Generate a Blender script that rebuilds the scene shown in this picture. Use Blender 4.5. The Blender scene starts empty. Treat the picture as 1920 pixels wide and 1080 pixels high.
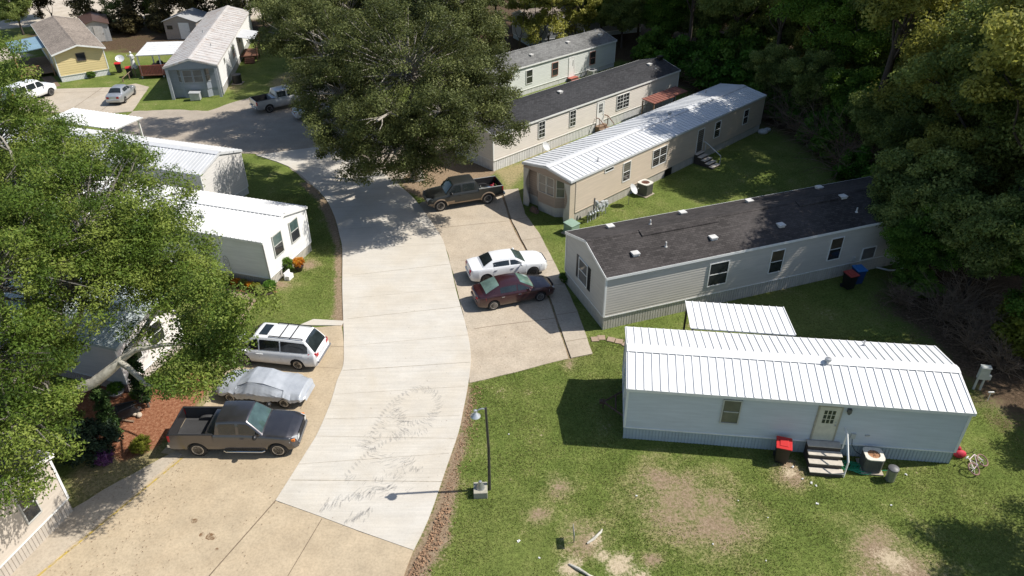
import bpy, math, random
import numpy as np
from mathutils import Vector, Matrix

SC = bpy.context.scene
COL = SC.collection
R = math.radians

# ------------------------------------------------------------------ helpers
class MB:
    """collects faces and links them as one mesh object"""
    def __init__(self):
        self.v = []; self.f = []; self.m = []
    def add(self, vs, fs, mi=0):
        b = len(self.v)
        self.v += [tuple(p) for p in vs]
        for f in fs:
            self.f.append(tuple(b + i for i in f)); self.m.append(mi)
    def quad(self, a, b, c, d, mi=0):
        self.add([a, b, c, d], [(0, 1, 2, 3)], mi)
    def box(self, x0, x1, y0, y1, z0, z1, mi=0, rz=0, o=(0, 0, 0)):
        vs = [(x, y, z) for z in (z0, z1) for x, y in ((x0, y0), (x1, y0), (x1, y1), (x0, y1))]
        if rz:
            c, s = math.cos(rz), math.sin(rz)
            vs = [(x * c - y * s, x * s + y * c, z) for x, y, z in vs]
        vs = [(x + o[0], y + o[1], z + o[2]) for x, y, z in vs]
        self.add(vs, [(0, 3, 2, 1), (4, 5, 6, 7), (0, 1, 5, 4), (1, 2, 6, 5), (2, 3, 7, 6), (3, 0, 4, 7)], mi)
    def prism(self, pts, z0, z1, mi=0, top=None):
        n = len(pts)
        vs = [(p[0], p[1], z0) for p in pts] + [(p[0], p[1], z1) for p in pts]
        fs = [tuple(range(n - 1, -1, -1)), tuple(range(n, 2 * n))]
        fs += [(i, (i + 1) % n, (i + 1) % n + n, i + n) for i in range(n)]
        self.add(vs, fs, mi)
    def slab(self, poly, d, mi=0):
        """poly: 3D polygon, extruded by vector d"""
        n = len(poly); d = Vector(d)
        vs = [Vector(p) for p in poly] + [Vector(p) + d for p in poly]
        fs = [tuple(range(n - 1, -1, -1)), tuple(range(n, 2 * n))]
        fs += [(i, (i + 1) % n, (i + 1) % n + n, i + n) for i in range(n)]
        self.add(vs, fs, mi)
    def tube(self, path, r, n=6, mi=0, cap=True):
        path = [Vector(p) for p in path]
        rs = r if isinstance(r, (list, tuple)) else [r] * len(path)
        rings = []
        for i, p in enumerate(path):
            t = (path[min(i + 1, len(path) - 1)] - path[max(i - 1, 0)])
            if t.length < 1e-9: t = Vector((0, 0, 1))
            t.normalize()
            a = t.cross(Vector((0, 0, 1)))
            if a.length < .05: a = t.cross(Vector((1, 0, 0)))
            a.normalize(); b = t.cross(a)
            rings.append([p + (a * math.cos(k * 2 * math.pi / n) + b * math.sin(k * 2 * math.pi / n)) * rs[i] for k in range(n)])
        vs = [q for g in rings for q in g]; fs = []
        for i in range(len(path) - 1):
            for k in range(n):
                fs.append((i * n + k, i * n + (k + 1) % n, (i + 1) * n + (k + 1) % n, (i + 1) * n + k))
        if cap:
            fs.append(tuple(range(n - 1, -1, -1))); fs.append(tuple(range((len(path) - 1) * n, len(path) * n)))
        self.add(vs, fs, mi)
    def lathe(self, prof, n=16, axis='z', o=(0, 0, 0), mi=0):
        vs = []; fs = []
        for r, z in prof:
            for k in range(n):
                a = k * 2 * math.pi / n; c, s = r * math.cos(a), r * math.sin(a)
                p = (c, s, z) if axis == 'z' else ((c, z, s) if axis == 'y' else (z, c, s))
                vs.append((p[0] + o[0], p[1] + o[1], p[2] + o[2]))
        for i in range(len(prof) - 1):
            for k in range(n):
                fs.append((i * n + k, i * n + (k + 1) % n, (i + 1) * n + (k + 1) % n, (i + 1) * n + k))
        if prof[0][0] > 1e-4: fs.append(tuple(range(n - 1, -1, -1)))
        if prof[-1][0] > 1e-4: fs.append(tuple(range((len(prof) - 1) * n, len(prof) * n)))
        self.add(vs, fs, mi)
    def ball(self, c, r, n=10, m=6, mi=0, sq=(1, 1, 1)):
        prof = [(r * math.sin(math.pi * i / m), -r * math.cos(math.pi * i / m)) for i in range(m + 1)]
        b = len(self.v); self.lathe(prof, n, 'z', (0, 0, 0), mi)
        for i in range(b, len(self.v)):
            p = self.v[i]; self.v[i] = (p[0] * sq[0] + c[0], p[1] * sq[1] + c[1], p[2] * sq[2] + c[2])
    def build(self, name, mats, parent=None, smooth=None, bevel=0):
        me = bpy.data.meshes.new(name)
        me.from_pydata(self.v, [], self.f)
        if not isinstance(mats, (list, tuple)): mats = [mats]
        for m in mats: me.materials.append(m)
        if len(mats) > 1: me.polygons.foreach_set('material_index', self.m)
        if smooth:
            me.polygons.foreach_set('use_smooth', [True] * len(me.polygons))
            me.set_sharp_from_angle(angle=R(smooth))
        me.update()
        o = bpy.data.objects.new(name, me); COL.objects.link(o)
        if parent: o.parent = parent
        if bevel:
            bv = o.modifiers.new('bevel', 'BEVEL'); bv.width = bevel; bv.segments = 2; bv.limit_method = 'ANGLE'
        return o

def tag(o, label=None, cat=None, group=None, kind=None):
    if label: o['label'] = label
    if cat: o['category'] = cat
    if group: o['group'] = group
    if kind: o['kind'] = kind
    return o

def thing(name, label, cat, loc=(0, 0, 0), rz=0, group=None):
    o = bpy.data.objects.new(name, None); COL.objects.link(o)
    o.location = loc; o.rotation_euler = (0, 0, rz); o.empty_display_size = .3
    return tag(o, label, cat, group)

def copy_tree(o, loc, rz=0, label=None, group=None, parent=None, sc=None):
    c = o.copy(); COL.objects.link(c)
    if parent is not None: c.parent = parent
    else:
        c.location = loc; c.rotation_euler = (0, 0, rz)
        if sc: c.scale = sc
        if label: c['label'] = label
        if group: c['group'] = group
    for ch in list(o.children):
        copy_tree(ch, None, parent=c)
    return c

# ------------------------------------------------------------------ materials
def nodes(name):
    m = bpy.data.materials.new(name); m.use_nodes = True
    nt = m.node_tree; bs = nt.nodes['Principled BSDF']
    return m, nt, bs
def N(nt, t, **kw):
    n = nt.nodes.new(t)
    for k, v in kw.items():
        if k in n.inputs: n.inputs[k].default_value = v
        else: setattr(n, k, v)
    return n
def ramp(nt, src, stops):
    r = nt.nodes.new('ShaderNodeValToRGB'); e = r.color_ramp.elements
    while len(e) < len(stops): e.new(.5)
    for i, (p, c) in enumerate(stops):
        e[i].position = p; e[i].color = (c[0], c[1], c[2], 1) if isinstance(c, (tuple, list)) else (c, c, c, 1)
    nt.links.new(src, r.inputs[0]); return r
def mixc(nt, fac, a, b, mode='MIX'):
    m = nt.nodes.new('ShaderNodeMix'); m.data_type = 'RGBA'; m.blend_type = mode
    for sock, val in ((0, fac), (6, a), (7, b)):
        if hasattr(val, 'links'): nt.links.new(val, m.inputs[sock])
        elif isinstance(val, (int, float)): m.inputs[sock].default_value = val if sock == 0 else (val, val, val, 1)
        else: m.inputs[sock].default_value = (val[0], val[1], val[2], 1)
    return m.outputs[2]
def noise(nt, co, scale, detail=4, rough=.6, dist=0):
    n = N(nt, 'ShaderNodeTexNoise', Scale=scale, Detail=detail, Roughness=rough, Distortion=dist)
    nt.links.new(co, n.inputs['Vector']); return n.outputs['Fac']
def co_obj(nt): return nt.nodes.new('ShaderNodeTexCoord').outputs['Object']
def co_w(nt): return nt.nodes.new('ShaderNodeNewGeometry').outputs['Position']
def math_(nt, op, a, b=None):
    m = nt.nodes.new('ShaderNodeMath'); m.operation = op
    for i, v in enumerate((a, b)):
        if v is None: continue
        if hasattr(v, 'links'): nt.links.new(v, m.inputs[i])
        else: m.inputs[i].default_value = v
    return m.outputs[0]
def bump(nt, bs, h, strength=.3, dist=.02):
    b = N(nt, 'ShaderNodeBump', Strength=strength, Distance=dist)
    nt.links.new(h, b.inputs['Height']); nt.links.new(b.outputs[0], bs.inputs['Normal'])

_mc = {}
def flat(name, col, rough=.6, metal=0, var=.12, scale=3, dirt=None, spec=.5, bmp=0, coat=0):
    """plain paint / plastic / metal with a little wear"""
    if name in _mc: return _mc[name]
    m, nt, bs = nodes(name); co = co_obj(nt)
    n1 = noise(nt, co, scale, 5, .65)
    lo = [c * (1 - var) for c in col]; hi = [min(1, c * (1 + var)) for c in col]
    c = ramp(nt, n1, [(.3, lo), (.7, hi)]).outputs[0]
    if dirt:
        n2 = noise(nt, co, scale * .6, 6, .7)
        c = mixc(nt, ramp(nt, n2, [(.52, 0.), (.75, dirt[1])]).outputs[0], c, dirt[0])
    nt.links.new(c, bs.inputs['Base Color'])
    bs.inputs['Roughness'].default_value = rough; bs.inputs['Metallic'].default_value = metal
    bs.inputs['Specular IOR Level'].default_value = spec
    if coat: bs.inputs['Coat Weight'].default_value = coat; bs.inputs['Coat Roughness'].default_value = .06
    if bmp: bump(nt, bs, noise(nt, co, scale * 8, 4), bmp, .01)
    _mc[name] = m; return m

def siding_mat(name, col, dirt=(.25, .24, .2), amt=.25):
    if name in _mc: return _mc[name]
    m, nt, bs = nodes(name); co = co_obj(nt)
    mp = N(nt, 'ShaderNodeMapping'); mp.inputs['Scale'].default_value = (.6, .6, 6)
    nt.links.new(co, mp.inputs[0])
    n1 = noise(nt, mp.outputs[0], 1.2, 5, .6)
    c = ramp(nt, n1, [(.3, [x * .9 for x in col]), (.7, [min(1, x * 1.05) for x in col])]).outputs[0]
    mp2 = N(nt, 'ShaderNodeMapping'); mp2.inputs['Scale'].default_value = (3, 3, .35)
    nt.links.new(co, mp2.inputs[0])
    n2 = noise(nt, mp2.outputs[0], 1.5, 6, .7)
    sx = N(nt, 'ShaderNodeSeparateXYZ'); nt.links.new(co, sx.inputs[0])
    low = ramp(nt, sx.outputs[2], [(.0, .9), (.9, .15)]).outputs[0]
    f = math_(nt, 'MULTIPLY', ramp(nt, n2, [(.45, 0.), (.8, 1.)]).outputs[0], low)
    f = math_(nt, 'MULTIPLY', f, amt)
    c = mixc(nt, f, c, dirt)
    nt.links.new(c, bs.inputs['Base Color']); bs.inputs['Roughness'].default_value = .55
    bs.inputs['Specular IOR Level'].default_value = .3
    _mc[name] = m; return m

def metal_roof_mat(name, col, rust=0., grime=.25):
    if name in _mc: return _mc[name]
    m, nt, bs = nodes(name); co = co_obj(nt)
    mp = N(nt, 'ShaderNodeMapping'); mp.inputs['Scale'].default_value = (1.4, .35, .35)
    nt.links.new(co, mp.inputs[0])
    n1 = noise(nt, mp.outputs[0], 1.3, 6, .65); n2 = noise(nt, co, .5, 5, .6)
    c = ramp(nt, n1, [(.3, [x * .86 for x in col]), (.7, [min(1, x * 1.04) for x in col])]).outputs[0]
    c = mixc(nt, ramp(nt, n2, [(.5, 0.), (.8, grime)]).outputs[0], c, [x * .55 for x in col])
    if rust:
        mp3 = N(nt, 'ShaderNodeMapping'); mp3.inputs['Scale'].default_value = (3.2, .55, .55)
        nt.links.new(co, mp3.inputs[0])
        n3 = noise(nt, mp3.outputs[0], 1.6, 8, .75)
        c = mixc(nt, ramp(nt, n3, [(.50, 0.), (.66, rust)]).outputs[0], c, (.30, .17, .10))
        n4 = noise(nt, mp3.outputs[0], 4., 6, .7)
        c = mixc(nt, ramp(nt, n4, [(.5, 0.), (.75, .6)]).outputs[0], c, (.25, .24, .24))
    nt.links.new(c, bs.inputs['Base Color']); bs.inputs['Roughness'].default_value = .42
    _mc[name] = m; return m

def shingle_mat(name, col, spread=.25, worn=.3):
    if name in _mc: return _mc[name]
    m, nt, bs = nodes(name); co = co_obj(nt)
    b = N(nt, 'ShaderNodeTexBrick', Scale=1.0)
    b.inputs['Brick Width'].default_value = .3; b.inputs['Row Height'].default_value = .14
    b.inputs['Mortar Size'].default_value = .012; b.inputs['Mortar Smooth'].default_value = .4
    b.inputs['Color1'].default_value = [x * (1 + spread) for x in col] + [1]
    b.inputs['Color2'].default_value = [x * (1 - spread) for x in col] + [1]
    b.inputs['Mortar'].default_value = [x * .45 for x in col] + [1]
    nt.links.new(co, b.inputs['Vector'])
    n1 = noise(nt, co, .35, 5, .6); n2 = noise(nt, co, 14, 4, .7)
    c = mixc(nt, ramp(nt, n1, [(.42, 0.), (.7, worn)]).outputs[0], b.outputs[0], [min(1, x * 2.0) for x in col])
    c = mixc(nt, .5, c, ramp(nt, n2, [(.3, .45), (.75, 1.4)]).outputs[0], 'MULTIPLY')
    nt.links.new(c, bs.inputs['Base Color']); bs.inputs['Roughness'].default_value = .9
    bs.inputs['Specular IOR Level'].default_value = .2
    bump(nt, bs, b.outputs['Fac'], -.4, .01)
    _mc[name] = m; return m

def glass_mat(name, tint=(.02, .025, .03), blind=None):
    if name in _mc: return _mc[name]
    m, nt, bs = nodes(name); co = co_obj(nt)
    n1 = noise(nt, co, 1.7, 3)
    c = ramp(nt, n1, [(.35, tint), (.7, [x * 1.8 for x in tint])]).outputs[0]
    if blind:
        w = N(nt, 'ShaderNodeTexWave', Scale=14.0, Distortion=.4); w.bands_direction = 'Z'
        nt.links.new(co, w.inputs[0])
        c = mixc(nt, .8, ramp(nt, w.outputs['Fac'], [(0., [x * .7 for x in blind]), (1., blind)]).outputs[0], c)
    nt.links.new(c, bs.inputs['Base Color']); bs.inputs['Roughness'].default_value = .06
    bs.inputs['Specular IOR Level'].default_value = .8
    _mc[name] = m; return m

def concrete_mat(name, base, stain, amt=.5, speck=.25, crack=0.0, fine=10, streak=None):
    if name in _mc: return _mc[name]
    m, nt, bs = nodes(name); co = co_w(nt)
    big = noise(nt, co, .22, 6, .65, .6); mid = noise(nt, co, .8, 6, .65); fin = noise(nt, co, fine, 5, .75)
    c = ramp(nt, big, [(.38, base), (.62, stain)]).outputs[0]
    c = mixc(nt, amt, c, ramp(nt, mid, [(.3, [x * .78 for x in base]), (.7, [min(1, x * 1.1) for x in base])]).outputs[0])
    c = mixc(nt, .7, c, ramp(nt, fin, [(.3, 1 - speck), (.55, 1.), (.8, 1 + speck * .6)]).outputs[0], 'MULTIPLY')
    # dark pebbles, leaves and oil drops
    v = N(nt, 'ShaderNodeTexNoise', Scale=5.5, Detail=3, Roughness=.8); nt.links.new(co, v.inputs['Vector'])
    c = mixc(nt, ramp(nt, v.outputs[0], [(.66, 0.), (.74, .55)]).outputs[0], c, [x * .45 for x in base])
    if streak:
        mp = N(nt, 'ShaderNodeMapping'); mp.inputs['Rotation'].default_value = (0, 0, streak)
        mp.inputs['Scale'].default_value = (.25, 5, 1); nt.links.new(co, mp.inputs[0])
        s = noise(nt, mp.outputs[0], 1.4, 5, .7)
        c = mixc(nt, .8, c, ramp(nt, s, [(.3, .88), (.7, 1.08)]).outputs[0], 'MULTIPLY')
    if crack:
        vo = N(nt, 'ShaderNodeTexVoronoi', Scale=.28); vo.feature = 'DISTANCE_TO_EDGE'
        nn = N(nt, 'ShaderNodeTexNoise', Scale=1.2, Detail=4); nt.links.new(co, nn.inputs['Vector'])
        ad = nt.nodes.new('ShaderNodeVectorMath'); ad.operation = 'MULTIPLY_ADD'
        nt.links.new(nn.outputs['Color'], ad.inputs[0]); ad.inputs[1].default_value = (1.2, 1.2, 0); nt.links.new(co, ad.inputs[2])
        nt.links.new(ad.outputs[0], vo.inputs['Vector'])
        c = mixc(nt, ramp(nt, vo.outputs[0], [(.0, crack), (.008, crack), (.014, 0.)]).outputs[0], c, [x * .35 for x in base])
    nt.links.new(c, bs.inputs['Base Color']); bs.inputs['Roughness'].default_value = .9
    bs.inputs['Specular IOR Level'].default_value = .25
    bump(nt, bs, fin, .35, .01)
    _mc[name] = m; return m

def leaf_mat(name, dark, mid, light, trans=.3, rough=.5):
    if name in _mc: return _mc[name]
    m, nt, bs = nodes(name)
    at = nt.nodes.new('ShaderNodeAttribute'); at.attribute_name = 'rnd'
    oi = nt.nodes.new('ShaderNodeObjectInfo')
    f = math_(nt, 'ADD', at.outputs['Fac'], math_(nt, 'MULTIPLY', math_(nt, 'SUBTRACT', oi.outputs['Random'], .5), .35))
    n = noise(nt, co_w(nt), .55, 3)
    f = math_(nt, 'ADD', f, math_(nt, 'MULTIPLY', math_(nt, 'SUBTRACT', n, .5), 1.1))
    c = ramp(nt, f, [(.1, dark), (.55, mid), (.95, light)]).outputs[0]
    nt.links.new(c, bs.inputs['Base Color']); bs.inputs['Roughness'].default_value = rough
    bs.inputs['Specular IOR Level'].default_value = .12
    tr = nt.nodes.new('ShaderNodeBsdfTranslucent'); nt.links.new(mixc(nt, .4, c, (light[0] * 1.5, light[1] * 1.5, light[2])), tr.inputs[0])
    mx = nt.nodes.new('ShaderNodeMixShader'); mx.inputs[0].default_value = trans
    nt.links.new(bs.outputs[0], mx.inputs[1]); nt.links.new(tr.outputs[0], mx.inputs[2])
    nt.links.new(mx.outputs[0], nt.nodes['Material Output'].inputs[0])
    _mc[name] = m; return m

WHITE = flat('white_paint', (.78, .78, .76), .45, var=.05, dirt=((.4, .38, .33), .3))
DARKTRIM = flat('dark_plastic', (.02, .02, .022), .5)
BLACK = flat('black_plastic', (.012, .012, .013), .45)
WOODM = flat('weathered_wood', (.22, .15, .10), .85, var=.3, scale=5, bmp=.3)
STEEL = flat('galvanised_steel', (.42, .43, .44), .4, .7, var=.15)
GLASS = glass_mat('window_glass')

# ------------------------------------------------------------------ camera, sun, sky
cd = bpy.data.cameras.new('camera'); cam = bpy.data.objects.new('camera', cd); COL.objects.link(cam)
cd.sensor_width = 36; cd.lens = 1370.7 / 1920 * 36; cd.clip_end = 2000; cd.clip_start = .1
p_, r_ = R(32.77), R(-.40)
rt = Vector((1, 0, 0)); fw = Vector((0, math.cos(p_), -math.sin(p_))); up = Vector((0, math.sin(p_), math.cos(p_)))
# image roll
X = rt * math.cos(r_) + up * math.sin(r_); Y = -rt * math.sin(r_) + up * math.cos(r_)
cam.matrix_world = Matrix(((X.x, Y.x, -fw.x, 0), (X.y, Y.y, -fw.y, 0), (X.z, Y.z, -fw.z, 24.6), (0, 0, 0, 1)))
SC.camera = cam

SUN_AZ, SUN_EL = R(4.0), R(49.6)       # azimuth measured from +X towards +Y
sd = bpy.data.lights.new('sun', 'SUN'); sun = bpy.data.objects.new('sun', sd); COL.objects.link(sun)
sd.energy = 4.9; sd.angle = R(.53); sd.color = (1, .95, .87)
dv = Vector((math.cos(SUN_AZ) * math.cos(SUN_EL), math.sin(SUN_AZ) * math.cos(SUN_EL), math.sin(SUN_EL)))
sun.rotation_euler = dv.to_track_quat('Z', 'Y').to_euler(); sun.location = dv * 80
w = bpy.data.worlds.new('World'); SC.world = w; w.use_nodes = True
wn = w.node_tree; sky = wn.nodes.new('ShaderNodeTexSky'); sky.sky_type = 'NISHITA'; sky.sun_disc = False
sky.sun_elevation = SUN_EL; sky.sun_rotation = math.pi / 2 - SUN_AZ
wn.links.new(sky.outputs[0], wn.nodes['Background'].inputs[0]); wn.nodes['Background'].inputs[1].default_value = .105
SC.view_settings.view_transform = 'Standard'; SC.view_settings.look = 'None'; SC.view_settings.gamma = 1
SC.view_settings.exposure = .31
SC.cycles.max_bounces = 6; SC.cycles.diffuse_bounces = 3; SC.cycles.glossy_bounces = 2
SC.cycles.transmission_bounces = 2; SC.cycles.transparent_max_bounces = 8
SC.cycles.use_denoising = True
# ------------------------------------------------------------------ the ground
def inside(P, poly):
    x, y = P[:, 0], P[:, 1]; r = np.zeros(len(P), bool); n = len(poly)
    for i in range(n):
        x1, y1 = poly[i]; x2, y2 = poly[(i + 1) % n]
        c = ((y1 > y) != (y2 > y))
        xi = (x2 - x1) * (y - y1) / ((y2 - y1) if y2 != y1 else 1e-9) + x1
        r ^= c & (x < xi)
    return r
def edge_d(P, poly):
    d = np.full(len(P), 1e9); n = len(poly)
    for i in range(n):
        a = np.array(poly[i], float); b = np.array(poly[(i + 1) % n], float); ab = b - a
        t = np.clip(((P - a) @ ab) / (ab @ ab + 1e-9), 0, 1)
        d = np.minimum(d, np.linalg.norm(P - (a + t[:, None] * ab), axis=1))
    return d
def soft(P, poly, s=.5):
    d = edge_d(P, poly); d = np.where(inside(P, poly), d, -d)
    return np.clip(.5 + d / (2 * s), 0, 1)
def blob(P, x, y, r, w=1.):
    return np.clip(1.15 - np.hypot(P[:, 0] - x, P[:, 1] - y) / r, 0, 1) * w

ROAD_L = [(-10.2, 21.47), (-9.54, 24.35), (-9.28, 25.64), (-9.12, 27.71), (-9.13, 29.36), (-9.05, 30.68), (-9.33, 32.32), (-9.74, 34.35), (-10.57, 38.34), (-11.46, 43.02), (-12.05, 45.13), (-13.04, 48.17), (-14.33, 51.14), (-16.24, 54.11), (-18.79, 57.36), (-22.2, 59.85)]
ROAD_R = [(-4.01, 18.89), (-3.53, 20.53), (-3.01, 23.3), (-2.59, 25.57), (-2.46, 26.98), (-2.31, 28.86), (-2.24, 31.06), (-2.45, 33.0), (-2.82, 34.96), (-3.46, 37.95), (-3.89, 40.36), (-4.42, 42.92), (-5.03, 45.19), (-7.02, 50.0), (-8.3, 52.4), (-10.4, 55.6), (-12.6, 58.6), (-16, 62)]
WOOD_POLY = [(23.7, 20), (23.9, 27), (23.0, 30.5), (22.6, 33.5), (21.9, 36.2), (24.2, 38.5), (27, 44), (27.3, 50), (26.6, 54), (27.0, 57.9), (24.5, 65), (19, 76), (14.5, 88), (0, 92), (-12, 92), (-24, 100), (-24, 160), (200, 160), (200, 0), (23.7, 0)]
DIRT = [
 [(-1.1, 52.5), (-.3, 47), (.8, 42.7), (2.1, 36.9), (2.95, 31.0), (3.35, 31.0), (2.5, 36.9), (1.3, 42.8), (.3, 47), (-.4, 52.5)],
 [(-2.5, 29.2), (-2.1, 29.2), (-2.15, 26), (-2.45, 23.2), (-2.6, 21), (-2.6, 19.4), (-3.6, 17.6), (-5.5, 17.0), (-4.0, 18.9), (-3.5, 20.5), (-3, 23.3), (-2.6, 25.6)],
 [(-9.5, 34.2), (-10.5, 38.3), (-11.4, 43), (-12, 45.1), (-13, 48.2), (-14.3, 51.1), (-16.2, 54.1), (-16.9, 53.9), (-14.9, 50.9), (-13.6, 48), (-12.6, 45), (-11.95, 43), (-11.05, 38.3), (-10.2, 34.2)],
 [(-11.6, 61), (-7, 62), (-2.6, 58.5), (-1.3, 55.8), (-2, 53.6), (-4, 51.8), (-6.3, 50.6), (-8.3, 52.6), (-10.5, 56)],
]
LITTER = [[(-43, 92.5), (-40, 97), (-36, 96), (-33, 100), (-33, 112), (-66, 110), (-66, 96), (-60, 95), (-52, 94)], [(-28, 99.5), (-24, 92), (-20, 86), (-12, 90), (-24, 102), (-33, 106)]]
DRY = [[(-1.5, 56), (5.2, 62.4), (6.4, 60.6), (1.4, 55.8), (-.2, 52.6)], [(-15.2, 24.2), (-17.2, 27), (-15.9, 28.6), (-15.2, 33), (-14.2, 33), (-14.8, 28)],
       [(-18.6, 21), (-17.8, 21.9), (-15.4, 24.2), (-16.5, 25), (-18.5, 25.2), (-20, 23)], [(-23, 76), (-27, 80), (-24, 92), (-12, 84)]]
MULCH = [[(-23.5, 29), (-21.4, 29.6), (-19.9, 29.0), (-18, 29.3), (-16.6, 30.5), (-15.6, 29), (-16.2, 26), (-16.7, 24.6), (-17.9, 23.8), (-20.3, 25.4), (-23, 26)],
         [(-17.9, 39.0), (-15.3, 38.2), (-14.5, 38.1), (-14.9, 37.55), (-16, 37.7), (-17.9, 38.3)]]
SAND = [[(-90, 96), (-76, 104), (-60, 112.5), (-45, 111.5), (-34, 113), (-30, 150), (-140, 160), (-140, 96)], [(-70, 84), (-59.5, 92.5), (-64, 96), (-90, 98), (-90, 84)]]
BARE = [(7.2, 21.1, 1.9), (8.4, 20.2, 1.5), (6.4, 22.3, .9), (8.6, 21.2, 1.0), (14.6, 18.7, 1.2), (15.2, 17.9, 1.4), (2.0, 22.2, .6), (2.9, 19.3, .9), (12.4, 22.7, .6),
        (12.4, 23.4, .5), (25.2, 29.2, 1.2), (-9.9, 45.6, 0.1), (1.0, 20.6, .5), (-14.6, 38.9, .8), (-13.4, 41.2, .7), (3.0, 30.6, .4),
        (16.7, 38.6, 0.5), (-30.2, 79.2, 1.0), (24.6, 27.3, 1.1), (5.5, 18.4, .4)]
PALE = [(2.2, 18.05, .7), (4.1, 18.1, .9), (3.3, 19.35, .5), (4.9, 17.6, .7), (14.9, 18.3, .9), (3.5, 18.6, .5), (12.3, 22.9, .4)]

def lerp_axis(stops):
    out = [np.arange(a, b, s) for a, b, s in stops]
    return np.concatenate(out + [np.array([stops[-1][1]])])
gx = lerp_axis([(-600, -140, 60), (-140, -60, 4), (-60, -26, .8), (-26, 28, .22), (28, 60, .8), (60, 140, 5), (140, 600, 60)])
gy = lerp_axis([(-200, 0, 30), (0, 14, 2), (14, 48, .22), (48, 110, .5), (110, 160, 3), (160, 900, 70)])
GX, GY = np.meshgrid(gx, gy); P = np.stack([GX.ravel(), GY.ravel()], 1)
rs = np.random.RandomState(3)
far = np.clip((np.hypot(P[:, 0], P[:, 1] - 60) - 100) / 100, 0, 1)
z = (np.sin(P[:, 0] * .5 + 1) * np.cos(P[:, 1] * .37) * .012 + rs.rand(len(P)) * .010) - .018
inwood = soft(P, WOOD_POLY, 2.0)
z += inwood * np.sin(P[:, 0] * .8) * np.cos(P[:, 1] * .9) * .05
dirt = np.zeros(len(P)); lit = inwood.copy(); sand = np.zeros(len(P)); mul = np.zeros(len(P)); dry = np.zeros(len(P))
for q in DIRT: dirt = np.maximum(dirt, soft(P, q, .3))
for b in BARE: dirt = np.maximum(dirt, blob(P, b[0], b[1], b[2] * 1.25) * .72)
for q in LITTER: lit = np.maximum(lit, soft(P, q, 1.5) * .8)
for q in DRY: dry = np.maximum(dry, soft(P, q, .7))
for b in BARE: dry = np.maximum(dry, blob(P, b[0], b[1], b[2] * 2) * .7)
for q in MULCH: mul = np.maximum(mul, soft(P, q, .3))
for q in SAND: sand = np.maximum(sand, soft(P, q, 1.2))
pale = np.zeros(len(P))
for b in PALE: pale = np.maximum(pale, blob(P, b[0], b[1], b[2] * 1.1) * .72)
me = bpy.data.meshes.new('ground'); nx, ny = len(gx), len(gy)
idx = np.arange(nx * ny).reshape(ny, nx)
q = np.stack([idx[:-1, :-1], idx[:-1, 1:], idx[1:, 1:], idx[1:, :-1]], -1).reshape(-1, 4)
me.vertices.add(len(P)); me.vertices.foreach_set('co', np.concatenate([P, z[:, None]], 1).ravel())
me.loops.add(q.size); me.loops.foreach_set('vertex_index', q.ravel().astype(np.int32))
me.polygons.add(len(q)); me.polygons.foreach_set('loop_start', np.arange(0, q.size, 4, dtype=np.int32))
me.update(calc_edges=True); me.polygons.foreach_set('use_smooth', [True] * len(q))
for nm, a in (('dirt', dirt), ('litter', lit), ('sand', np.maximum(sand, far * 0)), ('mulch', mul), ('dry', dry), ('pale', pale)):
    at = me.attributes.new(nm, 'FLOAT', 'POINT'); at.data.foreach_set('value', a.astype(np.float32))
ground = bpy.data.objects.new('ground', me); COL.objects.link(ground); tag(ground, kind='structure')

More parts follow.
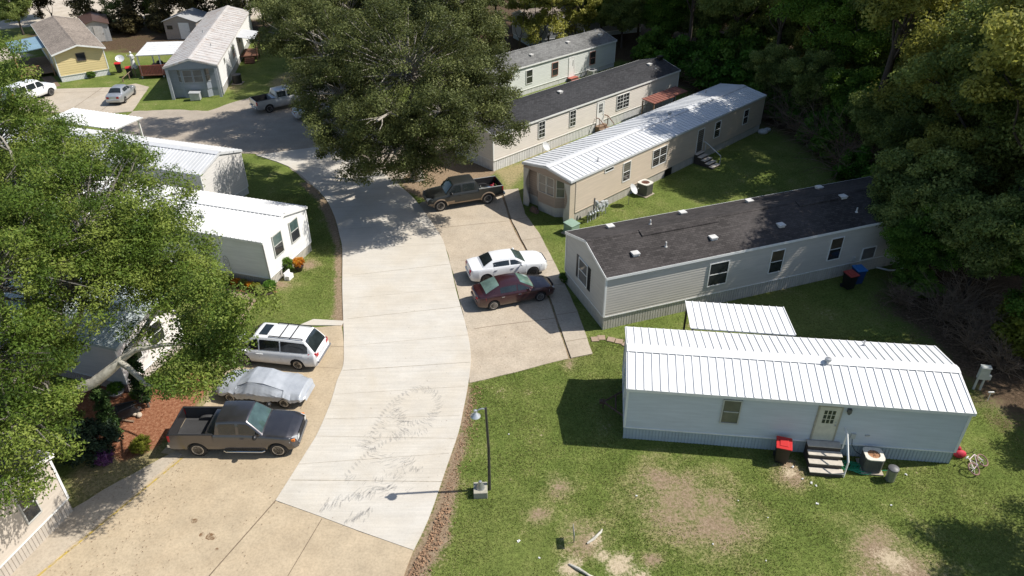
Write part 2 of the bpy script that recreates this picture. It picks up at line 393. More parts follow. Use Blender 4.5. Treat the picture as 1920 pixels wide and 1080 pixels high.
def ground_mat():
    m, nt, bs = nodes('lawn_and_soil'); co = co_w(nt)
    big = noise(nt, co, .09, 4, .6); mid = noise(nt, co, .55, 6, .7); fin = noise(nt, co, 7, 6, .8); vf = noise(nt, co, 26, 3, .8)
    def attr(n):
        a = nt.nodes.new('ShaderNodeAttribute'); a.attribute_name = n; return a.outputs['Fac']
    def mask(n, k=1.9, sharp=.2, src=None):
        s = math_(nt, 'MULTIPLY', math_(nt, 'SUBTRACT', src or fin, .5), k)
        s2 = math_(nt, 'MULTIPLY', math_(nt, 'SUBTRACT', mid, .5), k)
        f = math_(nt, 'ADD', attr(n), math_(nt, 'ADD', s, s2))
        return ramp(nt, f, [(.5 - sharp, 0.), (.5 + sharp, 1.)]).outputs[0]
    g = ramp(nt, mid, [(.28, (.085, .122, .026)), (.5, (.13, .168, .040)), (.72, (.185, .208, .060))]).outputs[0]
    g = mixc(nt, ramp(nt, big, [(.5, 0.), (.75, .45)]).outputs[0], g, (.235, .22, .085))
    d = math_(nt, 'ADD', attr('dry'), math_(nt, 'MULTIPLY', math_(nt, 'SUBTRACT', mid, .56), 1.5))
    d2 = math_(nt, 'ADD', d, math_(nt, 'MULTIPLY', math_(nt, 'SUBTRACT', fin, .5), 1.2))
    g = mixc(nt, ramp(nt, d2, [(.15, 0.), (.75, .8)]).outputs[0], g, (.33, .265, .15))
    tex = ramp(nt, fin, [(.32, .42), (.5, 1.), (.68, 1.5)]).outputs[0]
    g = mixc(nt, .85, g, tex, 'MULTIPLY')
    soil = ramp(nt, fin, [(.3, (.14, .10, .065)), (.5, (.26, .19, .125)), (.75, (.38, .30, .21))]).outputs[0]
    c = mixc(nt, mask('dirt'), g, soil)
    c = mixc(nt, mask('pale', 1.6), c, ramp(nt, fin, [(.3, (.38, .3, .2)), (.7, (.56, .47, .33))]).outputs[0])
    ml = ramp(nt, fin, [(.3, (.11, .04, .02)), (.5, (.26, .11, .06)), (.7, (.42, .25, .15))]).outputs[0]
    c = mixc(nt, mask('mulch', 1.0), c, ml)
    lf = ramp(nt, fin, [(.3, (.03, .022, .014)), (.5, (.085, .058, .036)), (.72, (.2, .14, .095))]).outputs[0]
    c = mixc(nt, mask('litter', 1.5), c, lf)
    sd_ = ramp(nt, mid, [(.3, (.40, .34, .27)), (.7, (.58, .52, .44))]).outputs[0]
    c = mixc(nt, mask('sand', 1.2), c, sd_)
    nt.links.new(c, bs.inputs['Base Color']); bs.inputs['Roughness'].default_value = .95
    bs.inputs['Specular IOR Level'].default_value = .1
    h = math_(nt, 'ADD', fin, math_(nt, 'MULTIPLY', vf, .5))
    bump(nt, bs, h, .8, .05)
    return m
me.materials.append(ground_mat())

# ------------------------------------------------------------------ paving
CONC = concrete_mat('new_concrete', (.56, .53, .475), (.52, .465, .38), .35, .14, fine=16, streak=R(-12))
OLDC = concrete_mat('old_concrete', (.47, .385, .27), (.46, .335, .205), .8, .32)
BAYC = concrete_mat('bay_concrete', (.47, .405, .32), (.45, .35, .24), .75, .38)
WALKC = concrete_mat('walk_concrete', (.46, .40, .32), (.40, .33, .245), .6, .32)
ASPH = concrete_mat('worn_road', (.38, .33, .27), (.46, .38, .29), .7, .35)
RJOINT = flat('road_joint', (.33, .29, .23), .95, var=.4, scale=5)
JOINT = flat('joint_dirt', (.16, .12, .08), .95, var=.4, scale=6)
TYRE_MARK = None
def rubber_mark():
    m, nt, bs = nodes('rubber_smear'); co = co_w(nt)
    f = ramp(nt, noise(nt, co, 9, 5, .8), [(.36, 0.), (.75, .42)]).outputs[0]
    bs.inputs['Base Color'].default_value = (.17, .175, .185, 1); bs.inputs['Roughness'].default_value = .8
    nt.links.new(f, bs.inputs['Alpha']); return m
def worn_paint(name, col):
    m, nt, bs = nodes(name); co = co_w(nt)
    f = ramp(nt, noise(nt, co, 5, 6, .8), [(.42, 0.), (.58, .8)]).outputs[0]
    bs.inputs['Base Color'].default_value = (*col, 1); bs.inputs['Roughness'].default_value = .8
    nt.links.new(f, bs.inputs['Alpha']); return m

def ragged(pts, step=.5, amp=.05, seed=1):
    """a slab edge that is not ruler straight"""
    rr = random.Random(seed); out = []
    for i in range(len(pts)):
        a = Vector((*pts[i], 0)); b = Vector((*pts[(i + 1) % len(pts)], 0)); n = max(1, int((b - a).length / step))
        nrm = (b - a).normalized().cross(Vector((0, 0, 1)))
        for k in range(n):
            p = a.lerp(b, k / n) + nrm * (rr.uniform(-amp, amp) if k else 0); out.append((p.x, p.y))
    return out
def strip(mb, a, b, w, z, mi=0):
    a = Vector((*a, z)); b = Vector((*b, z)); n = (b - a).normalized().cross(Vector((0, 0, 1))) * w / 2
    mb.quad(a - n, b - n, b + n, a + n, mi)

def catmull(pts, n=5):
    out = []
    for i in range(len(pts) - 1):
        p0 = Vector(pts[max(i - 1, 0)]); p1 = Vector(pts[i]); p2 = Vector(pts[i + 1]); p3 = Vector(pts[min(i + 2, len(pts) - 1)])
        for k in range(n):
            t = k / n
            out.append(tuple(.5 * ((2 * p1) + (p2 - p0) * t + (2 * p0 - 5 * p1 + 4 * p2 - p3) * t * t + (3 * p1 - p0 - 3 * p2 + p3) * t ** 3)))
    out.append(tuple(pts[-1])); return out

# older worn road that carries on round the bend, under the oaks
mb = MB()
OLD_ROAD = [(-9.8, 50), (-14.5, 51.5), (-18.9, 57.6), (-22.4, 60.2), (-27, 60.8), (-30.5, 60.6), (-38.5, 62.5), (-41, 64.8), (-38.1, 66), (-37.95, 71.5), (-34, 71.9), (-30.39, 71.44), (-28.6, 74.2), (-24, 79), (-20, 81.5), (-15, 78), (-10, 71), (-6, 68), (-4, 64), (-8, 58)]
mb.prism(ragged(OLD_ROAD, .6, .09, 5), -.1, .012)
tag(mb.build('side_road', ASPH), kind='structure')
# new concrete road, one slab wide pour with joints and tyre smears in the same mesh
mb = MB()
RL = catmull(ROAD_L, 3); RR = catmull(ROAD_R, 3)
RP = RL + RR[::-1] + [(-6.37, 19.85), (-8.36, 20.71)]
mb.prism(RP, -.1, .045, 0)
Z = .049
joints = [((-10.23, 39.79), (-4.0, 41.1)), ((-9.95, 37.07), (-3.42, 38.25)), ((-9.62, 34.95), (-3.0, 36.15)), ((-9.0, 30.2), (-2.3, 30.82)), ((-9.05, 28.3), (-2.45, 28.84)), ((-9.15, 26.5), (-2.6, 26.66)),
          ((-9.35, 25.33), (-2.72, 25.1)), ((-9.7, 23.55), (-2.95, 24.15)), ((-9.8, 22.6), (-3.15, 22.45)), ((-11.3, 43.0), (-4.55, 43.9)), ((-11.9, 46), (-5.6, 47.0)), ((-13.2, 49.4), (-7.2, 50.6)), ((-9.2, 32.3), (-2.45, 33.3))]
for i, (a, b) in enumerate(joints):
    strip(mb, a, b, (.035 if i in (0, 3, 2, 8) else .018), Z, 1)
rr = random.Random(4)
def mark(x, y, ang, ln, wd, mi=2, bend=0):
    n = 3; pts = []
    for k in range(n + 1):
        t = k / n - .5
        pts.append(Vector((x + math.cos(ang + bend * t) * ln * t, y + math.sin(ang + bend * t) * ln * t, Z + .004)))
    for k in range(n):
        d = (pts[k + 1] - pts[k]).normalized().cross(Vector((0, 0, 1)))
        w0 = wd * (1 - abs(2 * k / n - 1) * .6); w1 = wd * (1 - abs(2 * (k + 1) / n - 1) * .6)
        mb.quad(pts[k] - d * w0 / 2, pts[k + 1] - d * w1 / 2, pts[k + 1] + d * w1 / 2, pts[k] + d * w0 / 2, mi)
# doughnut ring
for k in range(64):
    a = k / 64 * 2 * math.pi + rr.uniform(-.04, .04); rad = rr.uniform(.95, 1.12)
    if 1.9 < a < 2.6 and rr.random() < .4: continue
    strong = 1.0 if a < 2.4 or a > 5.2 else .7
    mark(-4.72 + math.cos(a) * 1.0 * rad, 27.42 + math.sin(a) * 1.25 * rad, a + rr.uniform(.2, .7), rr.uniform(.3, .62), rr.uniform(.05, .1) * strong, bend=.6)
def trail(pts, n, ln, wd, jit, off=math.pi / 2):
    c = catmull([(x, y, 0) for x, y in pts], 8)
    for k in range(n):
        t = rr.random() * (len(c) - 1.001); i = int(t); a = Vector(c[i]); b = Vector(c[i + 1]); p = a.lerp(b, t - i)
        d = (b - a); ang = math.atan2(d.y, d.x) + off + rr.uniform(-.35, .35)
        mark(p.x + rr.gauss(0, jit), p.y + rr.gauss(0, jit), ang, rr.uniform(.6, 1.1) * ln, wd * rr.uniform(.5, 1.0))
def cleats(pts, step, ln, wd):
    c = catmull([(x, y, 0) for x, y in pts], 8); acc = 0
    for i in range(len(c) - 1):
        a = Vector(c[i]); b = Vector(c[i + 1]); acc += (b - a).length
        if acc > step:
            acc = 0; d = b - a; mark(a.x, a.y, math.atan2(d.y, d.x) + 1.1, ln, wd)
cleats([(-5.3, 28.5), (-5.9, 27.9), (-6.3, 27.1), (-6.55, 26.3), (-6.7, 25.4)], .17, .26, .13)
cleats([(-5.6, 25.1), (-6.1, 24.8), (-6.7, 24.2), (-7.1, 23.5), (-7.5, 22.7)], .17, .28, .12)
trail([(-5.9, 27.0), (-5.3, 26.3), (-5.2, 25.6), (-5.5, 25.2)], 46, .45, .08, .16, 1.2)
trail([(-5.7, 27.1), (-6.3, 26.0), (-6.5, 25.0)], 34, .34, .06, .14)
trail([(-6.8, 25.4), (-6.2, 25.3), (-5.4, 25.3), (-4.6, 25.5), (-4.0, 26.2), (-3.9, 26.9)], 46, .3, .07, .13, 1.4)
trail([(-6.9, 24.9), (-6.6, 24.4), (-5.9, 23.7), (-5.0, 23.6), (-4.4, 23.7)], 62, .42, .08, .15, .7)
trail([(-5.6, 23.1), (-4.7, 23.2), (-4.1, 23.1)], 24, .3, .06, .1)
trail([(-7.6, 22.6), (-6.6, 22.5), (-5.5, 22.8), (-4.9, 22.7)], 34, .32, .06, .14, 1.2)
trail([(-6.1, 22.3), (-5.6, 22.0), (-5.2, 22.1)], 40, .34, .08, .14, .6)
trail([(-8.1, 21.1), (-7.4, 21.4), (-6.7, 21.7), (-6.0, 21.8)], 60, .42, .09, .13, 1.0)
trail([(-7.1, 20.3), (-6.5, 20.6), (-6.0, 20.9)], 34, .36, .09, .13, .8)
trail([(-4.6, 22.0), (-4.4, 21.8)], 6, .3, .05, .1)
road = tag(mb.build('road', [CONC, RJOINT, rubber_mark()]), kind='structure')
# tan parking bays on both sides, sidewalk
mb = MB()
BAY_R = [(-2.24, 29.16), (-.7, 29.7), (.9, 30.3), (3.02, 31.12), (2.22, 36.86), (.96, 42.7), (-.1, 47), (-.85, 52.0), (-3.6, 51.6), (-6.8, 50.4), (-7.0, 50), (-5.0, 45.2), (-4.2, 42.2), (-3.2, 37), (-2.6, 34), (-2.3, 31.5)]
mb.prism(ragged(BAY_R, .7, .03, 2), -.1, .02)
for a, b in (((-2.2, 33.9), (-1.0, 34.2)), ((-3.4, 41.6), (.9, 42.3)), ((-2.9, 37.1), (2.0, 37.9)), ((-1.0, 34.2), (2.5, 34.9)), ((-5, 46.2), (-.1, 47.2))):
    strip(mb, a, b, .035, .024, 1)
tag(mb.build('parking_bay', [BAYC, JOINT]), kind='structure')
mb = MB()
JL = [(-.72, 52.3), (.06, 46.96), (1.09, 42.7), (2.35, 36.86), (3.17, 31.14)]; JR = [(.55, 52.6), (1.0, 48.2), (1.95, 45.2), (3.05, 39.9), (3.85, 35.6), (4.36, 31.5)]
mb.prism(ragged(JL + JR[::-1], .8, .02, 3), -.1, .055)
for a, b in (((3.0, 32.6), (4.2, 32.9)), ((2.6, 35.2), (3.9, 35.5)), ((2.05, 38.3), (3.35, 38.6)), ((1.4, 41.2), (2.75, 41.5)), ((.75, 44.2), (2.2, 44.6)), ((.1, 47.3), (1.2, 47.6))):
    strip(mb, a, b, .03, .059, 1)
tag(mb.build('sidewalk', [WALKC, JOINT]), kind='structure')
mb = MB()
LOT_L = [(-9.85, 34.35), (-12.5, 34.0), (-15.0, 33.2), (-15.25, 28.4), (-15.75, 26.1), (-16.28, 24.35), (-15.5, 24.2), (-17.2, 21.0), (-18.9, 17.8), (-21.3, 13.2), (-22, 10), (-8, 8), (-4, 14), (-4.3, 17.5), (-4.01, 18.89), (-6.3, 19.8), (-8.3, 20.7), (-10.1, 21.4), (-9.5, 24.3), (-9.2, 25.6), (-9.05, 27.7), (-9.0, 30.6), (-9.3, 32.3)]
mb.prism(ragged(LOT_L, .7, .03, 7), -.1, .022)
for a, b, w_ in (((-10.2, 21.47), (-11.6, 18.2), .05), ((-11.6, 18.2), (-13.4, 14), .05), ((-9.1, 32.25), (-12, 32.6), .03), ((-9.2, 30.4), (-12, 30.7), .02), ((-8.0, 20.5), (-9.2, 16), .03)):
    strip(mb, a, b, w_, .026, 1)
for k in range(18):          # worn yellow line
    a = Vector((-15.12, 24.05)).lerp(Vector((-19.6, 15.6)), k / 18); b = Vector((-15.12, 24.05)).lerp(Vector((-19.6, 15.6)), (k + 1) / 18)
    strip(mb, tuple(a), tuple(b), .10, .027, 2)
STAIN = worn_paint('oil_stain', (.20, .11, .05))
for x, y, r in ((-12.35, 19.6, .22), (-12.75, 19.72, .12), (-13.3, 20.4, .16), (-11.9, 19.0, .08)):
    mb.add([(x + math.cos(t * .5) * r * rr.uniform(.7, 1.1), y + math.sin(t * .5) * r * rr.uniform(.7, 1.1), .0275) for t in range(12)], [tuple(range(12))], 3)
tag(mb.build('parking_lot', [OLDC, JOINT, worn_paint('yellow_line_paint', (.55, .40, .07)), STAIN]), kind='structure')
mb = MB()
mb.prism(ragged([(-19.25, 20.4), (-17.9, 22.1), (-15.6, 24.45), (-15.25, 24.2), (-16.9, 21.0), (-18.5, 17.9), (-20.8, 13.5), (-22.6, 14.0), (-20, 17.6)], .6, .03, 8), -.1, .05)
tag(mb.build('path', WALKC), kind='structure')
mb = MB()
mb.prism(ragged([(-48.6, 79.0), (-43.9, 79.3), (-41.6, 80.6), (-39.6, 79.4), (-38.0, 71.4), (-41, 70.6), (-47, 71.4), (-53, 72.6), (-53, 78.6)], .7, .03, 9), -.1, .03)
for a, b in (((-44.6, 79.2), (-44.4, 71.2)), ((-41.4, 79.5), (-41.2, 70.8)), ((-50, 77.4), (-39.2, 78.2))):
    strip(mb, a, b, .05, .034, 1)
tag(mb.build('driveway', [concrete_mat('drive_concrete', (.47, .41, .33), (.42, .35, .26), .6, .3), JOINT]), kind='structure')
mb = MB()
mb.prism([(-9.85, 34.3), (-9.75, 34.75), (-11.6, 34.95), (-12.3, 34.35)], -.1, .05)
tag(mb.build('road_apron', CONC), kind='structure')
# ------------------------------------------------------------------ manufactured homes
def side_map(L, W, side, s, z, o):
    if side == 'f': return (s, -o, z)
    if side == 'b': return (s, W + o, z)
    if side == 'n': return (-o, s, z)
    return (L + o, s, z)
def sbox(mb, L, W, side, s0, s1, z0, z1, o0, o1, mi=0):
    ps = [side_map(L, W, side, s, z, o) for s in (s0, s1) for z in (z0, z1) for o in (o0, o1)]
    xs = [p[0] for p in ps]; ys = [p[1] for p in ps]
    mb.box(min(xs), max(xs), min(ys), max(ys), z0, z1, mi)

def add_window(t, L, W, side, s0, z0, w, h, frame, pane, cols=1, rows=2, grid=False, shutters=None, units=1, name='window'):
    f = MB(); b = .055
    f_out = .075
    for (a, c, d, e) in ((s0 - b, s0 + w + b, z0 - b, z0), (s0 - b, s0 + w + b, z0 + h, z0 + h + b), (s0 - b, s0, z0, z0 + h), (s0 + w, s0 + w + b, z0, z0 + h)):
        sbox(f, L, W, side, a, c, d, e, .002, f_out)
    uw = w / units
    for k in range(1, units): sbox(f, L, W, side, s0 + uw * k - .035, s0 + uw * k + .035, z0, z0 + h, .004, f_out - .004)
    if rows == 2:
        for k in range(units):
            sbox(f, L, W, side, s0 + uw * k + .036, s0 + uw * (k + 1) - .036, z0 + h / 2 - .022, z0 + h / 2 + .022, .04, f_out - .008)
    if grid:
        for k in range(units):
            c = s0 + uw * (k + .5)
            sbox(f, L, W, side, c - .012, c + .012, z0 + .002, z0 + h - .002, .044, f_out - .014)
            for q in (.25, .75): sbox(f, L, W, side, s0 + uw * k + .04, s0 + uw * (k + 1) - .04, z0 + h * q - .012, z0 + h * q + .012, .045, f_out - .012)
    fo = f.build(name, frame, t)
    up_, lo_ = pane if isinstance(pane, tuple) else (pane, pane)
    for mt, za, zb in (((up_, z0 + h / 2, z0 + h), (lo_, z0, z0 + h / 2)) if rows == 2 else ((up_, z0, z0 + h),)):
        p = MB(); p.quad(*[side_map(L, W, side, s, z, .048) for s, z in ((s0, za), (s0 + w, za), (s0 + w, zb), (s0, zb))])
        p.build('pane', mt, fo)
    if shutters:
        for a in (s0 - .40, s0 + w + .07):
            sh = MB(); sbox(sh, L, W, side, a, a + .33, z0 - .06, z0 + h + .06, .002, .045)
            for q in range(14):
                zz = z0 + (h) * q / 14; sbox(sh, L, W, side, a + .04, a + .29, zz, zz + h / 14 * .55, .046, .055)
            sh.build('shutter', shutters, t)
    return fo

def add_door(t, L, W, side, s0, z0, w, h, mat_, frame, lites=None, name='door'):
    d = MB()
    sbox(d, L, W, side, s0, s0 + w, z0, z0 + h, .004, .045)
    for (a, c, e, g) in ((s0 - .07, s0, z0, z0 + h + .07), (s0 + w, s0 + w + .07, z0, z0 + h + .07), (s0, s0 + w, z0 + h, z0 + h + .07)):
        sbox(d, L, W, side, a, c, e, g, .003, .06, 1)
    if lites is None:
        sbox(d, L, W, side, s0 + .14, s0 + w - .14, z0 + .15, z0 + h * .42, .046, .054)
    do = d.build(name, [mat_, frame], t)
    if lites:
        cw, ch, x0, x1, y0, y1 = lites
        g = MB(); n = (x1 - x0) / cw; q = (y1 - y0) / ch
        for i in range(cw):
            for j in range(ch):
                a = x0 + n * i + .02; b = y0 + q * j + .02
                g.quad(*[side_map(L, W, side, s0 + s, z0 + zz, .048) for s, zz in ((a, b), (a + n - .04, b), (a + n - .04, b + q - .04), (a, b + q - .04))])
        g.build('pane', GLASS, do)
    k = MB(); k.ball(side_map(L, W, side, s0 + w - .09, z0 + .95, .09), .035); k.ball(side_map(L, W, side, s0 + w - .09, z0 + 1.12, .075), .028)
    k.build('handle', STEEL, do)
    return do

def home(name, label, loc, yaw, L, W, hE, hR, wall, skirt, roof, trim=None, sk_h=.78, roofkind='metal', rib=.38, course=.18, lap=.022, ovE=.14, ovG=.12, recess=0, group='mobile homes along the lane', flat_end=False, skstep=.15):
    trim = trim or WHITE
    t = thing(name, label, 'mobile home', (loc[0], loc[1], 0), yaw, group)
    # skirting: vertical folded panels
    sk = MB(); x0 = recess
    loop = [(x0, 0), (L, 0), (L, W), (x0, W)]
    pts = []
    for i in range(4):
        a = Vector(loop[i]); b = Vector(loop[(i + 1) % 4]); n = max(4, int((b - a).length / skstep)); nr = Vector(((b - a).y, -(b - a).x)).normalized()
        for k in range(n):
            p = a.lerp(b, k / n); q = a.lerp(b, (k + .72) / n); ins = -.03
            pts += [p + nr * ins, q + nr * ins, q + nr * (ins - .022), a.lerp(b, (k + .94) / n) + nr * (ins - .022)]
    m = len(pts); sk.add([(p.x, p.y, -.03) for p in pts] + [(p.x, p.y, sk_h) for p in pts], [(i, (i + 1) % m, (i + 1) % m + m, i + m) for i in range(m)])
    sk.build('skirting', skirt, t)
    # lap siding
    wl = MB(); zc = sk_h
    def alim(zv):
        return 0 if zv <= hE else (zv - hE) / (hR - hE) * W / 2
    top = hR - .04
    while zc < top - .01:
        z1 = min(zc + course, top)
        if zc < hE - .005:
            zz = min(z1, hE)
            for s, mx in (('f', L), ('b', L)):
                wl.quad(side_map(L, W, s, x0, zc, lap), side_map(L, W, s, mx, zc, lap), side_map(L, W, s, mx, zz, 0), side_map(L, W, s, x0, zz, 0))
                wl.quad(side_map(L, W, s, x0, zc, -.01), side_map(L, W, s, mx, zc, -.01), side_map(L, W, s, mx, zc, lap), side_map(L, W, s, x0, zc, lap))
        for s in ('n', 'x'):
            LL = L
            def mp(sv, zv, o): 
                p = side_map(L, W, s, sv, zv, o)
                return (p[0] + (x0 if s == 'n' else 0), p[1], p[2])
            a0, a1 = alim(zc), alim(z1)
            lp = 0 if (s == 'n' and flat_end) else lap
            wl.quad(mp(a0, zc, lp), mp(W - a0, zc, lp), mp(W - a1, z1, 0), mp(a1, z1, 0))
            if lp: wl.quad(mp(a0, zc, -.01), mp(W - a0, zc, -.01), mp(W - a0, zc, lp), mp(a0, zc, lp))
            if a0 == 0 and a1 > 0:
                wl.quad(mp(0, zc, lp), mp(W, zc, lp), mp(W, hE, 0), mp(0, hE, 0))
        zc = z1
    wl.build('wall', wall, t)
    tr = MB()
    for (s, p) in (('f', L), ('b', L)):
        for a in ((x0 - .03, x0 + .07), (L - .07, L + .03)): sbox(tr, L, W, s, a[0], a[1], sk_h - .03, hE + .0, -.0, .036)
    for q0, q1 in ((-.036, .07), (W - .07, W + .036)):
        tr.box(x0 - .036, x0 - .031, q0, q1, sk_h - .03, hE); tr.box(L + .031, L + .036, q0, q1, sk_h - .03, hE)
    for s in ('f', 'b'): sbox(tr, L, W, s, x0 + .071, L - .071, sk_h - .05, sk_h + .012, -.028, .034)
    tr.box(x0 - .034, x0 + .02, .071, W - .071, sk_h - .05, sk_h + .012); tr.box(L - .02, L + .034, .071, W - .071, sk_h - .05, sk_h + .012)
    tr.build('trim', trim, t)
    # roof
    rf = MB(); th = .10; sl = (hR - hE) / (W / 2); drop = ovE * sl
    for sgn in (0, 1):
        def q(u, v, dz=0):     # v 0..1 : eave to ridge
            y = -ovE + (W / 2 + ovE) * v; z_ = hE - drop + (hR - hE + drop) * v + dz
            return (u, y if sgn == 0 else W - y, z_)
        a, b, c, d = q(-ovG, 0), q(L + ovG, 0), q(L + ovG, 1), q(-ovG, 1)
        rf.slab([a, b, c, d] if sgn == 0 else [b, a, d, c], (0, 0, th), 0)
        # fascia
        rf.slab([q(-ovG - .012, 0, -.05), q(L + ovG + .012, 0, -.05), q(L + ovG + .012, 0, th + .004), q(-ovG - .012, 0, th + .004)], (0, (-.02 if sgn == 0 else .02), 0), 1)
        for u0 in (-ovG, L + ovG):
            du = -.024 if u0 < 0 else .024
            rf.slab([q(u0, 0, -.06), q(u0, 1, -.06), q(u0, 1, th + .008), q(u0, 0, th + .008)], (du, 0, 0), 1)
        if roofkind == 'metal':
            n = int(L / rib)
            for k in range(n + 1):
                u = k * L / n
                rf.slab([q(u - .022, 0.0, th), q(u + .022, 0, th), q(u + .022, .97, th), q(u - .022, .97, th)], (0, 0, .038), 0)
    ro = rf.build('roof', [roof, trim if roofkind != 'metal' else roof], t)
    rc = MB()
    wd = .30 if roofkind == 'metal' else .14
    for s in (-1, 1):
        rc.slab([(-ovG - .01, W / 2, hR + th + .045 - (.03 if roofkind != 'metal' else 0)), (L + ovG + .01, W / 2, hR + th + .045 - (.03 if roofkind != 'metal' else 0)),
                 (L + ovG + .01, W / 2 + s * wd, hR + th + .045 - wd * sl - (.03 if roofkind != 'metal' else 0)), (-ovG - .01, W / 2 + s * wd, hR + th + .045 - wd * sl - (.03 if roofkind != 'metal' else 0))], (0, 0, .012))
    rc.build('ridge_cap', roof, ro)
    t['_d'] = 0; del t['_d']
    H = dict(t=t, L=L, W=W, hE=hE, hR=hR, sl=sl, roof=ro, th=th)
    return H
def roof_vents(H, items, mat_, kind='box'):
    """items: (u, v) on the roof; v across the whole width"""
    L, W = H['L'], H['W']
    for it in items:
        u, v = it[0], it[1]; k = it[2] if len(it) > 2 else kind
        d = v if v < W / 2 else W - v
        z_ = H['hE'] + d * H['sl'] + H['th']
        m = MB()
        if k == 'box':
            m.box(u - .19, u + .19, v - .17, v + .17, z_ - .02, z_ + .10); m.box(u - .22, u + .22, v - .20, v + .20, z_ + .10, z_ + .16)
        elif k == 'pipe':
            m.tube([(u, v, z_ - .05), (u, v, z_ + .30)], .045, 8); m.lathe([(.1, 0), (.05, .08)], 10, 'z', (u, v, z_ - .01))
        elif k == 'turb':
            m.tube([(u, v, z_ - .05), (u, v, z_ + .16)], .09, 10); m.lathe([(.0, .0), (.13, .0), (.16, .05), (.13, .12), (0, .14)], 12, 'z', (u, v, z_ + .16))
        elif k == 'chimney':
            m.box(u - .25, u + .25, v - .2, v + .2, z_ - .1, z_ + .28); m.box(u - .3, u + .3, v - .25, v + .25, z_ + .28, z_ + .34)
        m.build('roof_vent' if k in ('box', 'turb') else ('vent_pipe' if k == 'pipe' else 'chimney'), mat_, H['roof'])

def wavy_panel(t, x, y0, w, z0, z1, d, mat_, flip=False, th=.08):
    n = 16; pts = []
    for k in range(n + 1):
        zz = z0 + (z1 - z0) * k / n; a = w * (.62 + .3 * math.sin(k / n * math.pi * 2.2 + .6))
        pts.append((zz, a))
    mb = MB(); poly = [(x, y0, z0)] + [(x, y0 + (a if not flip else -a), zz) for zz, a in pts] + [(x, y0, z1)]
    mb.slab(poly, (th, 0, 0)); mb.build('side_panel', mat_, t)

def bay(H, rec, v0, v1, wallm, frame, pane, z0, zt, nwin=3, depth=.5):
    """bay window on the recessed near end"""
    t = H['t']; m = MB(); c = .55
    foot = [(rec + .01, v1), (rec - depth, v1 - c), (rec - depth, v0 + c), (rec + .01, v0)]
    m.prism(foot, z0, zt)
    for a in range(3):
        p, q = Vector(foot[a]), Vector(foot[a + 1]); d = (q - p).normalized(); nr = Vector((-d.y, d.x)) * -1
    b = m.build('bay', wallm, t)
    for a in range(3):
        p, q = Vector(foot[a]), Vector(foot[a + 1]); d = (q - p); ln = d.length; d.normalize(); nr = Vector((d.y, -d.x))
        if nr.x > 0.01 and a == 1: nr = -nr
        cen = Vector((rec + .3, (v0 + v1) / 2))
        if (p + q) / 2 != cen and nr.dot((p + q) / 2 - cen) < 0: nr = -nr
        nw = 2 if a == 1 else 1
        for k in range(nw):
            s0 = ln * (.08 + k * .46) if nw == 2 else ln * .14; s1 = ln * (.46 + k * .46) if nw == 2 else ln * .86
            za, zb = z0 + (zt - z0) * .38, zt - .12
            f = MB()
            def pt(s, zz, o): return (*(p + d * s + nr * o), zz)
            def bar(sa, sb, z_a, z_b, o0=.002, o1=.05):
                f.slab([pt(sa, z_a, o0), pt(sb, z_a, o0), pt(sb, z_b, o0), pt(sa, z_b, o0)], tuple(nr * (o1 - o0)) + (0,))
            bar(s0 - .05, s1 + .05, za - .05, za); bar(s0 - .05, s1 + .05, zb, zb + .05); bar(s0 - .05, s0, za, zb); bar(s1, s1 + .05, za, zb)
            bar(s0, s1, (za + zb) / 2 - .02, (za + zb) / 2 + .02, .004, .04)
            fo = f.build('window', frame, t)
            g = MB(); g.quad(pt(s0, za, .02), pt(s1, za, .02), pt(s1, zb, .02), pt(s0, zb, .02)); g.build('pane', pane, fo)
    return b

def satellite_dish(label, loc, rz, r=.42, tilt=35, pole=.9):
    t = thing('satellite_dish', label, 'satellite dish', loc, rz, 'satellite dishes')
    m = MB(); m.tube([(0, 0, 0), (0, 0, pole)], .022, 6); m.tube([(0, 0, pole), (0.18, 0, pole + .12)], .02, 6); m.build('mast', STEEL, t)
    d = MB(); prof = [(r * k / 5, .35 * r * (k / 5) ** 2) for k in range(6)] + [(r, .35 * r + .015)] + [(r * k / 5, .35 * r * (k / 5) ** 2 - .0 + .02) for k in range(4, -1, -1)]
    d.lathe(prof, 20)
    M = Matrix.Translation((.2, 0, pole + .15)) @ Matrix.Rotation(R(90 - tilt), 4, 'Y')
    d.v = [tuple(M @ Vector(v)) for v in d.v]; d.build('reflector', flat('dish_grey', (.55, .56, .56), .5, dirt=((.3, .3, .28), .3)), t, 40)
    a = MB(); a.tube([tuple(M @ Vector((r * .9, 0, .1))), tuple(M @ Vector((r * .3, 0, r * 1.1)))], .012, 5); c = M @ Vector((r * .28, 0, r * 1.12)); a.ball(tuple(c), .05); a.build('feed_arm', STEEL, t)
    return t

